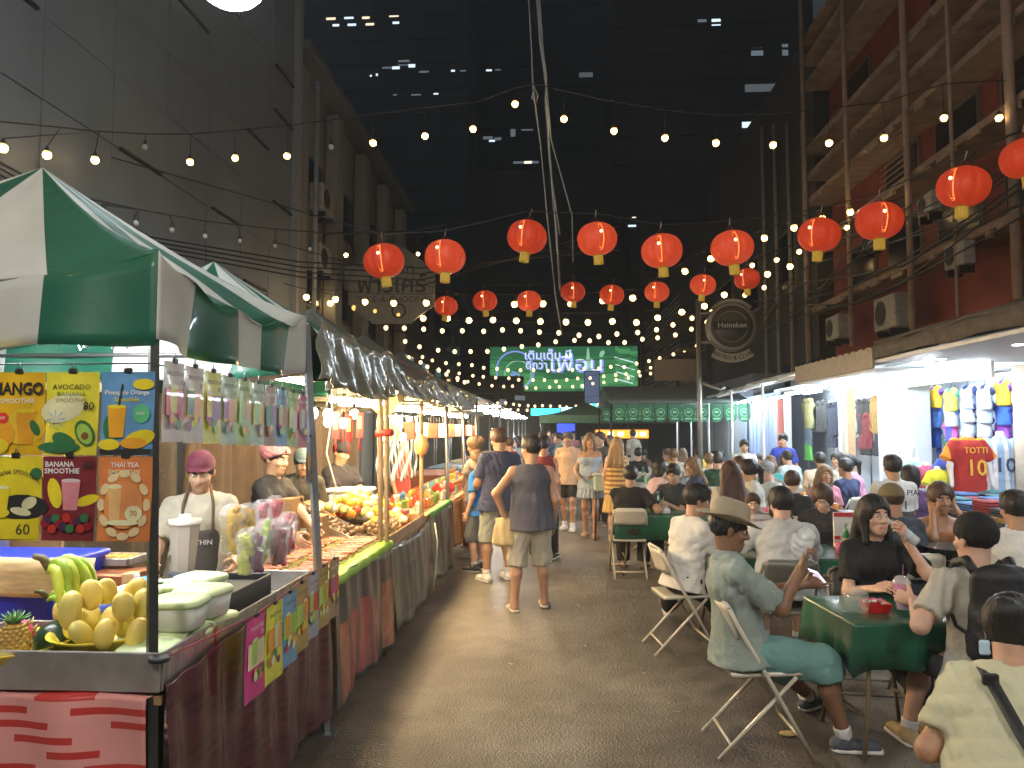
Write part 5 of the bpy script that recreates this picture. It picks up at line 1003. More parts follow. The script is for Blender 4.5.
# guava tubs: frosted tubs with pale lids
TUB = M((.62, .64, .55), .35, var=.05, trans=.25); LIDM = M((.62, .74, .42), .4, var=.06); GUA = M((.42, .58, .16), .5, var=.15)
tubs = [(142, 3.05, 1, 0), (186, 2.86, 1, 0), (160, 2.80, 0, 0), (214, 3.06, 1, 0), (192, 2.66, 0, 0), (222, 2.92, 0, 0), (236, 3.12, 0, 0), (128, 3.02, 0, 0), (165, 3.12, 1, 0), (200, 3.3, 1, 0)]
tl = ['upper tub left of the dark post', 'upper tub just right of the dark post', 'tub low behind the dark post', 'tub near the tray rim', 'nearest tub beside the dark post', 'tub behind the string near the posters', 'tub half hidden behind the magenta poster', 'tub behind the yellow poster', 'upper tub at the back right', 'farthest tub by the black box']
for k, (px, Y, lv, _) in enumerate(tubs):
    p = W(px, 600, Y); x = min(p.x, -1.47); t = thing('fruit_tub', 'frosted plastic fruit container with pale green lid, '+tl[k], 'container', (x, Y, .845+.125*lv), R(12*(k % 3)-8), 'frosted tubs of cut guava'); t.scale = (1.25, 1.25, 1.25)
    def rb(w_, d, z): return [(w_*(abs(math.cos(a))**.45)*(1 if math.cos(a) > 0 else -1), d*(abs(math.sin(a))**.45)*(1 if math.sin(a) > 0 else -1), z) for a in [2*PI*q/24 for q in range(24)]]
    def rlo(b, pr, mat):
        vs = [v for (w_, d, z) in pr for v in rb(w_, d, z)]; n = 24; b.add(vs, [(i*n+q, i*n+(q+1) % n, (i+1)*n+(q+1) % n, (i+1)*n+q) for i in range(len(pr)-1) for q in range(n)]+[tuple(range(n))[::-1], tuple(range(len(vs)-n, len(vs)))], mat, True)
    b = MB(); rlo(b, [(.066, .055, 0), (.072, .06, .008), (.080, .068, .075)], TUB); b.build('tub', t)
    b = MB(); rlo(b, [(.084, .072, .073), (.085, .073, .086), (.078, .066, .094), (.060, .05, .099)], LIDM); b.build('lid', t)
for k, (x, y) in enumerate(((-1.50, 2.72), (-1.62, 2.80), (-1.47, 2.90), (-1.52, 3.06), (-1.66, 2.98), (-1.46, 3.12), (-1.70, 3.12))):
    t = thing('cut_fruit_pack', 'clear wrapped pack of pale green cut fruit lying in the street side tray', 'fruit pack', (x, y, .86+.03*(k % 2)), R(k*37), 'wrapped packs of cut fruit')
    MB().box((0, 0, .03), (.13, .10, .06), M((.55, .68, .45), .2, var=.25, scale=20, coat=.8), bev=.02).build('fruit', t); MB().box((0, 0, .004), (.15, .12, .008), M((.7, .7, .68), .4), bev=.003).build('foam_tray', t)
# clear cups packed with cut fruit
CL = M((.85, .87, .88), .08, var=0, trans=0, alpha=.22, coat=.5)
FR = {'mango yellow': (.85, .42, .02), 'watermelon red': (.60, .04, .05), 'kiwi green': (.38, .55, .05), 'purple': (.22, .02, .12), 'pink': (.65, .12, .18), 'lime yellow': (.60, .62, .08), 'dark red': (.35, .02, .04)}
cups = [(232, 533, 3.34, 'mango yellow', 1.35), (248, 530, 3.42, 'mango yellow', 1.2), (262, 524, 3.56, 'pink', 1.1), (275, 520, 3.66, 'watermelon red', 1.15), (246, 556, 3.16, 'lime yellow', 1.1), (256, 553, 3.20, 'purple', 1.05), (266, 545, 3.36, 'kiwi green', 1.15), (279, 545, 3.40, 'dark red', 1.2), (288, 536, 3.55, 'watermelon red', 1.1), (268, 528, 3.74, 'pink', 1.0)]
cwd = ['tallest at the left', 'second from the left', 'at the back left', 'at the back right', 'nearest at the front left', 'at the front centre', 'in the middle', 'at the right', 'farthest right', 'behind all the others']
for k, (px, py, Y, cn, s) in enumerate(cups):
    p = W(px, py, Y); t = thing('fruit_cup', 'clear cup packed with %s fruit pieces, %s' % (cn, cwd[k]), 'cup', (p.x, Y, p.z-.07*s), 0, 'clear cups of cut fruit'); h = .13*s; r = .042*s
    MB().lathe([(.001, 0), (r*.7, 0), (r, h), (r*1.06, h+.004), (r*.98, h+.002), (r*.68, .004), (.001, .004)], CL, n=18).lathe([(r*1.05, h+.004), (r*.9, h+.035), (r*.5, h+.052), (.001, h+.055)], CL, n=18).build('cup', t); b = MB(); rr = random.Random(k)
    for q in range(16):
        a = rr.uniform(0, 6.28); z = .012+rr.uniform(0, h*1.05); rad = rr.uniform(0, r*.52); b.box((rad*math.cos(a), rad*math.sin(a), z), (.022*s, .018*s, .05*s), M(FR[cn], .25, var=.2, coat=.5), (rr.uniform(-.5, .5), rr.uniform(-.5, .5), a), bev=.006)
    tag(b.build('fruit_pieces', t), kind='stuff')
t = tray((-1.60, 3.48, .872), .26, .64, .13, 'black display box standing on the street side tray', BLACK, name='display_box', cat='box')
MB().box((0, 0, .06), (.22, .60, .08), M((.03, .03, .03), .6)).build('inner_riser', t)
t = thing('straw_basket', 'dark pleated basket left of the fruit cups', 'basket', (-1.70, 3.02, .955)); MB().lathe([(.001, 0), (.055, 0), (.085, .09), (.08, .088), (.05, .005)], M((.10, .06, .035), .8), n=40, fn=lambda a, z: 1+.05*math.sin(a*20)).build('body', t)
def bag(loc, s, col, label, seed=1):
    f = wrinkle(.012, 22, seed, 1); o = np_obj('plastic_bag', nets([ell((0, 0, .05), V(.09, .07, .05)*s), ell((.03, .0, .08), V(.05, .05, .04)*s)], .009, .03, (), f), M(col, .35, var=.05, coat=.3)); o.location = loc; return tag(o, label, 'bag')
bag((-1.76, 3.22, .93), .8, (.70, .08, .45), 'bright pink plastic bag behind the basket', 3); bag((-1.84, 3.0, .94), .7, (.08, .12, .55), 'blue plastic bag between the tubs and the basket', 5)
# blender jug & oven & bottles & blue box
t = thing('blender', 'countertop blender with tall ribbed jug behind the dark post', 'blender', (W(184, 560, 3.95).x, 3.95, .832)); MB().lathe([(.085, 0), (.09, .02), (.075, .14), (.05, .15)], M((.06, .07, .09), .35), n=20).build('base', t)
MB().lathe([(.058, .15), (.082, .40), (.078, .40), (.055, .155)], M((.6, .55, .48), .25, alpha=.55, var=0), n=8, smooth=False).build('jug', t); MB().lathe([(.084, .40), (.084, .425), (.03, .43), (.03, .45), (.001, .45)], M((.5, .46, .4), .5), n=20).build('lid', t)
t = thing('blue_box', 'large bright blue plastic crate behind the fruit at the left edge', 'crate', (W(35, 590, 3.35).x, 3.36, .832)); MB().box((-.1, 0, .16), (.62, .4, .32), M((.015, .03, .55), .4, var=.05), bev=.015).box((-.1, -.012, .315), (.66, .43, .03), M((.02, .04, .62), .4), bev=.008).build('body', t)
o = thing('reed_mat', 'pale wood grain mat draped over the front of the blue crate', 'mat', (W(35, 570, 3.1).x, 3.12, 1.0)); 
MB().grid(lambda u, v: (-.36+.60*u+.03*(1-v), .01*math.sin(u*9)+(.10*max(0, v-.8)), .02+.165*v), 20, 8, M((.50, .36, .18), .6, var=.35, scale=9, stretch=(1, 1, 6))).build('mat', o, thick=.004)
t = thing('toaster_oven', 'small orange lit toaster oven left of the dark post', 'oven', (W(107, 570, 3.45).x, 3.50, .90)); MB().box((0, 0, .085), (.26, .2, .16), M((.35, .12, .05), .4, .4), bev=.01).build('body', t); b = MB().box((-.035, -.103, .085), (.17, .006, .12), M((.05, .02, .01), .15))
for i in range(3):
    for j in range(4): b.box((-.09+i*.02, -.107, .05+j*.02), (.008, .003, .008), M((.6, .4, .2), .4))
b.build('glass_door', t); MB().tube([(.02, -.12, .05), (.02, -.12, .12)], .005, METAL).build('door_handle', t)
t = tray((W(110, 555, 3.6).x, 3.62, 1.08), .26, .18, .035, 'tray of golden pastries standing on the toaster oven', STEEL)
b = MB()
for i in range(5):
    for j in range(2): o = tag(MB().ball((0, 0, 0), (.024, .034, .018), M((.55, .26, .05), .5, var=.2), 10).build('pastry'), 'golden brown pastry on the tray above the toaster oven', 'pastry', 'golden pastries on the oven tray'); o.location = (W(110, 555, 3.6).x-.10+i*.05, 3.59+j*.06, 1.105)
t = thing('sauce_bottle', 'orange bottle with blue cap just left of the dark post', 'bottle', (W(148, 560, 3.3).x, 3.3, .90)); MB().lathe([(.001, 0), (.038, 0), (.04, .01), (.04, .13), (.03, .16)], M((.62, .22, .06), .3), n=18).build('bottle', t); MB().lathe([(.042, .12), (.044, .15), (.032, .175), (.001, .18)], M((.04, .25, .5), .5), n=18).build('cap', t)
t = thing('tall_bottle', 'slim white and violet bottle left of the orange bottle', 'bottle', (W(137, 560, 3.3).x, 3.3, .90)); MB().lathe([(.001, 0), (.022, 0), (.022, .15), (.012, .17), (.012, .19), (.001, .19)], M((.5, .45, .6), .3), n=14).build('bottle', t)
o = tag(MB().box((0, 0, .09), (.06, .06, .18), M((.55, .35, .18), .6), bev=.004).build('juice_carton'), 'tan carton standing right of the toaster oven', 'carton'); o.location = (W(128, 560, 3.35).x, 3.38, .90)
for o_ in set(bpy.data.objects)-_before:
    if o_.parent is None and o_.get('category') not in ('mango', 'bananas', 'dragon fruit', 'cup'): o_.location.z += .04
MBh = M((.22, .14, .08), .8)
t = thing('back_shelf', 'wooden shelf along the back of the fruit stall', 'shelf', (-3.3, 3.9, 0)); MB().box((0, 0, 1.0), (.35, 1.4, .03), WOOD).box((0, 0, 1.5), (.35, 1.4, .03), WOOD).build('shelf', t)
for y in (-.68, .68): MB().box((0, y, .9), (.35, .03, 1.8), WOOD).build('side_panel', t)
rr = random.Random(4)
for k in range(8):
    c = [(.3, .1, .05), (.1, .2, .1), (.5, .4, .3), (.1, .1, .2)][k % 4]; t = thing('jar', 'jar on the back shelf of the fruit stall', 'jar', (-3.28, 3.35+(k % 4)*.3, 1.02 if k < 4 else 1.52), 0, 'jars on the back shelf'); MB().lathe([(.001, 0), (.045, 0), (.045, .13), (.035, .14)], M(c, .3), n=14).build('glass', t); MB().lathe([(.04, .14), (.04, .165), (.001, .166)], METAL, n=14).build('lid', t)
# backdrop curtain of the stalls
for k, (y0, y1, col, lab) in enumerate(((2.7, 4.4, (.035, .033, .032), 'dark tarpaulin closing the back of the fruit stall'), (4.5, 6.9, (.035, .028, .022), 'dark brown tarpaulin behind the grill stall'), (7.0, 9.6, (.05, .033, .02), 'brown tarpaulin behind the nut and balloon stalls'), (9.7, 13.5, (.09, .06, .03), 'tan tarpaulin behind the far stalls'))):
    t = thing('tarpaulin', lab, 'tarpaulin', (-3.62, y0, 0)); MB().grid(lambda u, v: (.05*math.sin(u*21+v)+.02*math.sin(u*50), (y1-y0)*u, .05+2.2*v), 60, 10, cloth(col)).build('sheet', t, thick=.004)
# ---- stall 2: grill skewers -----------------------------------------------------------------
def stall_table(y0, y1, z, label, x0=-2.3, x1=-1.37):
    t = thing('stall_table', label, 'table', ((x0+x1)/2, (y0+y1)/2, 0)); w_ = x1-x0; d = y1-y0; MB().box((0, 0, z-.015), (w_, d, .03), WOOD).build('tabletop', t)
    for sx in (-1, 1):
        for sy in (-1, 1): MB().box((sx*(w_/2-.05), sy*(d/2-.05), z/2-.02), (.04, .04, z-.04), METAL).build('leg', t)
    return t
def skirt(y0, y1, z, mat, label, edge=None, ph=0, x=-1.335, bot=.09, prints=()):
    t = thing('table_skirt', label, 'tablecloth', (x, y0, 0)); L_ = y1-y0
    fx = lambda u, v: .022*math.sin(u*L_*9+ph)*(1-v)+.010*math.sin(u*L_*23+v*3+ph)
    MB().grid(lambda u, v: (fx(u, v)+.03*(1-v), L_*u, bot+.03*math.sin(u*5+ph)+(z-bot-.01)*v), 90, 14, mat).build('cloth', t, thick=.003)
    if edge: MB().grid(lambda u, v: (.008+fx(u, 1)*.5-.12*max(0, v-.4), L_*u, z-.045+.055*min(v, .4)/.4+.002), 60, 6, edge).build('edge_strip', t, thick=.004)
    for (u0, u1, v0, v1, kind) in prints:
        b = MB(); F_ = lambda a, c, o: (fx(u0+(u1-u0)*a, v0+(v1-v0)*c)+.03*(1-(v0+(v1-v0)*c))+.004+o, L_*(u0+(u1-u0)*a), bot+.03*math.sin((u0+(u1-u0)*a)*5+ph)+(z-bot-.01)*(v0+(v1-v0)*c))
        mm = {'red': M((.30, .05, .04), .4, var=.3, scale=7, coat=.3), 'food': M((.30, .10, .05), .4, var=.6, scale=9, coat=.3), 'dark': M((.05, .06, .06), .4, var=.4, scale=5, coat=.3)}[kind]
        b.grid(lambda a, c: F_(a, c, 0), 16, 12, mm); rr = random.Random(int(u0*100))
        b.build('printed_banner', t)
    return t
LIME = M((.28, .50, .03), .55, var=.12); DPL = M((.075, .075, .07), .28, var=.35, scale=4, coat=.5, bump=.1); GPL = M((.10, .11, .09), .3, var=.4, scale=5, coat=.5)
stall_table(4.45, 6.0, .86, 'table of the grill stall covered in skewers'); skirt(4.45, 6.02, .87, DPL, 'dark glossy plastic skirt with printed food pictures under the grill stall', LIME, 0, prints=[(.03, .16, .05, .62, 'food'), (.17, .32, .05, .62, 'red'), (.34, .50, .05, .66, 'red'), (.52, .66, .05, .60, 'red'), (.80, .98, .05, .70, 'food')])
b = MB(); b.box((-1.86, 5.22, .875), (.92, 1.52, .02), M((.28, .42, .06), .6, var=.2, scale=10)); tag(b.build('leaf_mat'), 'green leaf mat spread over the grill stall table', 'mat')
SKW = [M((.36, .09, .03), .4, var=.35, scale=30, coat=.4), M((.45, .17, .05), .4, var=.35, scale=30, coat=.4), M((.26, .05, .02), .4, var=.35, scale=30, coat=.3)]; STICK = M((.60, .46, .25), .6)
def skewer(mat, k):
    t = thing('grilled_skewer', 'grilled meat skewer laid in rows on the leaf mat', 'skewer', (0, 0, 0), 0, 'grilled skewers on the leaf mat')
    MB().tube([(-.16, 0, 0), (.16, 0, 0)], .0025, STICK, 4).build('stick', t); b = MB(); rr = random.Random(k); 
    pts = []; rs = []
    for q in range(15): pts.append((-.11+q*.0165, rr.uniform(-.003, .003), rr.uniform(-.002, .002))); rs.append(.0135*(1 if q % 3 else .72)+rr.uniform(-.001, .001))
    b.tube(pts, rs, mat, 7).build('meat', t); return t
pro = [skewer(SKW[k], k) for k in range(3)]; rr = random.Random(21)
first = [True]*3
for j in range(3):
    for i in range(28):
        k = rr.randrange(3) if j else 0; x = -1.55-j*.29+rr.uniform(-.01, .01); y = 4.52+i*.052+rr.uniform(-.008, .008); z = .902+rr.uniform(0, .012)
        if first[k]: o = pro[k]; first[k] = False
        else: o = dup(pro[k])
        o.location = (x, y, z); o.rotation_euler = (0, rr.uniform(-.04, .04), R(12)+rr.uniform(-.12, .12))
for k, (y, x) in enumerate(((4.55, -1.95), (4.75, -2.0), (5.0, -1.95), (5.3, -2.0), (5.55, -1.95), (5.8, -2.0))):
    t = thing('price_tag', 'small white price card standing between the skewers, %s' % ['nearest', 'second nearest', 'third nearest', 'third farthest', 'second farthest', 'farthest'][k], 'price card', (x, y, .90), R(20)); b = MB().box((0, 0, .08), (.07, .004, .05), M((.75, .75, .72), .5), (-.3, 0, 0)); b.text(['20', '50', '40', '60', '30', '100'][k], .03, INK, (0, -.006, .08), (PI/2-.3, 0, 0)); b.build('card', t); MB().tube([(0, 0, 0), (0, 0, .06)], .003, STICK, 5).build('stick', t)
for k in range(3):
    t = tray((-2.12, 4.7+k*.5, .89), .24, .40, .05, '%s steel tray of sausages at the back of the grill stall' % ['nearest', 'middle', 'farthest'][k], STEEL)
    for q in range(7):
        o = tag(MB().tube([(-.09, 0, 0), (-.05, 0, .006), (.05, 0, .006), (.09, 0, 0)], [.006, .016, .016, .006], SKW[q % 2], 8).build('sausage'), 'grilled sausage lying in a steel tray at the back of the grill stall', 'sausage', 'sausages in the steel trays'); o.location = (-2.12, 4.55+k*.5+q*.048, .93); o.rotation_euler = (0, 0, rr.uniform(-.15, .15))
def carton(loc, sz, label, rz=0, mat=None, name='cardboard_box'):
    t = thing(name, label, 'box', loc, rz); m = mat or M((.30, .17, .08), .8, var=.12); b = MB().box((0, 0, sz[2]/2), sz, m, bev=.004); b.build('carton', t)
    MB().box((0, -sz[1]/2-.001, sz[2]*.5), (.05, .003, sz[2]), M((.42, .28, .14), .4)).box((0, 0, sz[2]+.001), (.05, sz[1], .003), M((.42, .28, .14), .4)).build('tape', t); return t
carton((-2.13, 5.72, .895), (.24, .30, .36), 'tall brown cardboard box between the grill and nut stalls'); carton((-1.93, 5.93, .895), (.16, .20, .20), 'lower brown cardboard box in front of the slanted shellfish tray')
# ---- stall 3: nuts, yellow fruit --------------------------------------------------------------
stall_table(6.1, 7.85, .80, 'table of the nut and dried fruit stall'); skirt(6.05, 7.85, .82, GPL, 'dull grey green plastic skirt with faint print under the nut stall', None, 2, prints=[(.25, .6, .15, .7, 'dark')])
t = tray((-1.82, 6.95, .80), .88, 1.72, .10, 'wide wooden tray heaped with nuts and yellow fruit', M((.36, .24, .13), .7, var=.25), name='wooden_tray')
t = thing('slanted_tray', 'slanted metal tray of dark shellfish leaning up at the nut stall', 'tray', (-1.95, 6.35, .93)); t.rotation_euler = (0, R(24), R(0)); b = MB().box((0, 0, 0), (.72, .42, .012), STEEL).box((0, -.21, .03), (.72, .012, .07), STEEL).box((0, .21, .03), (.72, .012, .07), STEEL).box((.36, 0, .03), (.012, .42, .07), STEEL); b.build('body', t)
NUT = [M((.13, .085, .055), .45, var=.3, scale=30), M((.30, .20, .10), .5, var=.3, scale=30), M((.06, .04, .035), .4, var=.3, scale=30)]
nb = MB().ball((0, 0, 0), (.028, .026, .023), NUT[0], 9); pn = tag(nb.build('shellfish'), 'dark round shellfish heaped on the slanted tray', 'shellfish', 'dark shellfish on the slanted tray')
cnt = 0
for i in range(13):
    for j in range(8):
        x = -.33+i*.053+rr.uniform(-.01, .01); y = -.18+j*.052+rr.uniform(-.01, .01); z = .03+rr.uniform(0, .03); v = Matrix.Rotation(R(24), 3, 'Y')@Vector((x, y, z))+Vector((-1.95, 6.35, .93))
        o = pn if cnt == 0 else dup(pn); o.location = v; o.rotation_euler = (rr.uniform(0, 3), rr.uniform(0, 3), 0); cnt += 1
pn2 = tag(MB().ball((0, 0, 0), (.024, .024, .022), NUT[1], 9).build('nut'), 'brown nut heaped at the street side of the wooden tray', 'nut', 'brown nuts heaped in the wooden tray'); cnt = 0
for i in range(110):
    x = -1.44-abs(rr.gauss(0, .16)); y = 6.2+rr.uniform(0, .95); z = .85+.12*math.exp(-((x+1.6)/.2)**2)*rr.uniform(.5, 1)
    o = pn2 if cnt == 0 else dup(pn2); o.location = (x, y, z); cnt += 1
YF = [M((.85, .55, .06), .4, var=.2), M((.85, .72, .25), .4, var=.2), M((.80, .35, .05), .4, var=.2), M((.60, .08, .05), .4, var=.2), M((.75, .70, .55), .5, var=.15)]
yl = ['yellow', 'pale yellow', 'orange', 'red', 'cream']
pros = [MB().ball((0, 0, 0), (.045, .045, .04), YF[k], 10).build('fruit') for k in range(5)]; used = [0]*5
for k in range(5): tag(pros[k], '%s fruit heaped in the brightly lit wooden tray' % yl[k], 'fruit', yl[k]+' fruit in the wooden tray')
for i in range(170):
    k = rr.choice([0, 0, 1, 1, 2, 4, 3]); x = rr.uniform(-2.2, -1.5); y = rr.uniform(6.65, 7.7); z = .86+.30*math.exp(-((x+1.95)/.30)**2)*rr.uniform(.5, 1)
    o = pros[k] if used[k] == 0 else dup(pros[k]); used[k] += 1; o.location = (x, y, z)
carton((-1.62, 7.62, .82), (.2, .2, .14), 'small dark red box at the far end of the wooden tray', mat=M((.35, .02, .03), .5), name='red_box')
t = thing('cooler_tub', 'pale blue translucent tub with white lid at the back of the nut stall', 'tub', (-2.15, 7.75, .83)); MB().box((0, 0, .15), (.42, .34, .30), M((.50, .62, .70), .3, var=.05), bev=.03).build('tub', t); MB().box((0, 0, .32), (.46, .38, .05), M((.75, .78, .8), .4), bev=.02).build('lid', t)
for k, (x, y, z, s) in enumerate(((-2.3, 6.9, 1.15, 1.0), (-2.2, 7.4, 1.12, .9))):
    bag((x, y, z-.2), 2.2*s, (.62, .42, .20), ['bulging bag of golden snacks standing behind the wooden tray', 'second bag of golden snacks beside the cooler tub'][k], 8+k)
# hanging dried squid/strings at stall 3 and the yellow lantern, red charms
t = thing('yellow_paper_lantern', 'round yellow paper lantern hanging over the nut stall', 'lantern', (-1.72, 7.4, 2.06)); MB().lathe([(.03, -.12)]+[(.135*math.sqrt(max(.04, 1-(z/.125)**2)), z) for z in [-.115+.0115*i for i in range(21)]]+[(.03, .12)], M((.85, .52, .05), .6, emit=1.2, ecol=(1, .55, .08), var=.05), n=24).build('shade', t); MB().tube([(0, 0, .12), (0, 0, .35)], .003, BLACK, 5).build('cord', t)
t = thing('hanging_gourd', 'ribbed orange gourd ornament hanging on the slanting wooden pole', 'ornament', (-1.40, 7.72, 1.62)); MB().lathe([(.001, -.11), (.05, -.09), (.075, 0), (.05, .09), (.001, .11)], M((.75, .40, .15), .5, var=.1), n=24, fn=lambda a, z: 1+.08*math.sin(a*8)).build('body', t); MB().tube([(0, 0, .1), (0, 0, .3)], .003, BLACK, 5).build('cord', t)
for k, (px, py, Y) in enumerate(((336, 425, 5.4), (349, 428, 5.6), (360, 425, 5.8), (343, 418, 6.0))):
    p = W(px, py, Y); t = thing('hanging_charm', 'red and gold paper charm hanging in the grill stall, %s' % ['leftmost', 'second from left', 'rightmost', 'farthest back'][k], 'charm', p, 0, 'red paper charms over the grill stall'); MB().box((0, 0, 0), (.055, .008, .20), M((.60, .04, .03), .5)).box((0, -.006, .02), (.03, .004, .10), M((.8, .6, .15), .4)).build('charm', t); MB().tube([(0, 0, .1), (0, 0, .42)], .002, BLACK, 4).tube([(0, 0, -.1), (0, 0, -.2)], [.004, .010], M((.6, .04, .03), .6), 5).build('cord_and_tassel', t)
t = thing('white_cable', 'loose white electric cable dangling in the grill stall', 'cable', (-1.75, 5.7, 0)); MB().tube([(0, 0, 2.2), (.01, 0, 1.9), (-.03, 0, 1.6), (.04, .02, 1.35), (.02, 0, 1.15)], .006, M((.7, .68, .6), .5), 6).build('cable', t)
t = thing('white_hose', 'white hose hanging down in front of the dark skirts', 'hose', (-1.27, 7.82, 0)); MB().tube([(0, 0, .80), (.03, 0, .6), (.01, 0, .3), (-.01, 0, .1)], .009, M((.6, .6, .55), .5), 6).build('hose', t)
# ---- stalls 4, 5 and beyond ---------------------------------------------------------------------
GST = M((.10, .40, .07), .6)
stall_table(7.95, 9.5, .86, 'table of the toy stall behind the wooden pole'); skirt(7.92, 9.5, .88, GPL, 'dark green grey skirt with a bright green top edge under the toy stall', GST, 1)
stall_table(9.7, 12.0, .84, 'table of the orange clothed stall'); skirt(9.7, 12.0, .86, M((.42, .17, .03), .6, var=.15), 'orange brown cloth skirt of the fifth stall', None, 3, bot=.25)
stall_table(12.3, 15, .84, 'table of the stall behind the shoppers'); skirt(12.3, 15, .86, M((.35, .20, .06), .6, var=.2), 'mustard cloth skirt of the stall behind the shoppers', None, 4, bot=.2)
for k in range(14):
    y = 8.05+.1*(k % 14); z = 1.95; c = [(.55, .68, .75), (.62, .72, .78), (.40, .58, .72)][k % 3]; t = thing('ribbon_strand', 'shiny pale blue ribbon hanging in the toy stall', 'ribbon', (-1.75-.12*(k % 3), y, z), 0, 'pale blue ribbons of the toy stall'); MB().grid(lambda u, v: (.03*(u-.5)+.01*math.sin(v*12+k), .02*math.sin(v*20+k), -.75*v), 2, 24, M(c, .25, .3, var=.1)).build('ribbon', t, thick=.002)
gc = [((.7, .1, .05), 'red'), ((.75, .6, .1), 'yellow'), ((.1, .3, .6), 'blue'), ((.7, .7, .68), 'white'), ((.2, .45, .12), 'green'), ((.7, .3, .05), 'orange')]
tp = {}
for (c, nme) in gc:
    a = thing('toy_packet', '%s packet laid out on the toy and snack stalls' % nme, 'packet', (0, 0, 0), 0, nme+' packets on the far left stalls'); MB().box((0, 0, .06), (.12, .05, .12), M(c, .3, coat=.4), bev=.015).build('packet', a); MB().box((0, 0, .125), (.13, .012, .012), M(tuple(v*.6 for v in c), .4)).build('seal', a); tp[nme] = [a, 0]
for y in np.arange(8.1, 14.9, .22):
    if 9.45 < y < 9.75 or 11.95 < y < 12.35: continue
    for x in (-1.5, -1.72, -1.94):
        nme = rr.choice(gc)[1]; a = tp[nme]; o = a[0] if a[1] == 0 else dup(a[0]); a[1] += 1; o.location = (x, y+rr.uniform(-.03, .03), .87 if y < 9.5 else .85); o.rotation_euler = (0, 0, R(90)+rr.uniform(-.4, .4))
for k in range(26):
    y = 8.2+k*.27; x = -1.62-.22*(k % 3); c, nme = gc[k % 6]; a = thing('hanging_packet', '%s packet hanging in a column over the far left stalls' % nme, 'packet', (x, y, 1.95), 0, nme+' packets hanging over the far left stalls'); b = MB()
    b.box((0, 0, -.02), (.01, .012, .10), DARKM); MB().box((0, 0, -.18), (.13, .03, .2), M(c, .3, coat=.4, var=.25), bev=.01).build('packet', a); b.build('hook', a)
bag((-1.55, 10.3, .92), 1.7, (.60, .03, .02), 'bright red plastic bag on the orange clothed stall', 12)
for k, (px, py, Y, c) in enumerate(((433, 391, 13, (.9, .05, .04)), (446, 393, 13.5, (.2, .2, .9)))):
    p = W(px, py+3, Y); t = thing('led_sign', ['small red lit strip sign above the far left stalls', 'small blue lit strip sign above the far left stalls'][k], 'sign', p); MB().box((0, 0, 0), (.30, .03, .06), E(c, 3), (0, .35, 0)).build('strip', t); MB().box((0, .03, 0), (.32, .03, .08), BLACK, (0, .35, 0)).tube([(0, .03, 0), (0, .03, -.5)], .008, DARKM).build('bracket', t)
# far left stalls 15..34 m
for i in range(6):
    y0 = 15.3+i*3.1; col = [(.12, .13, .11), (.20, .16, .10), (.08, .12, .09), (.25, .2, .14), (.1, .1, .1), (.16, .14, .12)][i]; o_ = ['first', 'second', 'third', 'fourth', 'fifth', 'sixth'][i]
    t = thing('market_stall', '%s small lit stall in the far left row beyond the shoppers' % o_, 'stall', (-2.4, y0+1.3, 0)); MB().grid(lambda u, v: (-1.1+2.2*u, -1.4+2.8*v, 2.35+.45*(1-abs(2*u-1))+.02*math.sin(v*30)), 10, 30, cloth(col)).build('canopy_cloth', t, thick=.01)
    MB().box((0, 0, .42), (1.6, 2.5, .84), cloth([(.3, .1, .05), (.1, .15, .2), (.3, .22, .1)][i % 3])).build('counter', t)
    for sx in (-1, 1):
        for sy in (-1, 1): MB().tube([(sx*1.05, sy*1.35, 0), (sx*1.05, sy*1.35, 2.35)], .02, METAL, 6).build('post', t)
    b = MB()
    for q in range(40): b.box((rr.uniform(.1, .75), rr.uniform(-1.2, 1.2), .9), (.12, .12, .12), M(rr.choice(gc)[0], .4), (0, 0, rr.uniform(0, 3)))
    tag(b.build('goods', t), kind='stuff')
# ---- lamps of the left stalls -----------------------------------------------------------------------
WL = (1, .86, .62); WW = (1, .70, .36)
tube_light((-2.0, 3.3, 2.26), 1.1, R(90), 'white tube light under the striped canopy', (.95, .97, 1), 60); tube_light((-2.6, 2.95, 2.26), .9, 0, 'white tube light behind the big smoothie posters', (.95, .97, 1), 60)
tube_light((-1.9, 5.1, 2.14), .9, R(90), 'warm tube light over the skewers', WL, 62)
lw = ['nearest', 'second nearest', 'third nearest', 'fourth nearest', 'fifth nearest', 'sixth nearest', 'seventh nearest', 'eighth nearest', 'farthest']
for k, (x, y) in enumerate(((-1.75, 6.5), (-1.9, 7.3), (-1.7, 8.4), (-1.9, 9.2), (-1.7, 10.2), (-1.8, 11.2), (-1.7, 12.4), (-1.8, 13.6))): tube_light((x, y, 2.03), .8, R(70), '%s warm tube light under the plastic covered canopies' % lw[k], WW, 125)
for k in range(6): tube_light((-1.7, 16.6+k*3.1, 2.3), 1.0, R(20*(k % 3)-20), '%s tube light of the far left stall row' % lw[k], WL if k % 2 else (.8, .92, 1), 150)
def hang_bulb(p, label, top, r=.035, col=WW, st=35, group='bare bulbs over the left stalls'):
    t = thing('bare_bulb', label, 'bulb', p, 0, group); MB().ball((0, 0, 0), (r, r, r*1.15), E(col, st), 12).build('glass', t); MB().lathe([(.016, 0), (.016, .05), (.006, .06)], BLACK, (0, 0, r*.9), 10).build('socket', t); MB().tube([(0, 0, r+.05), (0, 0, top-p[2])], .003, BLACK, 4).build('cord', t)
for k, (px, py, Y) in enumerate(((328, 414, 5.3), (328, 422, 5.7), (343, 423, 5.6), (354, 414, 5.9), (385, 437, 7.1), (403, 437, 7.4), (313, 413, 5.0))): hang_bulb(W(px, py, Y), 'warm bare bulb over the grill stall, %s' % ['upper left one', 'lower left one', 'in the middle between the charms', 'right one by the poles', 'farther one behind the poles', 'farthest one behind the poles', 'leftmost by the grey post'][k], 2.35)
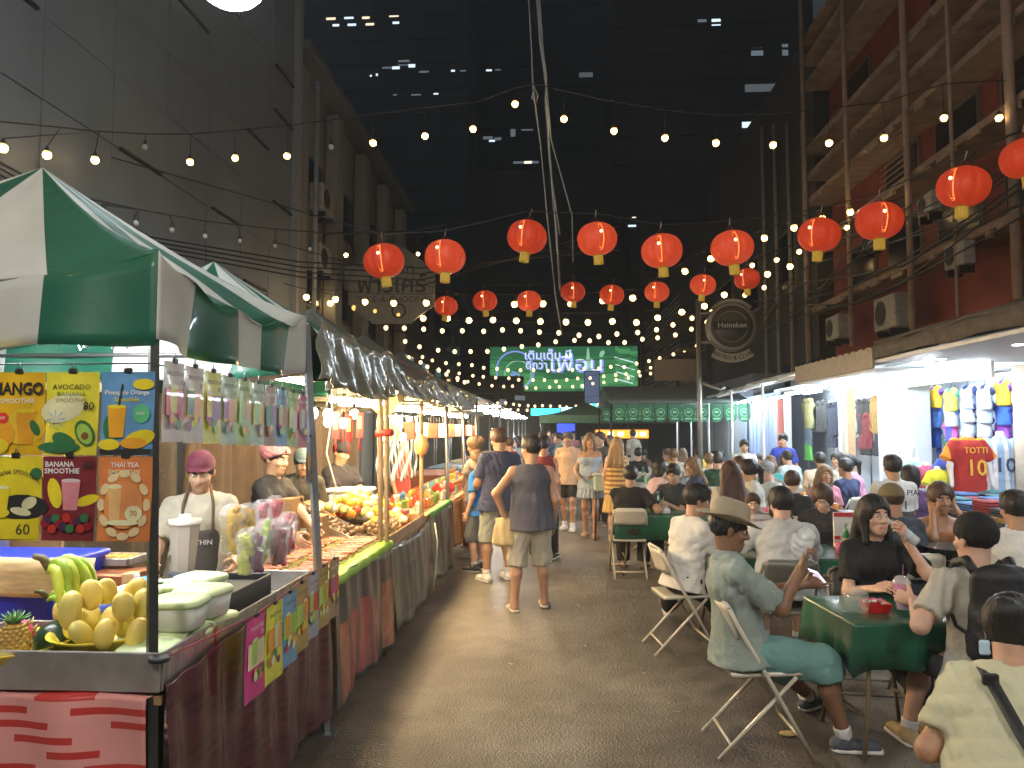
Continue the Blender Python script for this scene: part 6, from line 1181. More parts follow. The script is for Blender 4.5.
# round awning lamp above the camera's left
p = W(230, -24, 4.6); t = thing('street_globe', 'large round white street lamp cut off by the top edge of the photo', 'lamp', p); MB().ball((0, 0, 0), (.235, .235, .20), E((.80, .93, 1), 16.0), 24).build('globe', t); MB().tube([(0, 0, .19), (0, 0, .5), (-3.2, 0, .9)], .03, DARKM).build('arm', t)
for k, (x, y, zz) in enumerate(((-1.6, -.6, 4.1), (2.6, -1.0, 4.3))):  # unseen lamps added behind the camera to brighten the foreground
    t = thing('street_globe', ['round white street lamp on the left behind the photographer', 'round white street lamp on the right behind the photographer'][k], 'lamp', (x, y, zz)); MB().ball((0, 0, 0), (.235, .235, .20), E((1, .95, .88), 44.0), 24).build('globe', t); MB().tube([(0, 0, .19), (0, 0, .5), (-3.2 if k == 0 else 3, 0, .9)], .03, DARKM).build('arm', t)
# bundle of white wires behind posters
b = MB(); rr = random.Random(6)
for k in range(16):
    x = rr.uniform(-2.5, -1.6); y = rr.uniform(2.7, 3.0); b.tube([(x, y, 2.3), (x+rr.uniform(-.1, .1), y, 2.2), (x+rr.uniform(-.15, .15), y+.05, 2.12), (x+rr.uniform(-.1, .1), y, 2.28)], .004, M(rr.choice([(.7, .7, .7), (.5, .6, .8), (.8, .8, .7)]), .5), 5)
tag(b.build('cable_tangle'), 'tangle of white and pale blue wires under the striped canopy above the posters', 'cables', kind='stuff')
# ================= festoon strings and lanterns ==========================================
BULB = E((1.0, .76, .40), 32); BULB2 = E((1.0, .64, .25), 1.15); HALO = M((.9, .75, .45), .2, var=0, alpha=.65, emit=.55, ecol=(1, .50, .12)); DEAD = M((.45, .45, .42), .2, var=0)
def festoon(label, cable, bulbs, Y, r=.030, drop=.14, far=False):
    """cable: list of (px,py[,Y]) ; bulbs: list of (px,py,lit[,Y])"""
    p0 = W(cable[0][0], cable[0][1], cable[0][2] if len(cable[0]) > 2 else Y); t = thing('light_string', label, 'string lights', p0)
    yl_ = lambda q: min(Y, 6.0+max(0, q)*.0138)
    if r == .034: p0 = W(cable[0][0], cable[0][1], yl_(cable[0][0])); t.location = p0
    pts = [W(c[0], c[1], c[2] if len(c) > 2 else (Y if r != .034 else yl_(c[0])))-p0 for c in cable]
    MB().tube(pts, .007 if not far else .012, BLACK, 5).build('cable', t)
    for bl in bulbs:
        px, py, lit = bl[:3]; yy = bl[3] if len(bl) > 3 else (Y if r != .034 else yl_(px)); p = W(px, py, yy)-p0
        # cable height above the bulb
        rb_ = r if (far or not lit) else r*.62
        o = MB().ball((0, 0, 0), (rb_, rb_, rb_*1.1), (BULB2 if far else BULB) if lit else DEAD, 10 if not far else 7).build('bulb', t); o.location = p
        if not far:
            top = None
            if lit: MB().ball((0, 0, 0), (r*1.25, r*1.25, r*1.3), HALO, 12).build('glass', o)  # self-lit shell round the bulb core imitates its yellow halo
            for a, c in zip(pts[:-1], pts[1:]):
                if min(a.x, c.x)-.01 <= p.x <= max(a.x, c.x)+.01 and abs(c.x-a.x) > 1e-4: u = (p.x-a.x)/(c.x-a.x); top = a.lerp(c, max(0, min(1, u)))
            s_ = MB().lathe([(.018, 0), (.020, .03), (.014, .05), (.004, .06)], BLACK, (0, 0, r*.8), 8)
            if top is not None: s_.tube([(0, 0, r+.05), tuple(top-p)], .0045, BLACK, 5)
            s_.build('socket', o)
    return t
festoon('nearest festoon string crossing high above the street with bright round bulbs', [(-60, 108), (3, 122), (47, 126), (95, 131), (145, 134), (190, 134), (240, 130), (300, 124), (360, 116), (430, 107), (480, 101), (515, 88), (535, 84), (600, 99), (665, 110), (716, 115), (773, 114), (829, 108), (884, 102), (944, 84), (1010, 80), (1090, 60)],
        [(3, 148, 1), (47, 155, 1), (95, 160, 1), (145, 147, 0), (190, 162, 1), (235, 158, 1), (287, 156, 1), (331, 147, 0), (373, 143, 1), (425, 136, 1), (473, 129, 1), (515, 104, 1), (564, 119, 1), (614, 131, 1), (665, 138, 1), (716, 143, 1), (773, 145, 1), (829, 143, 1), (884, 138, 1), (944, 118, 1), (999, 118, 1)], 8.9, .034)
festoon('festoon string of unlit bulbs sagging along the grey clad wall', [(60, 192, 5), (85, 198, 5.2), (136, 209, 6), (205, 221, 7), (275, 229, 8), (340, 234, 9), (400, 233, 10), (460, 222, 11)], [(103, 214, 0, 5.5), (136, 223, 0, 6), (172, 230, 0, 6.5), (205, 236, 0, 7), (240, 241, 0, 7.5), (275, 246, 0, 8), (310, 249, 0, 8.5), (346, 255, 1, 9.1), (418, 254, 1, 10.3)], 8, .024)
def row(label, pts, Y, n, r=.03, far=False, skip=(), cab=-9, jit=1.5):
    r *= 1.15; n = int(n*1.12)
    """bulbs spread evenly along a polyline given in pixels at depth Y"""
    P = [Vector((p[0], p[1])) for p in pts]; L_ = [0]
    for a, c in zip(P[:-1], P[1:]): L_.append(L_[-1]+(c-a).length)
    rr = random.Random(len(label)+n); bl = []
    for k in range(n):
        s = L_[-1]*(k+.5)/n; i = max(j for j in range(len(L_)-1) if L_[j] <= s); q = P[i].lerp(P[i+1], (s-L_[i])/(L_[i+1]-L_[i])); bl.append((q.x+rr.uniform(-jit, jit), q.y+rr.uniform(-jit*.6, jit*.6), 0 if k in skip else 1))
    festoon(label, [(p[0], p[1]+cab) for p in pts], bl, Y, r, far=far)
row('festoon string rising from the striped canopy to the right lanterns', [(180, 258), (240, 279), (300, 297), (380, 303), (480, 303), (560, 305), (640, 297), (700, 262), (760, 240), (830, 216), (930, 196), (1010, 185)], 13.5, 26, .042)
row('festoon string behind the large lanterns dipping in the centre', [(250, 284), (330, 303), (420, 318), (480, 320), (560, 322), (640, 322), (700, 308), (750, 280), (800, 262)], 16.5, 22, .048)
row('second row of festoon bulbs just above the green screen', [(300, 312), (370, 326), (440, 331), (520, 330), (600, 336), (660, 330), (700, 316), (745, 296), (790, 276)], 20, 24, .055, True)
row('festoon string whose bulbs run left of the green screen top', [(330, 322), (390, 338), (430, 350), (480, 352), (540, 344), (570, 340), (620, 343), (680, 334), (730, 312)], 24, 22, .06, True)
row('festoon string crossing the upper part of the green screen', [(390, 350), (440, 362), (500, 369), (560, 371), (620, 367), (670, 356), (715, 340)], 29, 24, .056, True)
row('festoon string crossing the middle of the green screen', [(420, 365), (460, 374), (520, 380), (560, 381), (620, 375), (660, 366), (700, 352)], 34, 22, .06, True)
row('festoon string crossing the lower edge of the green screen', [(440, 376), (480, 384), (530, 388), (580, 387), (640, 376), (690, 366)], 39, 20, .065, True)
row('festoon string just below the green screen', [(470, 398), (500, 403), (550, 407), (590, 406), (620, 402), (640, 394)], 44, 20, .068, True)
row('farthest festoon string low above the turquoise sign', [(480, 405), (510, 409), (560, 411), (600, 408), (625, 404)], 50, 16, .075, True)
row('festoon string along the left shophouses reaching into the distance', [(355, 322), (385, 342), (410, 358), (440, 372), (470, 385)], 27, 12, .06, True)
row('short festoon string on the right above the sheet awnings', [(740, 268), (790, 256), (850, 226), (905, 205)], 11.5, 7, .028)
# unseen bulb strings added above and behind to light the foreground
for k, y in enumerate((2.6, -1.8)):
    t = thing('light_string', ['festoon string right above the photographer', 'festoon string behind the photographer'][k], 'string lights', (0, y, 5.2)); xs_ = [-4.8+i*.6 for i in range(17)]; zc = lambda x: .035*x*x*.7
    MB().tube([(x, 0, zc(x)) for x in xs_], .007, BLACK, 5).build('cable', t)
    for x in xs_[1:-1]: o = MB().ball((0, 0, 0), .04, BULB, 10).build('bulb', t); o.location = (x, 0, zc(x)-.16); MB().tube([(0, 0, .03), (0, 0, .16)], .008, BLACK, 5).build('socket', o)
# red lanterns
LR = M((.42, .03, .012), .55, var=.18, emit=.072, ecol=(1, .085, .02)); LRv = [LR, M((.36, .025, .01), .55, var=.18, emit=.052, ecol=(1, .08, .02)), M((.46, .045, .018), .55, var=.18, emit=.095, ecol=(1, .10, .03))]; LG2 = M((.50, .36, .06), .5, emit=.05, ecol=(.8, .5, .05)); 
def lantern_proto():
    t = thing('red_lantern', 'x', 'lantern'); n = 72; prof = []
    for i in range(17):
        a = -PI/2*.86+PI*.86*i/16; prof.append((.5*(math.cos(a)**.85), .41*math.sin(a)))
    b = MB().lathe(prof, LR, n=n, fn=lambda a, z: 1-.075*abs(math.cos(a*4.5))**6*(1 if abs(z) < .35 else .3)); b.build('shade', t)
    MB().lathe([(.001, .41), (.14, .41), (.145, .395), (.14, .37)], M((.45, .05, .03), .5), n=20).build('top_cap', t); MB().lathe([(.14, -.37), (.145, -.40), (.14, -.41), (.001, -.41)], M((.45, .30, .05), .5), n=20).build('bottom_cap', t)
    b = MB()
    for q in range(18): a = 2*PI*q/18; b.box((.105*math.cos(a), .105*math.sin(a), -.52), (.03, .03, .22), LG2, (0, 0, a))
    b.build('gold_tassel', t)
    b = MB().tube([(-.1, 0, .4), (0, 0, .55), (.1, 0, .4)], .012, M((.2, .03, .02), .7), 5).tube([(0, 0, .55), (.03, 0, .72)], .010, M((.5, .45, .35), .6), 5); b.build('hanging_loop', t)
    # inner glow put on the shade as a bright vertical streak between two ribs
    b = MB(); n = 12
    vs = []
    for i in range(n+1):
        a = -1.05+2.1*i/n; r = .5*(math.cos(a*.86)**.85)*.985+.006
        for da in (-.10, .10): th = -PI/2-.10+da*(.75+.5*math.cos(a)); vs.append((r*math.cos(th), r*math.sin(th), .41*math.sin(a*.86)))
    b.add(vs, [(2*i, 2*i+1, 2*i+3, 2*i+2) for i in range(n)], M((.8, .15, .03), .5, emit=.45, ecol=(1, .22, .05), var=0), True); b.ball((-.055, -.495, .10), (.035, .012, .035), E((1, .75, .35), 2), 10); b.build('glowing_gap', t)
    return t
LP = lantern_proto(); lp = [0]
big = [(384, 261, 42, 7.6), (445, 257, 42, 7.6), (527, 237, 41, 7.7), (597, 239, 41, 7.7), (662, 251, 42, 7.6), (732, 248, 43, 7.5), (819, 235, 42, 7.5), (879, 221, 46, 7.0), (963, 187, 50, 6.6), (1026, 158, 48, 6.6)]
ord_ = ['first from the left', 'second from the left', 'third from the left', 'fourth from the left', 'fifth from the left', 'sixth from the left', 'seventh from the left', 'eighth from the left', 'ninth from the left', 'cut off by the right edge of the photo']
small = [(446, 306, 24, 12.6), (485, 301, 25, 12.3), (529, 301, 25, 12.3), (573, 292, 25, 12.3), (612, 295, 25, 12.3), (657, 292, 25, 12.3), (703, 285, 26, 12), (747, 279, 26, 12)]
ll = []
for grp, lst, nm in (('large red lanterns of the front row', big, 'large red lantern of the front row'), ('small red lanterns of the back row', small, 'small red lantern of the back row')):
    for k, (px, py, wd, Y) in enumerate(lst):
        p = W(px, py, Y); s = wd/F*((p-cam.location).dot(Vector((-math.sin(YAW)*math.cos(PIT), math.cos(YAW)*math.cos(PIT), math.sin(PIT)))))*.98; o = LP if lp[0] == 0 else dup(LP); lp[0] = 1; o.location = p; o.scale = (s, s, s); rr = random.Random(k*7+wd); o.rotation_euler = (rr.uniform(-.06, .06), rr.uniform(-.13, .13), math.atan2(-p.x, Y)+rr.uniform(-.35, .35)); o['label'] = '%s, %s' % (nm, ord_[k]); o['group'] = grp
        for ch in o.children:
            if ch.name.startswith('shade'): ch.material_slots[0].link = 'OBJECT'; ch.material_slots[0].material = LRv[(k*5+wd) % 3]
        if k == 0 and lst is small: o['label'] = 'small red lantern of the back row with a bulb glinting in front, leftmost'
for nm, lst, lab in (('lantern_cable', big, 'dark cable carrying the front row of large lanterns'), ('lantern_cable', small, 'dark cable carrying the back row of small lanterns')):
    pts = [W(px, py-wd*.62, Y) for (px, py, wd, Y) in lst]; pts = [pts[0]+Vector((-3, 0, .9))]+pts+[pts[-1]+Vector((2, 0, .8))]; p0 = pts[0]; t = thing(nm, lab, 'cable', p0); MB().tube([p-p0 for p in pts], .006, BLACK, 5).build('cable', t)
# vertical cables hanging down in the middle of the street
c3 = [((527, -30), (531, 40), (533, 86), (541, 150), (548, 225), (556, 300), (562, 335)), ((535, -30), (540, 40), (546, 84), (549, 150), (556, 230), (560, 290)), ((538, -30), (543, 50), (547, 78), (545, 100), (552, 180), (560, 235)), ((536, -30), (541, 30), (546, 76), (551, 140), (572, 215), (573, 262)), ((533, 84), (538, 96), (536, 104), (532, 98), (534, 86))]
for k, L_ in enumerate(c3):
    p0 = W(L_[0][0], L_[0][1], 9.0); t = thing('hanging_cable', ['long thin cable hanging left of the others above the street', 'thick grey cable hanging above the street centre', 'cable twisted round the thick one above the street', 'cable swinging out towards the fourth lantern', 'small knotted loop where the festoon string meets the cables'][k], 'cable', p0); MB().tube([W(a[0], a[1], 9.0)-p0 for a in L_], [.010, .016, .009, .008, .009][k] if k else .010, M((.30, .30, .29), .7), 6).build('cable', t)
t = thing('overhead_wires', 'bundle of dark wires crossing the street by the unlit festoon', 'cables', W(240, 262, 9)); p0 = W(240, 262, 9); b = MB()
for k in range(4): b.tube([W(-20, 150+k*7, 6)-p0, W(120, 232+k*4, 7.5)-p0, W(300, 262+k*5, 9)-p0, W(420, 268+k*6, 11)-p0, W(620, 250-k*8, 14)-p0], .010, BLACK, 5)
b.build('wire_bundle', t)
# ================= chairs, tables, people ===============================================
IV = M((.66, .61, .51), .38, .2, var=.08); GYB = M((.20, .19, .17), .4, .2)
def folding_chair(label, mat=IV):
    t = thing('folding_chair', label, 'chair', (0, 0, 0), 0, 'metal folding chairs'); 
    for s in (-1, 1):
        MB().tube([(s*.215, .24, .0), (s*.215, .02, .40), (s*.205, -.16, .72), (s*.19, -.195, .80)], .0125, mat, 8).build('front_leg', t)
        MB().tube([(s*.19, -.27, .0), (s*.19, .16, .44)], .0115, mat, 8).build('rear_leg', t)
    MB().tube([(-.19, -.195, .80), (-.15, -.21, .825), (.15, -.21, .825), (.19, -.195, .80)], .0125, mat, 8).build('top_rail', t)
    b = MB(); b.grid(lambda u, v: ((u-.5)*.375, -.150-.062*v-.03*math.sin(PI*u)*1, .635+.185*v), 12, 5, mat); b.build('backrest', t, thick=.012)
    b = MB(); b.grid(lambda u, v: ((u-.5)*(.39-.02*v)*(1 if .01 < v < .99 else .96), -.19+.40*v, .445+.012*v-.018*math.sin(PI*u)*math.sin(PI*v)), 12, 12, mat); b.build('seat', t, thick=.022)
    MB().tube([(-.19, -.20, .075), (.19, -.20, .075)], .009, mat, 7).build('rear_rung', t); MB().tube([(-.215, .19, .10), (.215, .19, .10)], .009, mat, 7).build('front_rung', t)
    return t
CH = folding_chair('x'); CHG = folding_chair('x', GYB); used_c = [0, 0]
def chair(x, y, face, label, grey=False):
    k = 1 if grey else 0; o = (CH, CHG)[k]
    if used_c[k]: o = dup(o)
    used_c[k] = 1; o.location = (x, y, 0); o.rotation_euler = (0, 0, R(face-90)); o['label'] = label; return o
GCL = M((.010, .10, .055), .28, var=.12, scale=4, coat=.5, bump=.05)
def table(x, y, w_, d, rz, label, cl, clabel, drop=.24, h=.74):
    t = thing('folding_table', label, 'table', (x, y, 0), rz, 'folding tables among the diners'); MB().box((0, 0, h-.02), (w_, d, .03), M((.4, .38, .33), .6), bev=.01).build('tabletop', t); PL = M((.30, .24, .15), .4, .5)
    for s in (-1, 1): MB().tube([(s*(w_/2-.10), -d/2+.08, h-.04), (s*(w_/2-.10), -d/2+.10, .30), (s*(w_/2-.05), -d/2+.06, .0)], .013, PL, 8).build('leg', t); MB().tube([(s*(w_/2-.10), d/2-.08, h-.04), (s*(w_/2-.10), d/2-.10, .30), (s*(w_/2-.05), d/2-.06, .0)], .013, PL, 8).build('leg', t); MB().tube([(s*(w_/2-.09), -d/2+.09, .2), (s*(w_/2-.09), d/2-.09, .2)], .010, PL, 7).build('brace', t)
    c = thing('table_cloth', clabel, 'tablecloth', (x, y, h), rz, 'plastic covers on the dining tables'); n = 56; W2, D2 = w_/2+.012, d/2+.012; vs = []; rings = [(.0, 0), (.5, 0), (.97, 0), (1, -.002), (1.005, -.02), (1.01, -.5), (1.015, -1)]
    rr = random.Random(int(x*10+y*7)); ph = rr.uniform(0, 6)
    for ri, (f, dz) in enumerate(rings):
        for k in range(n*4):
            e = k//n; u = (k % n)/n*2-1; P = [(u, -1), (1, u), (-u, 1), (-1, -u)][e]
            a = k/(n*4)*2*PI; z = dz if ri < 5 else dz*drop*(1+.14*abs(u)**6)+.0; w2 = (abs(dz) if ri >= 5 else 0)*(.012*math.sin(a*14+ph)+.016*math.sin(a*6+ph)+.03*abs(u)**8)
            vs.append((P[0]*(W2*f+w2), P[1]*(D2*f+w2), z+.002))
    m = n*4; fs = [(i*m+k, i*m+(k+1) % m, (i+1)*m+(k+1) % m, (i+1)*m+k) for i in range(len(rings)-1) for k in range(m)]
    MB().add(vs, [f[::-1] for f in fs], cl, True).build('cloth', c, thick=.003); return t
# -- front table group
table(1.88, 4.50, .58, .66, R(4), 'nearest folding table beside the man in the hat', GCL, 'glossy dark green plastic cloth on the nearest table')
chair(1.14, 4.38, 2, 'ivory folding chair under the man in the hat')
hat = person('seated man in a tan brimmed hat, sage polo and teal shorts looking at a phone', 1.08, 4.38, 4, pose='sit', det=2, lean=-7, hipy=-.03, skin='brown', hair='short', hairc='black', top=('polo', (.26, .31, .285)), bottom=('longshorts', (.15, .31, .30)), shoes=('sneaker', (.09, .10, .13)),
    hat=('western', (.36, .31, .23)), head=(-6, 12), hands=[('w', (1.47, 4.50, .88)), ('w', (1.36, 4.24, 1.02))], poles=[V(0, -.3, -1), V(.1, -.35, -1)], feet=[('w', (1.62, 4.93, 0)), ('w', (1.60, 4.32, 0))], curl=(.6, 1.0), thumbs=[(V(0, 0, 1), V(.3, 1, .2)), (V(-1, .3, .2), V(.1, .25, 1))], fat=1.05)
# phone and plastic cutlery bag in his hands
t = thing('smartphone', 'black smartphone with a bright screen held by the man in the hat', 'phone', (1.53, 4.47, .93)); t.rotation_euler = (R(50), R(8), R(-58)); MB().box((0, 0, 0), (.075, .009, .155), BLACK, bev=.004).build('body', t); b = MB().box((0, -.0055, 0), (.066, .002, .142), E((.55, .55, .62), .8)); b.box((0, -.0072, .02), (.05, .001, .05), E((.35, .25, .35), .6)).box((0, -.0072, -.04), (.05, .001, .03), E((.8, .8, .85), .8)); b.build('screen', t)
o = np_obj('plastic_pouch', nets([ell((0, 0, .03), (.05, .025, .075)), ell((.03, 0, .08), (.03, .02, .04))], .006, .02, (), wrinkle(.008, 50, 2, 1)), M((.75, .78, .78), .15, alpha=.55, var=0, coat=.5)); o.location = (1.37, 4.25, 1.11); tag(o, 'crumpled clear plastic pouch in the raised hand of the man in the hat', 'plastic bag')
t = thing('chopsticks', 'pair of pale chopsticks sticking out of the plastic pouch', 'chopsticks', (1.37, 4.25, 1.05)); MB().tube([(0, 0, 0), (.07, -.01, .15)], .003, M((.7, .65, .5), .5), 5).tube([(.0, .01, 0), (.045, .0, .16)], .003, M((.7, .65, .5), .5), 5).build('sticks', t)
o = np_obj('plastic_bag', nets([ell((0, 0, .06), (.10, .09, .075)), ell((.02, -.04, .12), (.06, .05, .07))], .008, .03, (), wrinkle(.012, 30, 4, 1)), M((.62, .68, .62), .12, alpha=.28, var=.1, coat=.8)); o.scale = (.8, .8, .8); o.location = (1.68, 4.36, .745); tag(o, 'rumpled clear plastic bag on the corner of the nearest green table', 'plastic bag')
p = G(868, 609, .745); t = thing('food_tray', 'small red paper tray of pink topped food on the nearest table', 'food tray', (p.x+.02, p.y-.05, .746)); RP = M((.60, .02, .02), .5)
vs = []; 
for (w_, z) in ((.048, 0), (.062, .05)): vs += [(-w_*1.15, -w_, z), (w_*1.15, -w_, z), (w_*1.15, w_, z), (-w_*1.15, w_, z)]
MB().add(vs, [(3, 2, 1, 0), (0, 1, 5, 4), (1, 2, 6, 5), (2, 3, 7, 6), (3, 0, 4, 7)], RP).build('tray', t, thick=.003); b = MB(); rr = random.Random(3)
for q in range(14): b.ball((rr.uniform(-.045, .045), rr.uniform(-.035, .035), .045+rr.uniform(0, .02)), (.016, .013, .010), M([(.75, .70, .62), (.70, .08, .25)][q % 2], .4), 8)
b.build('food', t)
# woman in black drinking
chair(2.06, 5.12, 262, 'grey folding chair under the woman in black', True)
blk = person('seated woman in a black t-shirt with dark hair drinking from a water bottle', 2.12, 5.14, 262, pose='sit', det=2, sex='f', fat=1.12, skin='pale', hair='long', hairc='black', top=('tee', (.012, .012, .013)), bottom=('pants', (.02, .02, .022)), shoes=('sneaker', (.45, .33, .18)), head=(14, -4),
    hands=[('w', (2.20, 4.86, 1.10)), ('w', (1.98, 4.78, .80))], poles=[V(-.6, .3, -1), None], feet=[('w', (2.14, 4.60, 0)), ('w', (2.30, 4.72, 0))], curl=(1.0, .4), thumbs=[(V(0, .2, 1), V(.3, .5, .6)), None], lean=4)
t = thing('water_bottle', 'clear half empty water bottle tilted at the mouth of the woman in black', 'bottle', (2.19, 4.85, 1.14)); t.rotation_euler = (R(-15), R(-48), R(0)); MB().lathe([(.001, -.10), (.030, -.10), (.032, -.09), (.030, 0), (.032, .05), (.014, .085), (.013, .10)], M((.80, .86, .88), .05, alpha=.4, var=0, coat=1), n=20).build('bottle', t); MB().lathe([(.026, -.09), (.0325, -.03), (.0325, .03), (.026, .031)], M((.62, .66, .68), .3, alpha=.7, var=.1), n=20).build('label', t)
# man with black backpack and cap, right side of the table
t = thing('plastic_stool', 'dark plastic stool under the man with the black backpack', 'stool', (2.19, 3.96, 0)); MB().box((0, 0, .43), (.32, .32, .04), BLACK, bev=.015).build('seat', t)
for sx in (-1, 1):
    for sy in (-1, 1): MB().tube([(sx*.13, sy*.13, .42), (sx*.16, sy*.16, 0)], .018, BLACK, 6).build('leg', t)
bp = person('seated man in a black cap and cream t-shirt wearing a black backpack', 2.19, 3.98, 84, pose='sit', det=2, skin='pale', hair='short', hairc='black', hat=('beanie', (.008, .008, .010)), top=('tee', (.46, .43, .37)), bottom=('shorts', (.05, .05, .05)), shoes=('sneaker', (.48, .36, .18)), head=(24, 4), fat=1.0,
    hands=[('w', (1.92, 4.16, .87)), ('w', (2.22, 4.30, .82))], feet=[('w', (2.0, 4.45, 0)), ('w', (2.30, 4.45, 0))], lean=6, curl=(.8, .9), thumbs=[(V(0, 0, 1), V(-.6, .8, .1)), (V(0, 0, 1), V(-.7, .6, .1))])
p = bp['world'](bp['chest']-bp['fw']*.21); t = thing('backpack', 'black backpack with a pale blue tag worn by the man in the black cap', 'backpack', p, R(84-90)); BKM = M((.010, .010, .012), .55, bump=.3, scale=60, var=.1)
np_obj('bag', nets([slab((0, -.02, -.22), (0, -.02, .12), (.15, .085), (.14, .07), (1, 0, 0)), slab((0, -.10, -.17), (0, -.10, -.04), (.11, .05), (.11, .045), (1, 0, 0))], .010, .03, (), wrinkle(.007, 20, 9)), BKM, t)
b = MB()
for q in (-1, 1): b.tube([(q*.09, .05, .14), (q*.10, .12, .19), (q*.115, .21, .16), (q*.12, .29, .05)], [.022, .026, .026, .02], BKM, 8); b.tube([(q*.13, .05, -.16), (q*.16, .12, -.14), (q*.17, .17, -.05)], .010, BKM, 6)
b.tube([(-.03, .02, .16), (0, .0, .21), (.03, .02, .16)], .009, BKM, 6); b.build('strap', t); MB().tube([(-.10, -.15, -.02), (.10, -.15, -.02)], .004, METAL, 5).build('zip', t)
MB().box((-.13, -.12, -.18), (.05, .02, .07), M((.45, .60, .72), .5), bev=.008).tube([(-.13, -.12, -.145), (-.11, -.13, -.08)], .004, METAL, 5).build('luggage_tag', t)
p = bp['world'](bp['arms'][0][2]); t = thing('drink_cup', 'clear cup of pink drink with a dome lid held by the man in the cap', 'cup', (1.90, 4.25, .80)); MB().lathe([(.001, 0), (.030, 0), (.043, .13), (.001, .13)], M((.75, .10, .38), .2, var=.1, coat=.6), n=20).build('drink', t); MB().lathe([(.0315, 0), (.0445, .135), (.048, .138), (.046, .150), (.032, .175), (.012, .182)], M((.85, .85, .88), .08, alpha=.35, var=0, coat=1), n=20).build('cup', t); MB().tube([(0, 0, .05), (.012, 0, .24)], .004, M((.12, .02, .08), .4), 6).build('straw', t)
# foreground woman, pale yellow dress, seen from behind at the lower right
t = thing('plastic_stool', 'low dark plastic stool hidden under the pale yellow dress', 'stool', (1.52, 2.60, 0)); MB().box((0, 0, .37), (.30, .30, .04), BLACK, bev=.015).build('seat', t)
for sx in (-1, 1):
    for sy in (-1, 1): MB().tube([(sx*.12, sy*.12, .36), (sx*.15, sy*.15, 0)], .018, BLACK, 6).build('leg', t)
fg = person('woman in a pale yellow dress leaning forward with her back to the photographer', 1.50, 2.60, 58, pose='sit', det=2, sex='f', fat=1.18, skin='tan', hair='bun', hairc='black', top=('tee', (.50, .48, .33)), bottom=('sitskirt', (.50, .48, .33)), shoes=('sandal', (.3, .2, .1)), lean=38, seat=.40, head=(-10, 22), hands=[None, None])
sv = fg; b = MB()
pts = [sv['world'](sv['sh'] if 'sh' in sv else x) for x in (sv['hip']+sv['up']*.47-sv['lat']*.10+sv['fw']*.10, sv['hip']+sv['up']*.515-sv['lat']*.10-sv['fw']*.02, sv['hip']+sv['up']*.40-sv['lat']*.06-sv['fw']*.155, sv['hip']+sv['up']*.22+sv['lat']*.03-sv['fw']*.165, sv['hip']+sv['up']*.02+sv['lat']*.14-sv['fw']*.175, sv['hip']-sv['up']*.02+sv['lat']*.23-sv['fw']*.03)]
t = thing('bag_strap', 'black buckled shoulder strap running across the back of the woman in pale yellow', 'strap', pts[0]); lt = (Matrix.Rotation(R(58-90), 3, 'Z')@Vector(tuple(sv['lat'])))
vs = []; 
for q in pts: vs += [q-pts[0]-lt*.022, q-pts[0]+lt*.022]
MB().add(vs, [(2*i, 2*i+1, 2*i+3, 2*i+2) for i in range(len(pts)-1)], BKM, True).build('webbing', t, thick=.005); MB().box(pts[2]-pts[0], (.055, .02, .04), BLACK, bev=.005).build('buckle', t)
# gathered hem of the dress under her
t = fg['root']; f = lambda X, Y, Z: .014*np.sin(np.arctan2(Y+.05, X)*22)*np.clip((.52-Z)*5, 0, 1)
np_obj('gathered_skirt', nets([slab((0, .04, .50), (0, .10, .14), (.20, .17), (.34, .34), (1, 0, 0), flat=1)], .012, .03, (), f), cloth((.50, .48, .33)), t)
# -- second group: S5 grey tee, kids etc
table(1.86, 6.55, 1.2, .75, R(3), 'second folding table where the children sit', GCL, 'green plastic cloth on the table of the man in the grey white t-shirt', .22)
chair(1.72, 5.78, 88, 'brown grey folding chair under the broad man in the pale t-shirt', True)
person('broad man in a pale grey t-shirt seen from behind at the second table', 1.76, 5.90, 78, pose='sit', det=2, skin='pale', hair='short', hairc='black', top=('tee', (.50, .50, .49)), bottom=('shorts', (.1, .1, .1)), shoes=('sneaker', (.2, .2, .2)), fat=1.22, lean=10, head=(20, 8), hands=[('w', (1.42, 6.30, .80)), ('w', (2.0, 6.35, .82))])
chair(1.02, 6.24, 8, 'ivory folding chair under the young man in the white t-shirt')
person('young man in a white t-shirt and black trousers leaning on his table', 1.04, 6.24, 26, pose='sit', det=2, skin='tan', hair='short', hairc='black', top=('tee', (.66, .64, .60)), bottom=('pants', (.012, .012, .014)), shoes=('sandal', (.7, .7, .7)), lean=12, head=(-18, 14), fat=.98, hands=[('w', (1.42, 6.72, .84)), ('w', (1.46, 6.42, .82))], feet=[('w', (1.05, 7.2, 0)), ('w', (1.55, 6.9, 0))])
person('child with short brown hair in a striped top at the second table', 1.98, 7.62, 250, pose='sit', det=1, h=1.18, seat=.52, skin='pale', hair='short', hairc='brown', top=('tee', (.5, .45, .42), -.07, ('hs', (.25, .2, .2))), bottom=('shorts', (.1, .1, .2)), head=(10, 10))
person('little girl with long brown hair and white top at the second table', 2.24, 7.60, 200, pose='sit', det=1, h=1.18, seat=.52, sex='f', skin='pale', hair='long', hairc='brown', top=('tee', (.6, .58, .58)), bottom=('shorts', (.4, .1, .2)), head=(40, 5))
chair(2.0, 7.72, 255, 'ivory folding chair under the child in the striped top'); chair(2.32, 7.72, 230, 'ivory folding chair under the little girl')
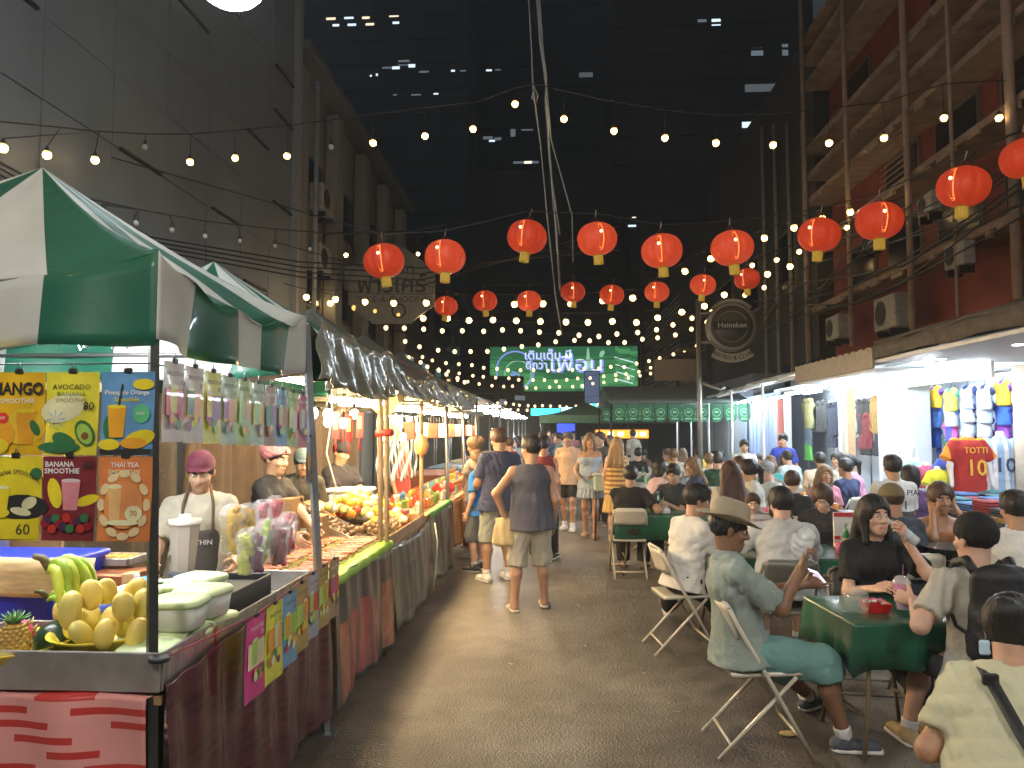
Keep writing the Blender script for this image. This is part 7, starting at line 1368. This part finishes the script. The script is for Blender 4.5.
def bottle(p, label, col=(.02, .16, .05), s=1.0, group=None):
    t = thing('bottle', label, 'bottle', p, 0, group); MB().lathe([(.001, 0), (.032*s, 0), (.033*s, .01), (.033*s, .13*s), (.014*s, .18*s), (.013*s, .22*s), (.001, .22*s)], M(col, .12, var=0, coat=1), n=16).build('glass', t); MB().lathe([(.0335*s, .05*s), (.0335*s, .11*s)], M((.5, .5, .3), .5), n=16).build('label', t); MB().lathe([(.015*s, .21*s), (.015*s, .235*s), (.001, .236*s)], METAL, n=10).build('cap', t); return t
bottle((1.92, 6.5, .745), 'green glass bottle on the second table behind the pale t-shirt', s=1.15); bottle((2.5, 6.6, .745), 'small green bottle before the red and white card holder')
t = thing('table_sign', 'red and white menu holder standing behind the woman in black', 'menu holder', (2.62, 6.75, .745)); MB().box((0, 0, .16), (.34, .02, .30), M((.70, .68, .65), .5)).box((0, -.012, .29), (.34, .006, .035), M((.55, .03, .05), .5)).box((0, -.012, .09), (.34, .006, .03), M((.55, .03, .05), .5)).build('card', t)
def plate(p, label, r=.10, col=(.6, .6, .58)):
    t = thing('plate', label, 'plate', p); MB().lathe([(.001, .004), (r*.6, .004), (r, .022), (r*1.02, .024), (r*.6, 0), (.001, 0)], M(col, .3), n=24).build('dish', t); b = MB(); rr = random.Random(int(p[0]*100))
    for q in range(8): b.ball((rr.uniform(-.5, .5)*r, rr.uniform(-.5, .5)*r, .018), (.02, .016, .012), M(rr.choice([(.5, .3, .1), (.15, .3, .05), (.6, .5, .3)]), .5), 7)
    b.build('food', t)
plate((1.50, 6.62, .745), 'plate of food before the young man in the white t-shirt'); plate((1.80, 6.72, .745), 'plate of food in the middle of the second table', .12)
t = thing('steel_bowl', 'large shallow stainless steel basin behind the woman in black', 'basin', (3.12, 6.05, .78)); MB().lathe([(.001, 0), (.14, 0), (.24, .09), (.25, .092), (.235, .088), (.13, .008), (.001, .008)], M((.45, .45, .45), .2, .9), n=32).build('bowl', t); MB().lathe([(.17, -.78), (.16, -.77), (.03, -.74), (.03, -.02), (.14, 0)], METAL, n=16).build('pedestal', t)
# right side: cap man, orange woman, white shirt man
person('man in a faded green cap and dark t-shirt seen from behind near the jersey shop', 2.78, 6.2, 100, pose='sit', det=1, skin='tan', hair='short', hairc='brown', hat=('cap', (.16, .13, .07)), top=('tee', (.04, .05, .07)), bottom=('pants', (.03, .03, .03)), lean=8, head=(5, 12), fat=1.1)
chair(2.78, 6.12, 92, 'ivory folding chair under the man in the faded green cap')
person('woman in an orange brown dress resting her elbows behind the steel basin', 3.28, 6.65, 262, pose='sit', det=1, sex='f', skin='tan', hair='tail', hairc='brown', top=('dress', (.40, .16, .07)), bottom=('sitskirt', (.40, .16, .07)), lean=10, head=(0, 8), hands=[('w', (3.36, 6.44, 1.10)), ('w', (3.16, 6.46, 1.10))], poles=[V(-.3, .2, -1), V(.3, .2, -1)])
table(3.25, 6.30, .9, .35, 0, 'narrow folding table under the steel basin', GCL, 'green plastic cloth under the steel basin', .2)
chair(3.28, 6.85, 262, 'ivory folding chair under the woman in the orange brown dress')
person('man with cropped dark hair in a white shirt seen from behind at the right edge', 3.32, 5.55, 78, pose='sit', det=1, skin='tan', hair='short', hairc='black', top=('tee', (.62, .60, .55)), bottom=('pants', (.1, .1, .1)), fat=1.2, lean=6, head=(15, 5))
chair(3.32, 5.48, 78, 'ivory folding chair under the man in the white shirt at the right edge')
# middle ground --------------------------------------------------------------
table(1.25, 9.55, .95, .70, 0, 'folding table of the man in black seen from behind', GCL, 'green plastic cloth hanging beside the man in black', .30)
chair(.90, 9.30, 90, 'ivory folding chair with its open back towards the photographer under the man in black')
person('man in a black t-shirt sitting with his back to the camera on an ivory chair', .92, 9.36, 78, pose='sit', det=1, skin='tan', hair='short', hairc='black', top=('tee', (.010, .010, .012)), bottom=('pants', (.02, .02, .02)), shoes=('sandal', (.1, .08, .06)), lean=10, head=(20, 8), fat=1.12, hands=[('w', (1.1, 9.6, .80)), ('w', (1.38, 9.45, .80))])
person('man in a charcoal t-shirt facing the camera and looking down at his food', 1.62, 10.1, 245, pose='sit', det=1, skin='asian', hair='short', hairc='black', top=('tee', (.03, .035, .045)), bottom=('pants', (.03, .03, .03)), lean=10, head=(0, 22), hands=[('w', (1.45, 9.75, .82)), ('w', (1.25, 9.75, .85))])
chair(1.66, 10.2, 245, 'ivory folding chair under the man in charcoal')
bottle((1.30, 9.55, .745), 'green bottle on the table of the man in black', s=1.1); plate((1.1, 9.7, .745), 'plate on the table of the man in black')
t = thing('drinking_glass', 'short glass of beer on the table of the man in black', 'glass', (1.16, 9.45, .745)); MB().lathe([(.001, 0), (.03, 0), (.036, .10), (.001, .10)], M((.65, .5, .2), .1, coat=1), n=14).build('glass', t); MB().lathe([(.0365, .09), (.037, .115), (.034, .116), (.001, .11)], M((.75, .73, .68), .6), n=14).build('foam', t)
def clutter(x, y, wh):
    rr = random.Random(int(x*31+y*7))
    for q in range(4):
        t = thing('drinking_cup', 'plastic drinking cup among the dishes on the table %s' % wh, 'cup', (x-.45+q*.3+rr.uniform(-.05, .05), y+rr.uniform(-.28, .28), .745), 0, 'plastic cups on the table %s' % wh); c = rr.choice([(.7, .7, .68), (.6, .25, .05), (.3, .5, .2), (.7, .15, .25)]); MB().lathe([(.001, 0), (.028, 0), (.038, .10), (.034, .10), (.001, .085)], M(c, .25), n=14).build('cup', t); MB().tube([(0, 0, .02), (.02, 0, .17)], .003, WT, 5).build('straw', t)
    o = tag(MB().box((0, 0, .03), (.12, .09, .06), M((.7, .68, .66), .8), (0, 0, .4), bev=.01).build('tissue_box'), 'small white tissue box on the table %s' % wh, 'tissue box'); o.location = (x+.1, y-.22, .748)
clutter(1.9, 6.62, 'of the children'); clutter(1.25, 9.55, 'of the man in black')
MID = [  # px, py(head top), Y, face, label, kwargs
 (731, 461, 8.3, 88, 'woman with long dark red hair and cream top seen from behind', dict(sex='f', hair='long', hairc='red', lean=2, top=('tee', (.45, .42, .36)))),
 (738, 457, 10.2, 265, 'man in a beige shirt facing the camera beyond the dark red haired woman', dict(skin='pale', hair='short', hairc='brown', top=('tee', (.42, .36, .28)))),
 (757, 462, 9.6, 170, 'woman with a dark ponytail in a cream blouse turned to the left', dict(sex='f', hair='tail', hairc='black', top=('tee', (.55, .53, .46)))),
 (773, 463, 10.4, 200, 'man in a light blue shirt beside the ponytail woman', dict(skin='pale', hair='short', hairc='grey', top=('tee', (.45, .55, .62)))),
 (790, 473, 8.6, 60, 'boy with light brown hair in a black shirt seen from behind', dict(skin='pale', hair='short', hairc='brown', top=('tee', (.02, .02, .02)))),
 (825, 480, 7.6, 245, 'person with greying hair bending low over the table by the menu holder', dict(skin='pale', hair='bob', hairc='brown', top=('tee', (.03, .03, .035)), lean=24, head=(0, 30))),
 (821, 447, 12.0, 80, 'man in a cream t-shirt seen from behind near the clothes shop', dict(skin='tan', hair='short', hairc='black', top=('tee', (.55, .50, .40)), fat=1.2)),
 (791, 445, 13.2, 110, 'person wearing a black backpack by the clothes shop tables', dict(hair='short', hairc='black', top=('tee', (.40, .50, .52)))),
 (783, 438, 15.0, 250, 'person in royal blue standing by the pale shutter', dict(hair='short', hairc='black', top=('tee', (.03, .05, .35)), pose='stand')),
 (744, 442, 13.8, 262, 'man in a white t-shirt facing the camera beyond the ponytail woman', dict(hair='short', hairc='black', top=('tee', (.58, .60, .60)), pose='stand', h=1.6)),
 (841, 452, 12.6, 215, 'laughing woman with wavy dark hair at the clothes shop', dict(sex='f', hair='bob', hairc='black', top=('tee', (.5, .52, .52)))),
 (860, 452, 11.3, 160, 'woman in a pink t-shirt and white trousers leaning to the left', dict(sex='f', hair='tail', hairc='black', top=('tee', (.60, .28, .42)), bottom=('pants', (.6, .6, .6)), lean=14)),
 (762, 455, 14.4, 230, 'person in a coral red top at the far tables', dict(sex='f', hair='short', hairc='black', top=('tee', (.62, .12, .09)))),
 (700, 459, 11.6, 180, 'woman with blond hair in a dark blue top left of the charcoal man', dict(sex='f', hair='long', hairc='dblond', top=('tee', (.03, .04, .08)))),
 (655, 462, 11.2, 30, 'person in a pink and white top behind the man in charcoal', dict(sex='f', hair='bob', hairc='black', top=('tee', (.6, .45, .48)))),
 (716, 455, 12.8, 60, 'man in a dark green t-shirt among the middle tables', dict(hair='short', hairc='black', top=('tee', (.02, .07, .04)))),
 (686, 470, 12.4, 300, 'man in grey sitting under the green beer banners', dict(hair='short', hairc='black', top=('tee', (.2, .2, .21)))),
 (912, 468, 8.4, 75, 'person with messy dark hair in a violet top before the sales table', dict(sex='f', hair='bob', hairc='black', top=('tee', (.10, .05, .14)))),
 (700, 448, 15.5, 90, 'person in a yellow t-shirt below the green banners', dict(hair='short', hairc='black', top=('tee', (.6, .45, .05)))),
 (672, 450, 16.5, 200, 'person in a mustard t-shirt farther below the green banners', dict(hair='short', hairc='brown', top=('tee', (.5, .35, .06)))),
]
for i, (px, py, Y, fc, lab, kw) in enumerate(MID):
    kw = dict(kw); pose = kw.pop('pose', 'sit'); p = W(px, py, Y); kw.setdefault('bottom', ('pants', (.05, .05, .06))); kw.setdefault('head', (0, 8)); kw.setdefault('h', 1.70); kw.setdefault('lean', 8)
    if pose == 'stand': kw['lean'] = 0
    top_z = 1.33 if pose == 'sit' else kw['h']
    person(lab, p.x, Y, fc, pose=pose, det=1, shoes=('sneaker', (.2, .2, .2)), seat=.45+max(-.04, min(.10, p.z-1.30)) if pose == 'sit' else .45, **kw)
    if pose == 'sit' and Y < 13.5: chair(p.x, Y, fc, 'ivory folding chair under the '+' '.join(lab.split()[:1])+' '+lab[lab.find('in a') if 'in a' in lab else lab.find('with'):].strip() if False else 'ivory folding chair of the '+' '.join(lab.replace(' seen from behind', '').replace(' facing the camera', '').split()[:11]))
# the shirt lettering man
wp = person('man in a white and black jersey with lettering on the back near the jersey shop', W(893, 455, 8.2).x, 8.2, 92, pose='sit', det=1, skin='tan', hair='short', hairc='black', top=('tee', (.55, .55, .53), -.07, ('low', (.05, .05, .05))), bottom=('pants', (.03, .03, .03)), fat=1.05, seat=.62)
o = MB().text('11', .13, BLACK, (0, 0, -.13), bold=.01).build('shirt_number', wp['root']); o.location = Vector(tuple(wp['hip']+wp['up']*.40-wp['fw']*.175)); o = MB().text('WAR PIA', .085, BLACK, (0, 0, 0), bold=.012).build('shirt_lettering', wp['root']); o.location = Vector(tuple(wp['hip']+wp['up']*.40-wp['fw']*.165)); 
chair(W(893, 455, 8.2).x, 8.15, 92, 'ivory folding chair of the man in the lettered jersey')
for k, (x, y, rz) in enumerate(((2.35, 9.2, 0), (2.9, 12.6, 0), (1.9, 12.0, .1), (3.6, 11.6, 0), (2.2, 14.6, 0), (4.0, 9.6, .1), (1.6, 16.2, 0))): 
    col = [(.010, .10, .055), (.35, .55, .35), (.05, .12, .2), (.30, .02, .03), (.5, .5, .48), (.4, .42, .45), (.010, .10, .055)][k]; cn = ['green', 'pale green', 'navy', 'maroon', 'white', 'grey', 'green'][k]; wh = ['by the ponytail woman', 'before the clothes shop', 'behind the man in charcoal', 'beside the woman in pink', 'far under the green banners', 'before the sales table', 'farthest under the green banners'][k]
    table(x, y, 1.2, .7, rz, 'folding table %s' % wh, M(col, .35, var=.1, coat=.4), '%s plastic cloth on the table %s' % (cn, wh), .3); plate((x, y, .745), 'plate of food on the table %s' % wh); clutter(x, y, wh); bottle((x+.3, y+.1, .745), 'bottle on the table %s' % wh)
# -- standing shoppers and walkers ------------------------------------------------
person('man in a grey sleeveless shirt and beige shorts standing in the middle of the street', -.24, 7.42, 100, det=2, skin='tan', hair='short', hairc='black', top=('tank', (.075, .075, .10)), bottom=('longshorts', (.42, .39, .31)), shoes=('sandal', (.5, .47, .38)), h=1.72, head=(38, 4), fat=1.12,
       hands=[('w', (-.50, 7.34, .93)), None], feet=[V(-.17, .0, 0), V(.15, .13, 0)], curl=(.8, .4), poles=[V(-1, -.6, -.2), None], name='person')
person('tall man in a navy t-shirt and grey green shorts with white trainers at the stalls', -.66, 8.85, 118, det=2, skin='tan', hair='short', hairc='brown', top=('tee', (.035, .045, .10)), bottom=('longshorts', (.33, .35, .30)), shoes=('sneaker', (.72, .72, .72)), h=1.80, head=(20, 14), fat=1.22, hands=[V(-.18, .32, 1.08), V(.22, .28, 1.05)], feet=[V(-.17, 0, 0), V(.13, .05, 0)])
t = np_obj('tote_bag', nets([slab((0, 0, -.22), (0, 0, 0), (.09, .035), (.05, .02), (1, 0, 0))], .008, .02, (), wrinkle(.008, 30, 3, .3)), M((.60, .45, .22), .5, var=.1)); t.location = (-.51, 7.34, .90); tag(t, 'pale yellow shopping bag held by the man in the sleeveless shirt', 'bag')
person('child in a bright blue t-shirt and grey shorts beside the navy t-shirt man', -.98, 9.45, 160, det=1, skin='pale', hair='short', hairc='dblond', top=('tee', (.03, .20, .62)), bottom=('longshorts', (.12, .13, .15)), shoes=('sneaker', (.05, .05, .05)), h=1.50, fat=.9)
person('woman in a long maroon skirt and grey top shopping at the stalls', -1.12, 10.5, 165, det=1, sex='f', skin='tan', hair='bun', hairc='dblond', top=('tee', (.30, .27, .24)), bottom=('maxi', (.28, .04, .08)), shoes=('sneaker', (.7, .7, .7)), h=1.68, head=(0, 15), hands=[V(-.2, .35, 1.0), V(.15, .35, 1.0)])
o = tag(MB().box((0, 0, 0), (.02, .12, .24), M((.6, .55, .5), .5), bev=.004).build('shopping_bag'), 'small pale shopping bag hanging beside the maroon skirt', 'bag'); o.location = (-1.02, 9.95, .98)
person('person in a red sleeveless top and black trousers behind the grey shirt man', -.16, 10.2, 80, det=1, sex='f', skin='tan', hair='short', hairc='black', top=('tank', (.16, .02, .03)), bottom=('pants', (.015, .015, .015)), shoes=('sneaker', (.1, .1, .1)), h=1.70, feet=[V(-.1, -.1, 0), V(.1, .15, 0)])
dw = person('young woman in a short pale blue strapless dress walking towards the camera', .59, 12.6, 262, det=2, sex='f', skin='tan', hair='long', hairc='dblond', top=('dress', (.34, .42, .54)), bottom=('mini', (.34, .42, .54)), shoes=('sandal', (.4, .3, .2)), h=1.72, feet=[V(-.09, .16, 0), V(.09, -.08, 0)], hands=[V(-.08, .24, 1.02), V(.20, .18, 1.02)], head=(6, 4))
person('man in a peach t-shirt and black shorts walking behind the woman in the blue dress', .24, 13.4, 255, det=1, skin='tan', hair='short', hairc='brown', hat=('cap', (.1, .1, .12)), top=('tee', (.60, .42, .30)), bottom=('shorts', (.02, .02, .02)), shoes=('sneaker', (.7, .7, .7)), h=1.74, feet=[V(-.1, .14, 0), V(.1, -.1, 0)])
person('woman with long blond hair in a yellow striped dress standing with her back turned', .98, 11.9, 75, det=1, sex='f', skin='pale', hair='long', hairc='blond', top=('tank', (.62, .42, .16), -.13, ('hs', (.25, .13, .05))), bottom=('skirt', (.62, .42, .16)), h=1.66)
person('man in a slate grey t-shirt standing beside the pale crate in the street', .85, 13.9, 235, det=1, skin='asian', hair='short', hairc='black', top=('tee', (.07, .09, .11)), bottom=('pants', (.03, .03, .04)), h=1.74)
t = thing('ice_chest', 'pale mint plastic crate on a folding stand behind the woman in the blue dress', 'crate', (.86, 12.3, 0)); MB().box((0, 0, .92), (.46, .40, .26), M((.38, .50, .45), .5), bev=.02).box((0, 0, 1.055), (.50, .44, .03), M((.5, .6, .56), .5), bev=.01).build('box', t)
for sx in (-1, 1):
    for sy in (-1, 1): MB().tube([(sx*.20, sy*.15, .8), (sx*.22, sy*.2, 0)], .015, DARKM, 6).build('leg', t)
# vendors
v1 = person('vendor in a cream t-shirt and dark apron standing behind the fruit cups', -2.22, 4.55, 290, det=2, skin='asian', hair='short', hairc='black', h=1.64, top=('tee', (.42, .38, .29)), bottom=('pants', (.05, .05, .05)), hands=[V(-.22, .32, .98), V(.2, .34, .98)], head=(0, 18), hat=('cap', (.12, .02, .04)))
ap = v1['root']; np_obj('apron', nets([slab((0, .02, .60), (0, .02, 1.22), (.175, .135), (.13, .135), (1, 0, 0))], .012, .02, [(V(0, .05, 0), V(0, -1, 0)), (V(0, 0, 1.17), V(0, 0, 1))], wrinkle(.003, 20, 2)), cloth((.05, .045, .04)), ap)
MB().tube([(-.09, .13, 1.15), (-.085, .10, 1.33), (-.06, .03, 1.44)], .010, cloth((.12, .07, .04)), 6).tube([(.09, .13, 1.15), (.085, .10, 1.33), (.06, .03, 1.44)], .010, cloth((.12, .07, .04)), 6).build('apron_strap', ap)
b = MB(); b.text('MARTHIN', .042, M((.5, .45, .4), .6), (0, .165, 1.10), (PI/2, 0, PI), bold=.01); b.build('apron_lettering', ap)
person('vendor in a pink hairnet and black t-shirt with a green apron seen in profile', -2.22, 5.75, 340, det=2, sex='f', skin='asian', hair='short', hairc='black', hat=('net', (.50, .20, .22)), h=1.68, top=('tee', (.015, .015, .018)), bottom=('pants', (.03, .03, .03)), hands=[V(.0, .42, 1.02), V(.22, .40, 1.0)], head=(0, 10))
person('vendor in a dark cap working behind the nut stall', -2.35, 8.0, 330, det=1, skin='asian', hair='short', hairc='black', hat=('cap', (.02, .02, .03)), h=1.66, top=('tee', (.02, .02, .03)), bottom=('pants', (.03, .03, .03)), hands=[V(-.1, .4, 1.0), V(.2, .4, 1.0)], head=(0, 20))
person('vendor in a blue grey cap bending over trays in the nut stall', -2.45, 7.0, 300, det=1, skin='asian', hair='short', hairc='black', hat=('cap', (.10, .16, .20)), h=1.62, top=('tee', (.03, .03, .03)), bottom=('pants', (.03, .03, .03)), lean=14, head=(0, 20))
person('vendor in a patterned red shirt at the orange clothed stall', -2.3, 11.0, 340, det=1, sex='f', skin='asian', hair='bob', hairc='black', h=1.6, top=('tee', (.35, .05, .05)), bottom=('pants', (.03, .03, .03)))
# far crowd
rr = random.Random(17); cc = [('white', (.6, .6, .58)), ('black', (.015, .015, .015)), ('navy', (.03, .04, .10)), ('red', (.40, .03, .03)), ('grey', (.2, .2, .2)), ('olive', (.12, .12, .05)), ('pink', (.5, .2, .25)), ('teal', (.03, .2, .2)), ('cream', (.5, .45, .35)), ('brown', (.15, .08, .05))]
spots = [(-.9, 14.6, 0), (-.5, 15.8, 0), (.1, 16.6, 0), (-.9, 18, 0), (.35, 18.6, 0), (-.35, 20, 0), (.8, 20.5, 0), (0, 22.5, 0), (-.8, 23.5, 0), (.6, 24.5, 0), (-.2, 27, 0), (.4, 30, 0), (-.6, 31, 0), (1.3, 15.2, 1), (1.9, 17.2, 1), (2.6, 16.4, 1), (3.2, 14.9, 1), (1.5, 18.6, 1), (2.3, 19.6, 1), (3.1, 18.3, 1), (3.7, 16.9, 1), (2.8, 13.7, 1), (3.6, 12.7, 1), (4.3, 14.2, 1), (1.6, 21.5, 0), (2.4, 23, 0), (1.2, 26, 0), (4.2, 11.0, 1), (3.0, 10.6, 1), (3.6, 10.2, 1)]
dist = ['first', 'second', 'third', 'fourth', 'fifth', 'sixth', 'seventh', 'eighth', 'ninth', 'tenth', 'eleventh', 'twelfth', 'thirteenth']
ns = [0, 0]
rk = {}
for st in (0, 1):
    for q, sp in enumerate(sorted([s_ for s_ in spots if s_[2] == st], key=lambda s_: s_[0]/s_[1] if st else s_[1])): rk[sp] = q
dist += ['fourteenth', 'fifteenth', 'sixteenth', 'seventeenth']
for i, (x, y, st) in enumerate(spots):
    cn, c = cc[(i*7+3) % 10]; f = rr.choice([90, 270, 80, 255, 120, 200]); sex = rr.choice('mf'); hr = 'long' if sex == 'f' and i % 2 else 'short'; k = rk[(x, y, st)]
    who = 'woman' if sex == 'f' else 'man'
    lab = ('far off %s in a %s top at the right tables, %s from the left' if st else 'distant %s in a %s top up the street, %s nearest of the far walkers') % (who, cn, dist[k])
    person(lab, x, y, f, pose='sit' if st else 'stand', det=0 if y > 12.2 else 1, sex=sex, hair=hr, hairc=rr.choice(['black', 'black', 'brown', 'dblond']), skin=rr.choice(['tan', 'asian', 'pale']), top=('tee', c), bottom=('pants', rr.choice([(.03, .03, .04), (.1, .1, .12), (.3, .27, .2)])), h=rr.uniform(1.6, 1.78), shoes=('sneaker', (.3, .3, .3)), group='people far up the market street', feet=None if st else [V(-.1, .12, 0), V(.1, -.1, 0)])
    if st: chair(x, y, f, 'ivory folding chair among the far right tables, %s from the left' % dist[k])
rr = random.Random(5)
for k in range(26):
    x, y = rr.uniform(-1.1, 3.2), rr.uniform(3.6, 12); o = tag(MB().box((0, 0, 0), (rr.uniform(.01, .035), rr.uniform(.008, .02), .003), M(rr.choice([(.6, .58, .52), (.4, .3, .2), (.5, .5, .5)]), .8), (0, 0, rr.uniform(0, 3))).build('litter_scrap'), 'tiny scrap of paper litter lying on the asphalt', 'litter', 'scraps of litter on the asphalt'); o.location = (x, y, .004)
# odd things on the ground
t = np_obj('food_scrap', nets([ell((0, 0, .01), (.05, .03, .012)), ell((.04, .01, .012), (.03, .02, .01))], .006, .01, (), wrinkle(.004, 60, 1)), M((.5, .38, .15), .7)); p = G(818, 748); t.location = (p.x-.12, p.y+.16, .003); tag(t, 'scrap of yellow food wrapper on the asphalt by the chair foot', 'litter')
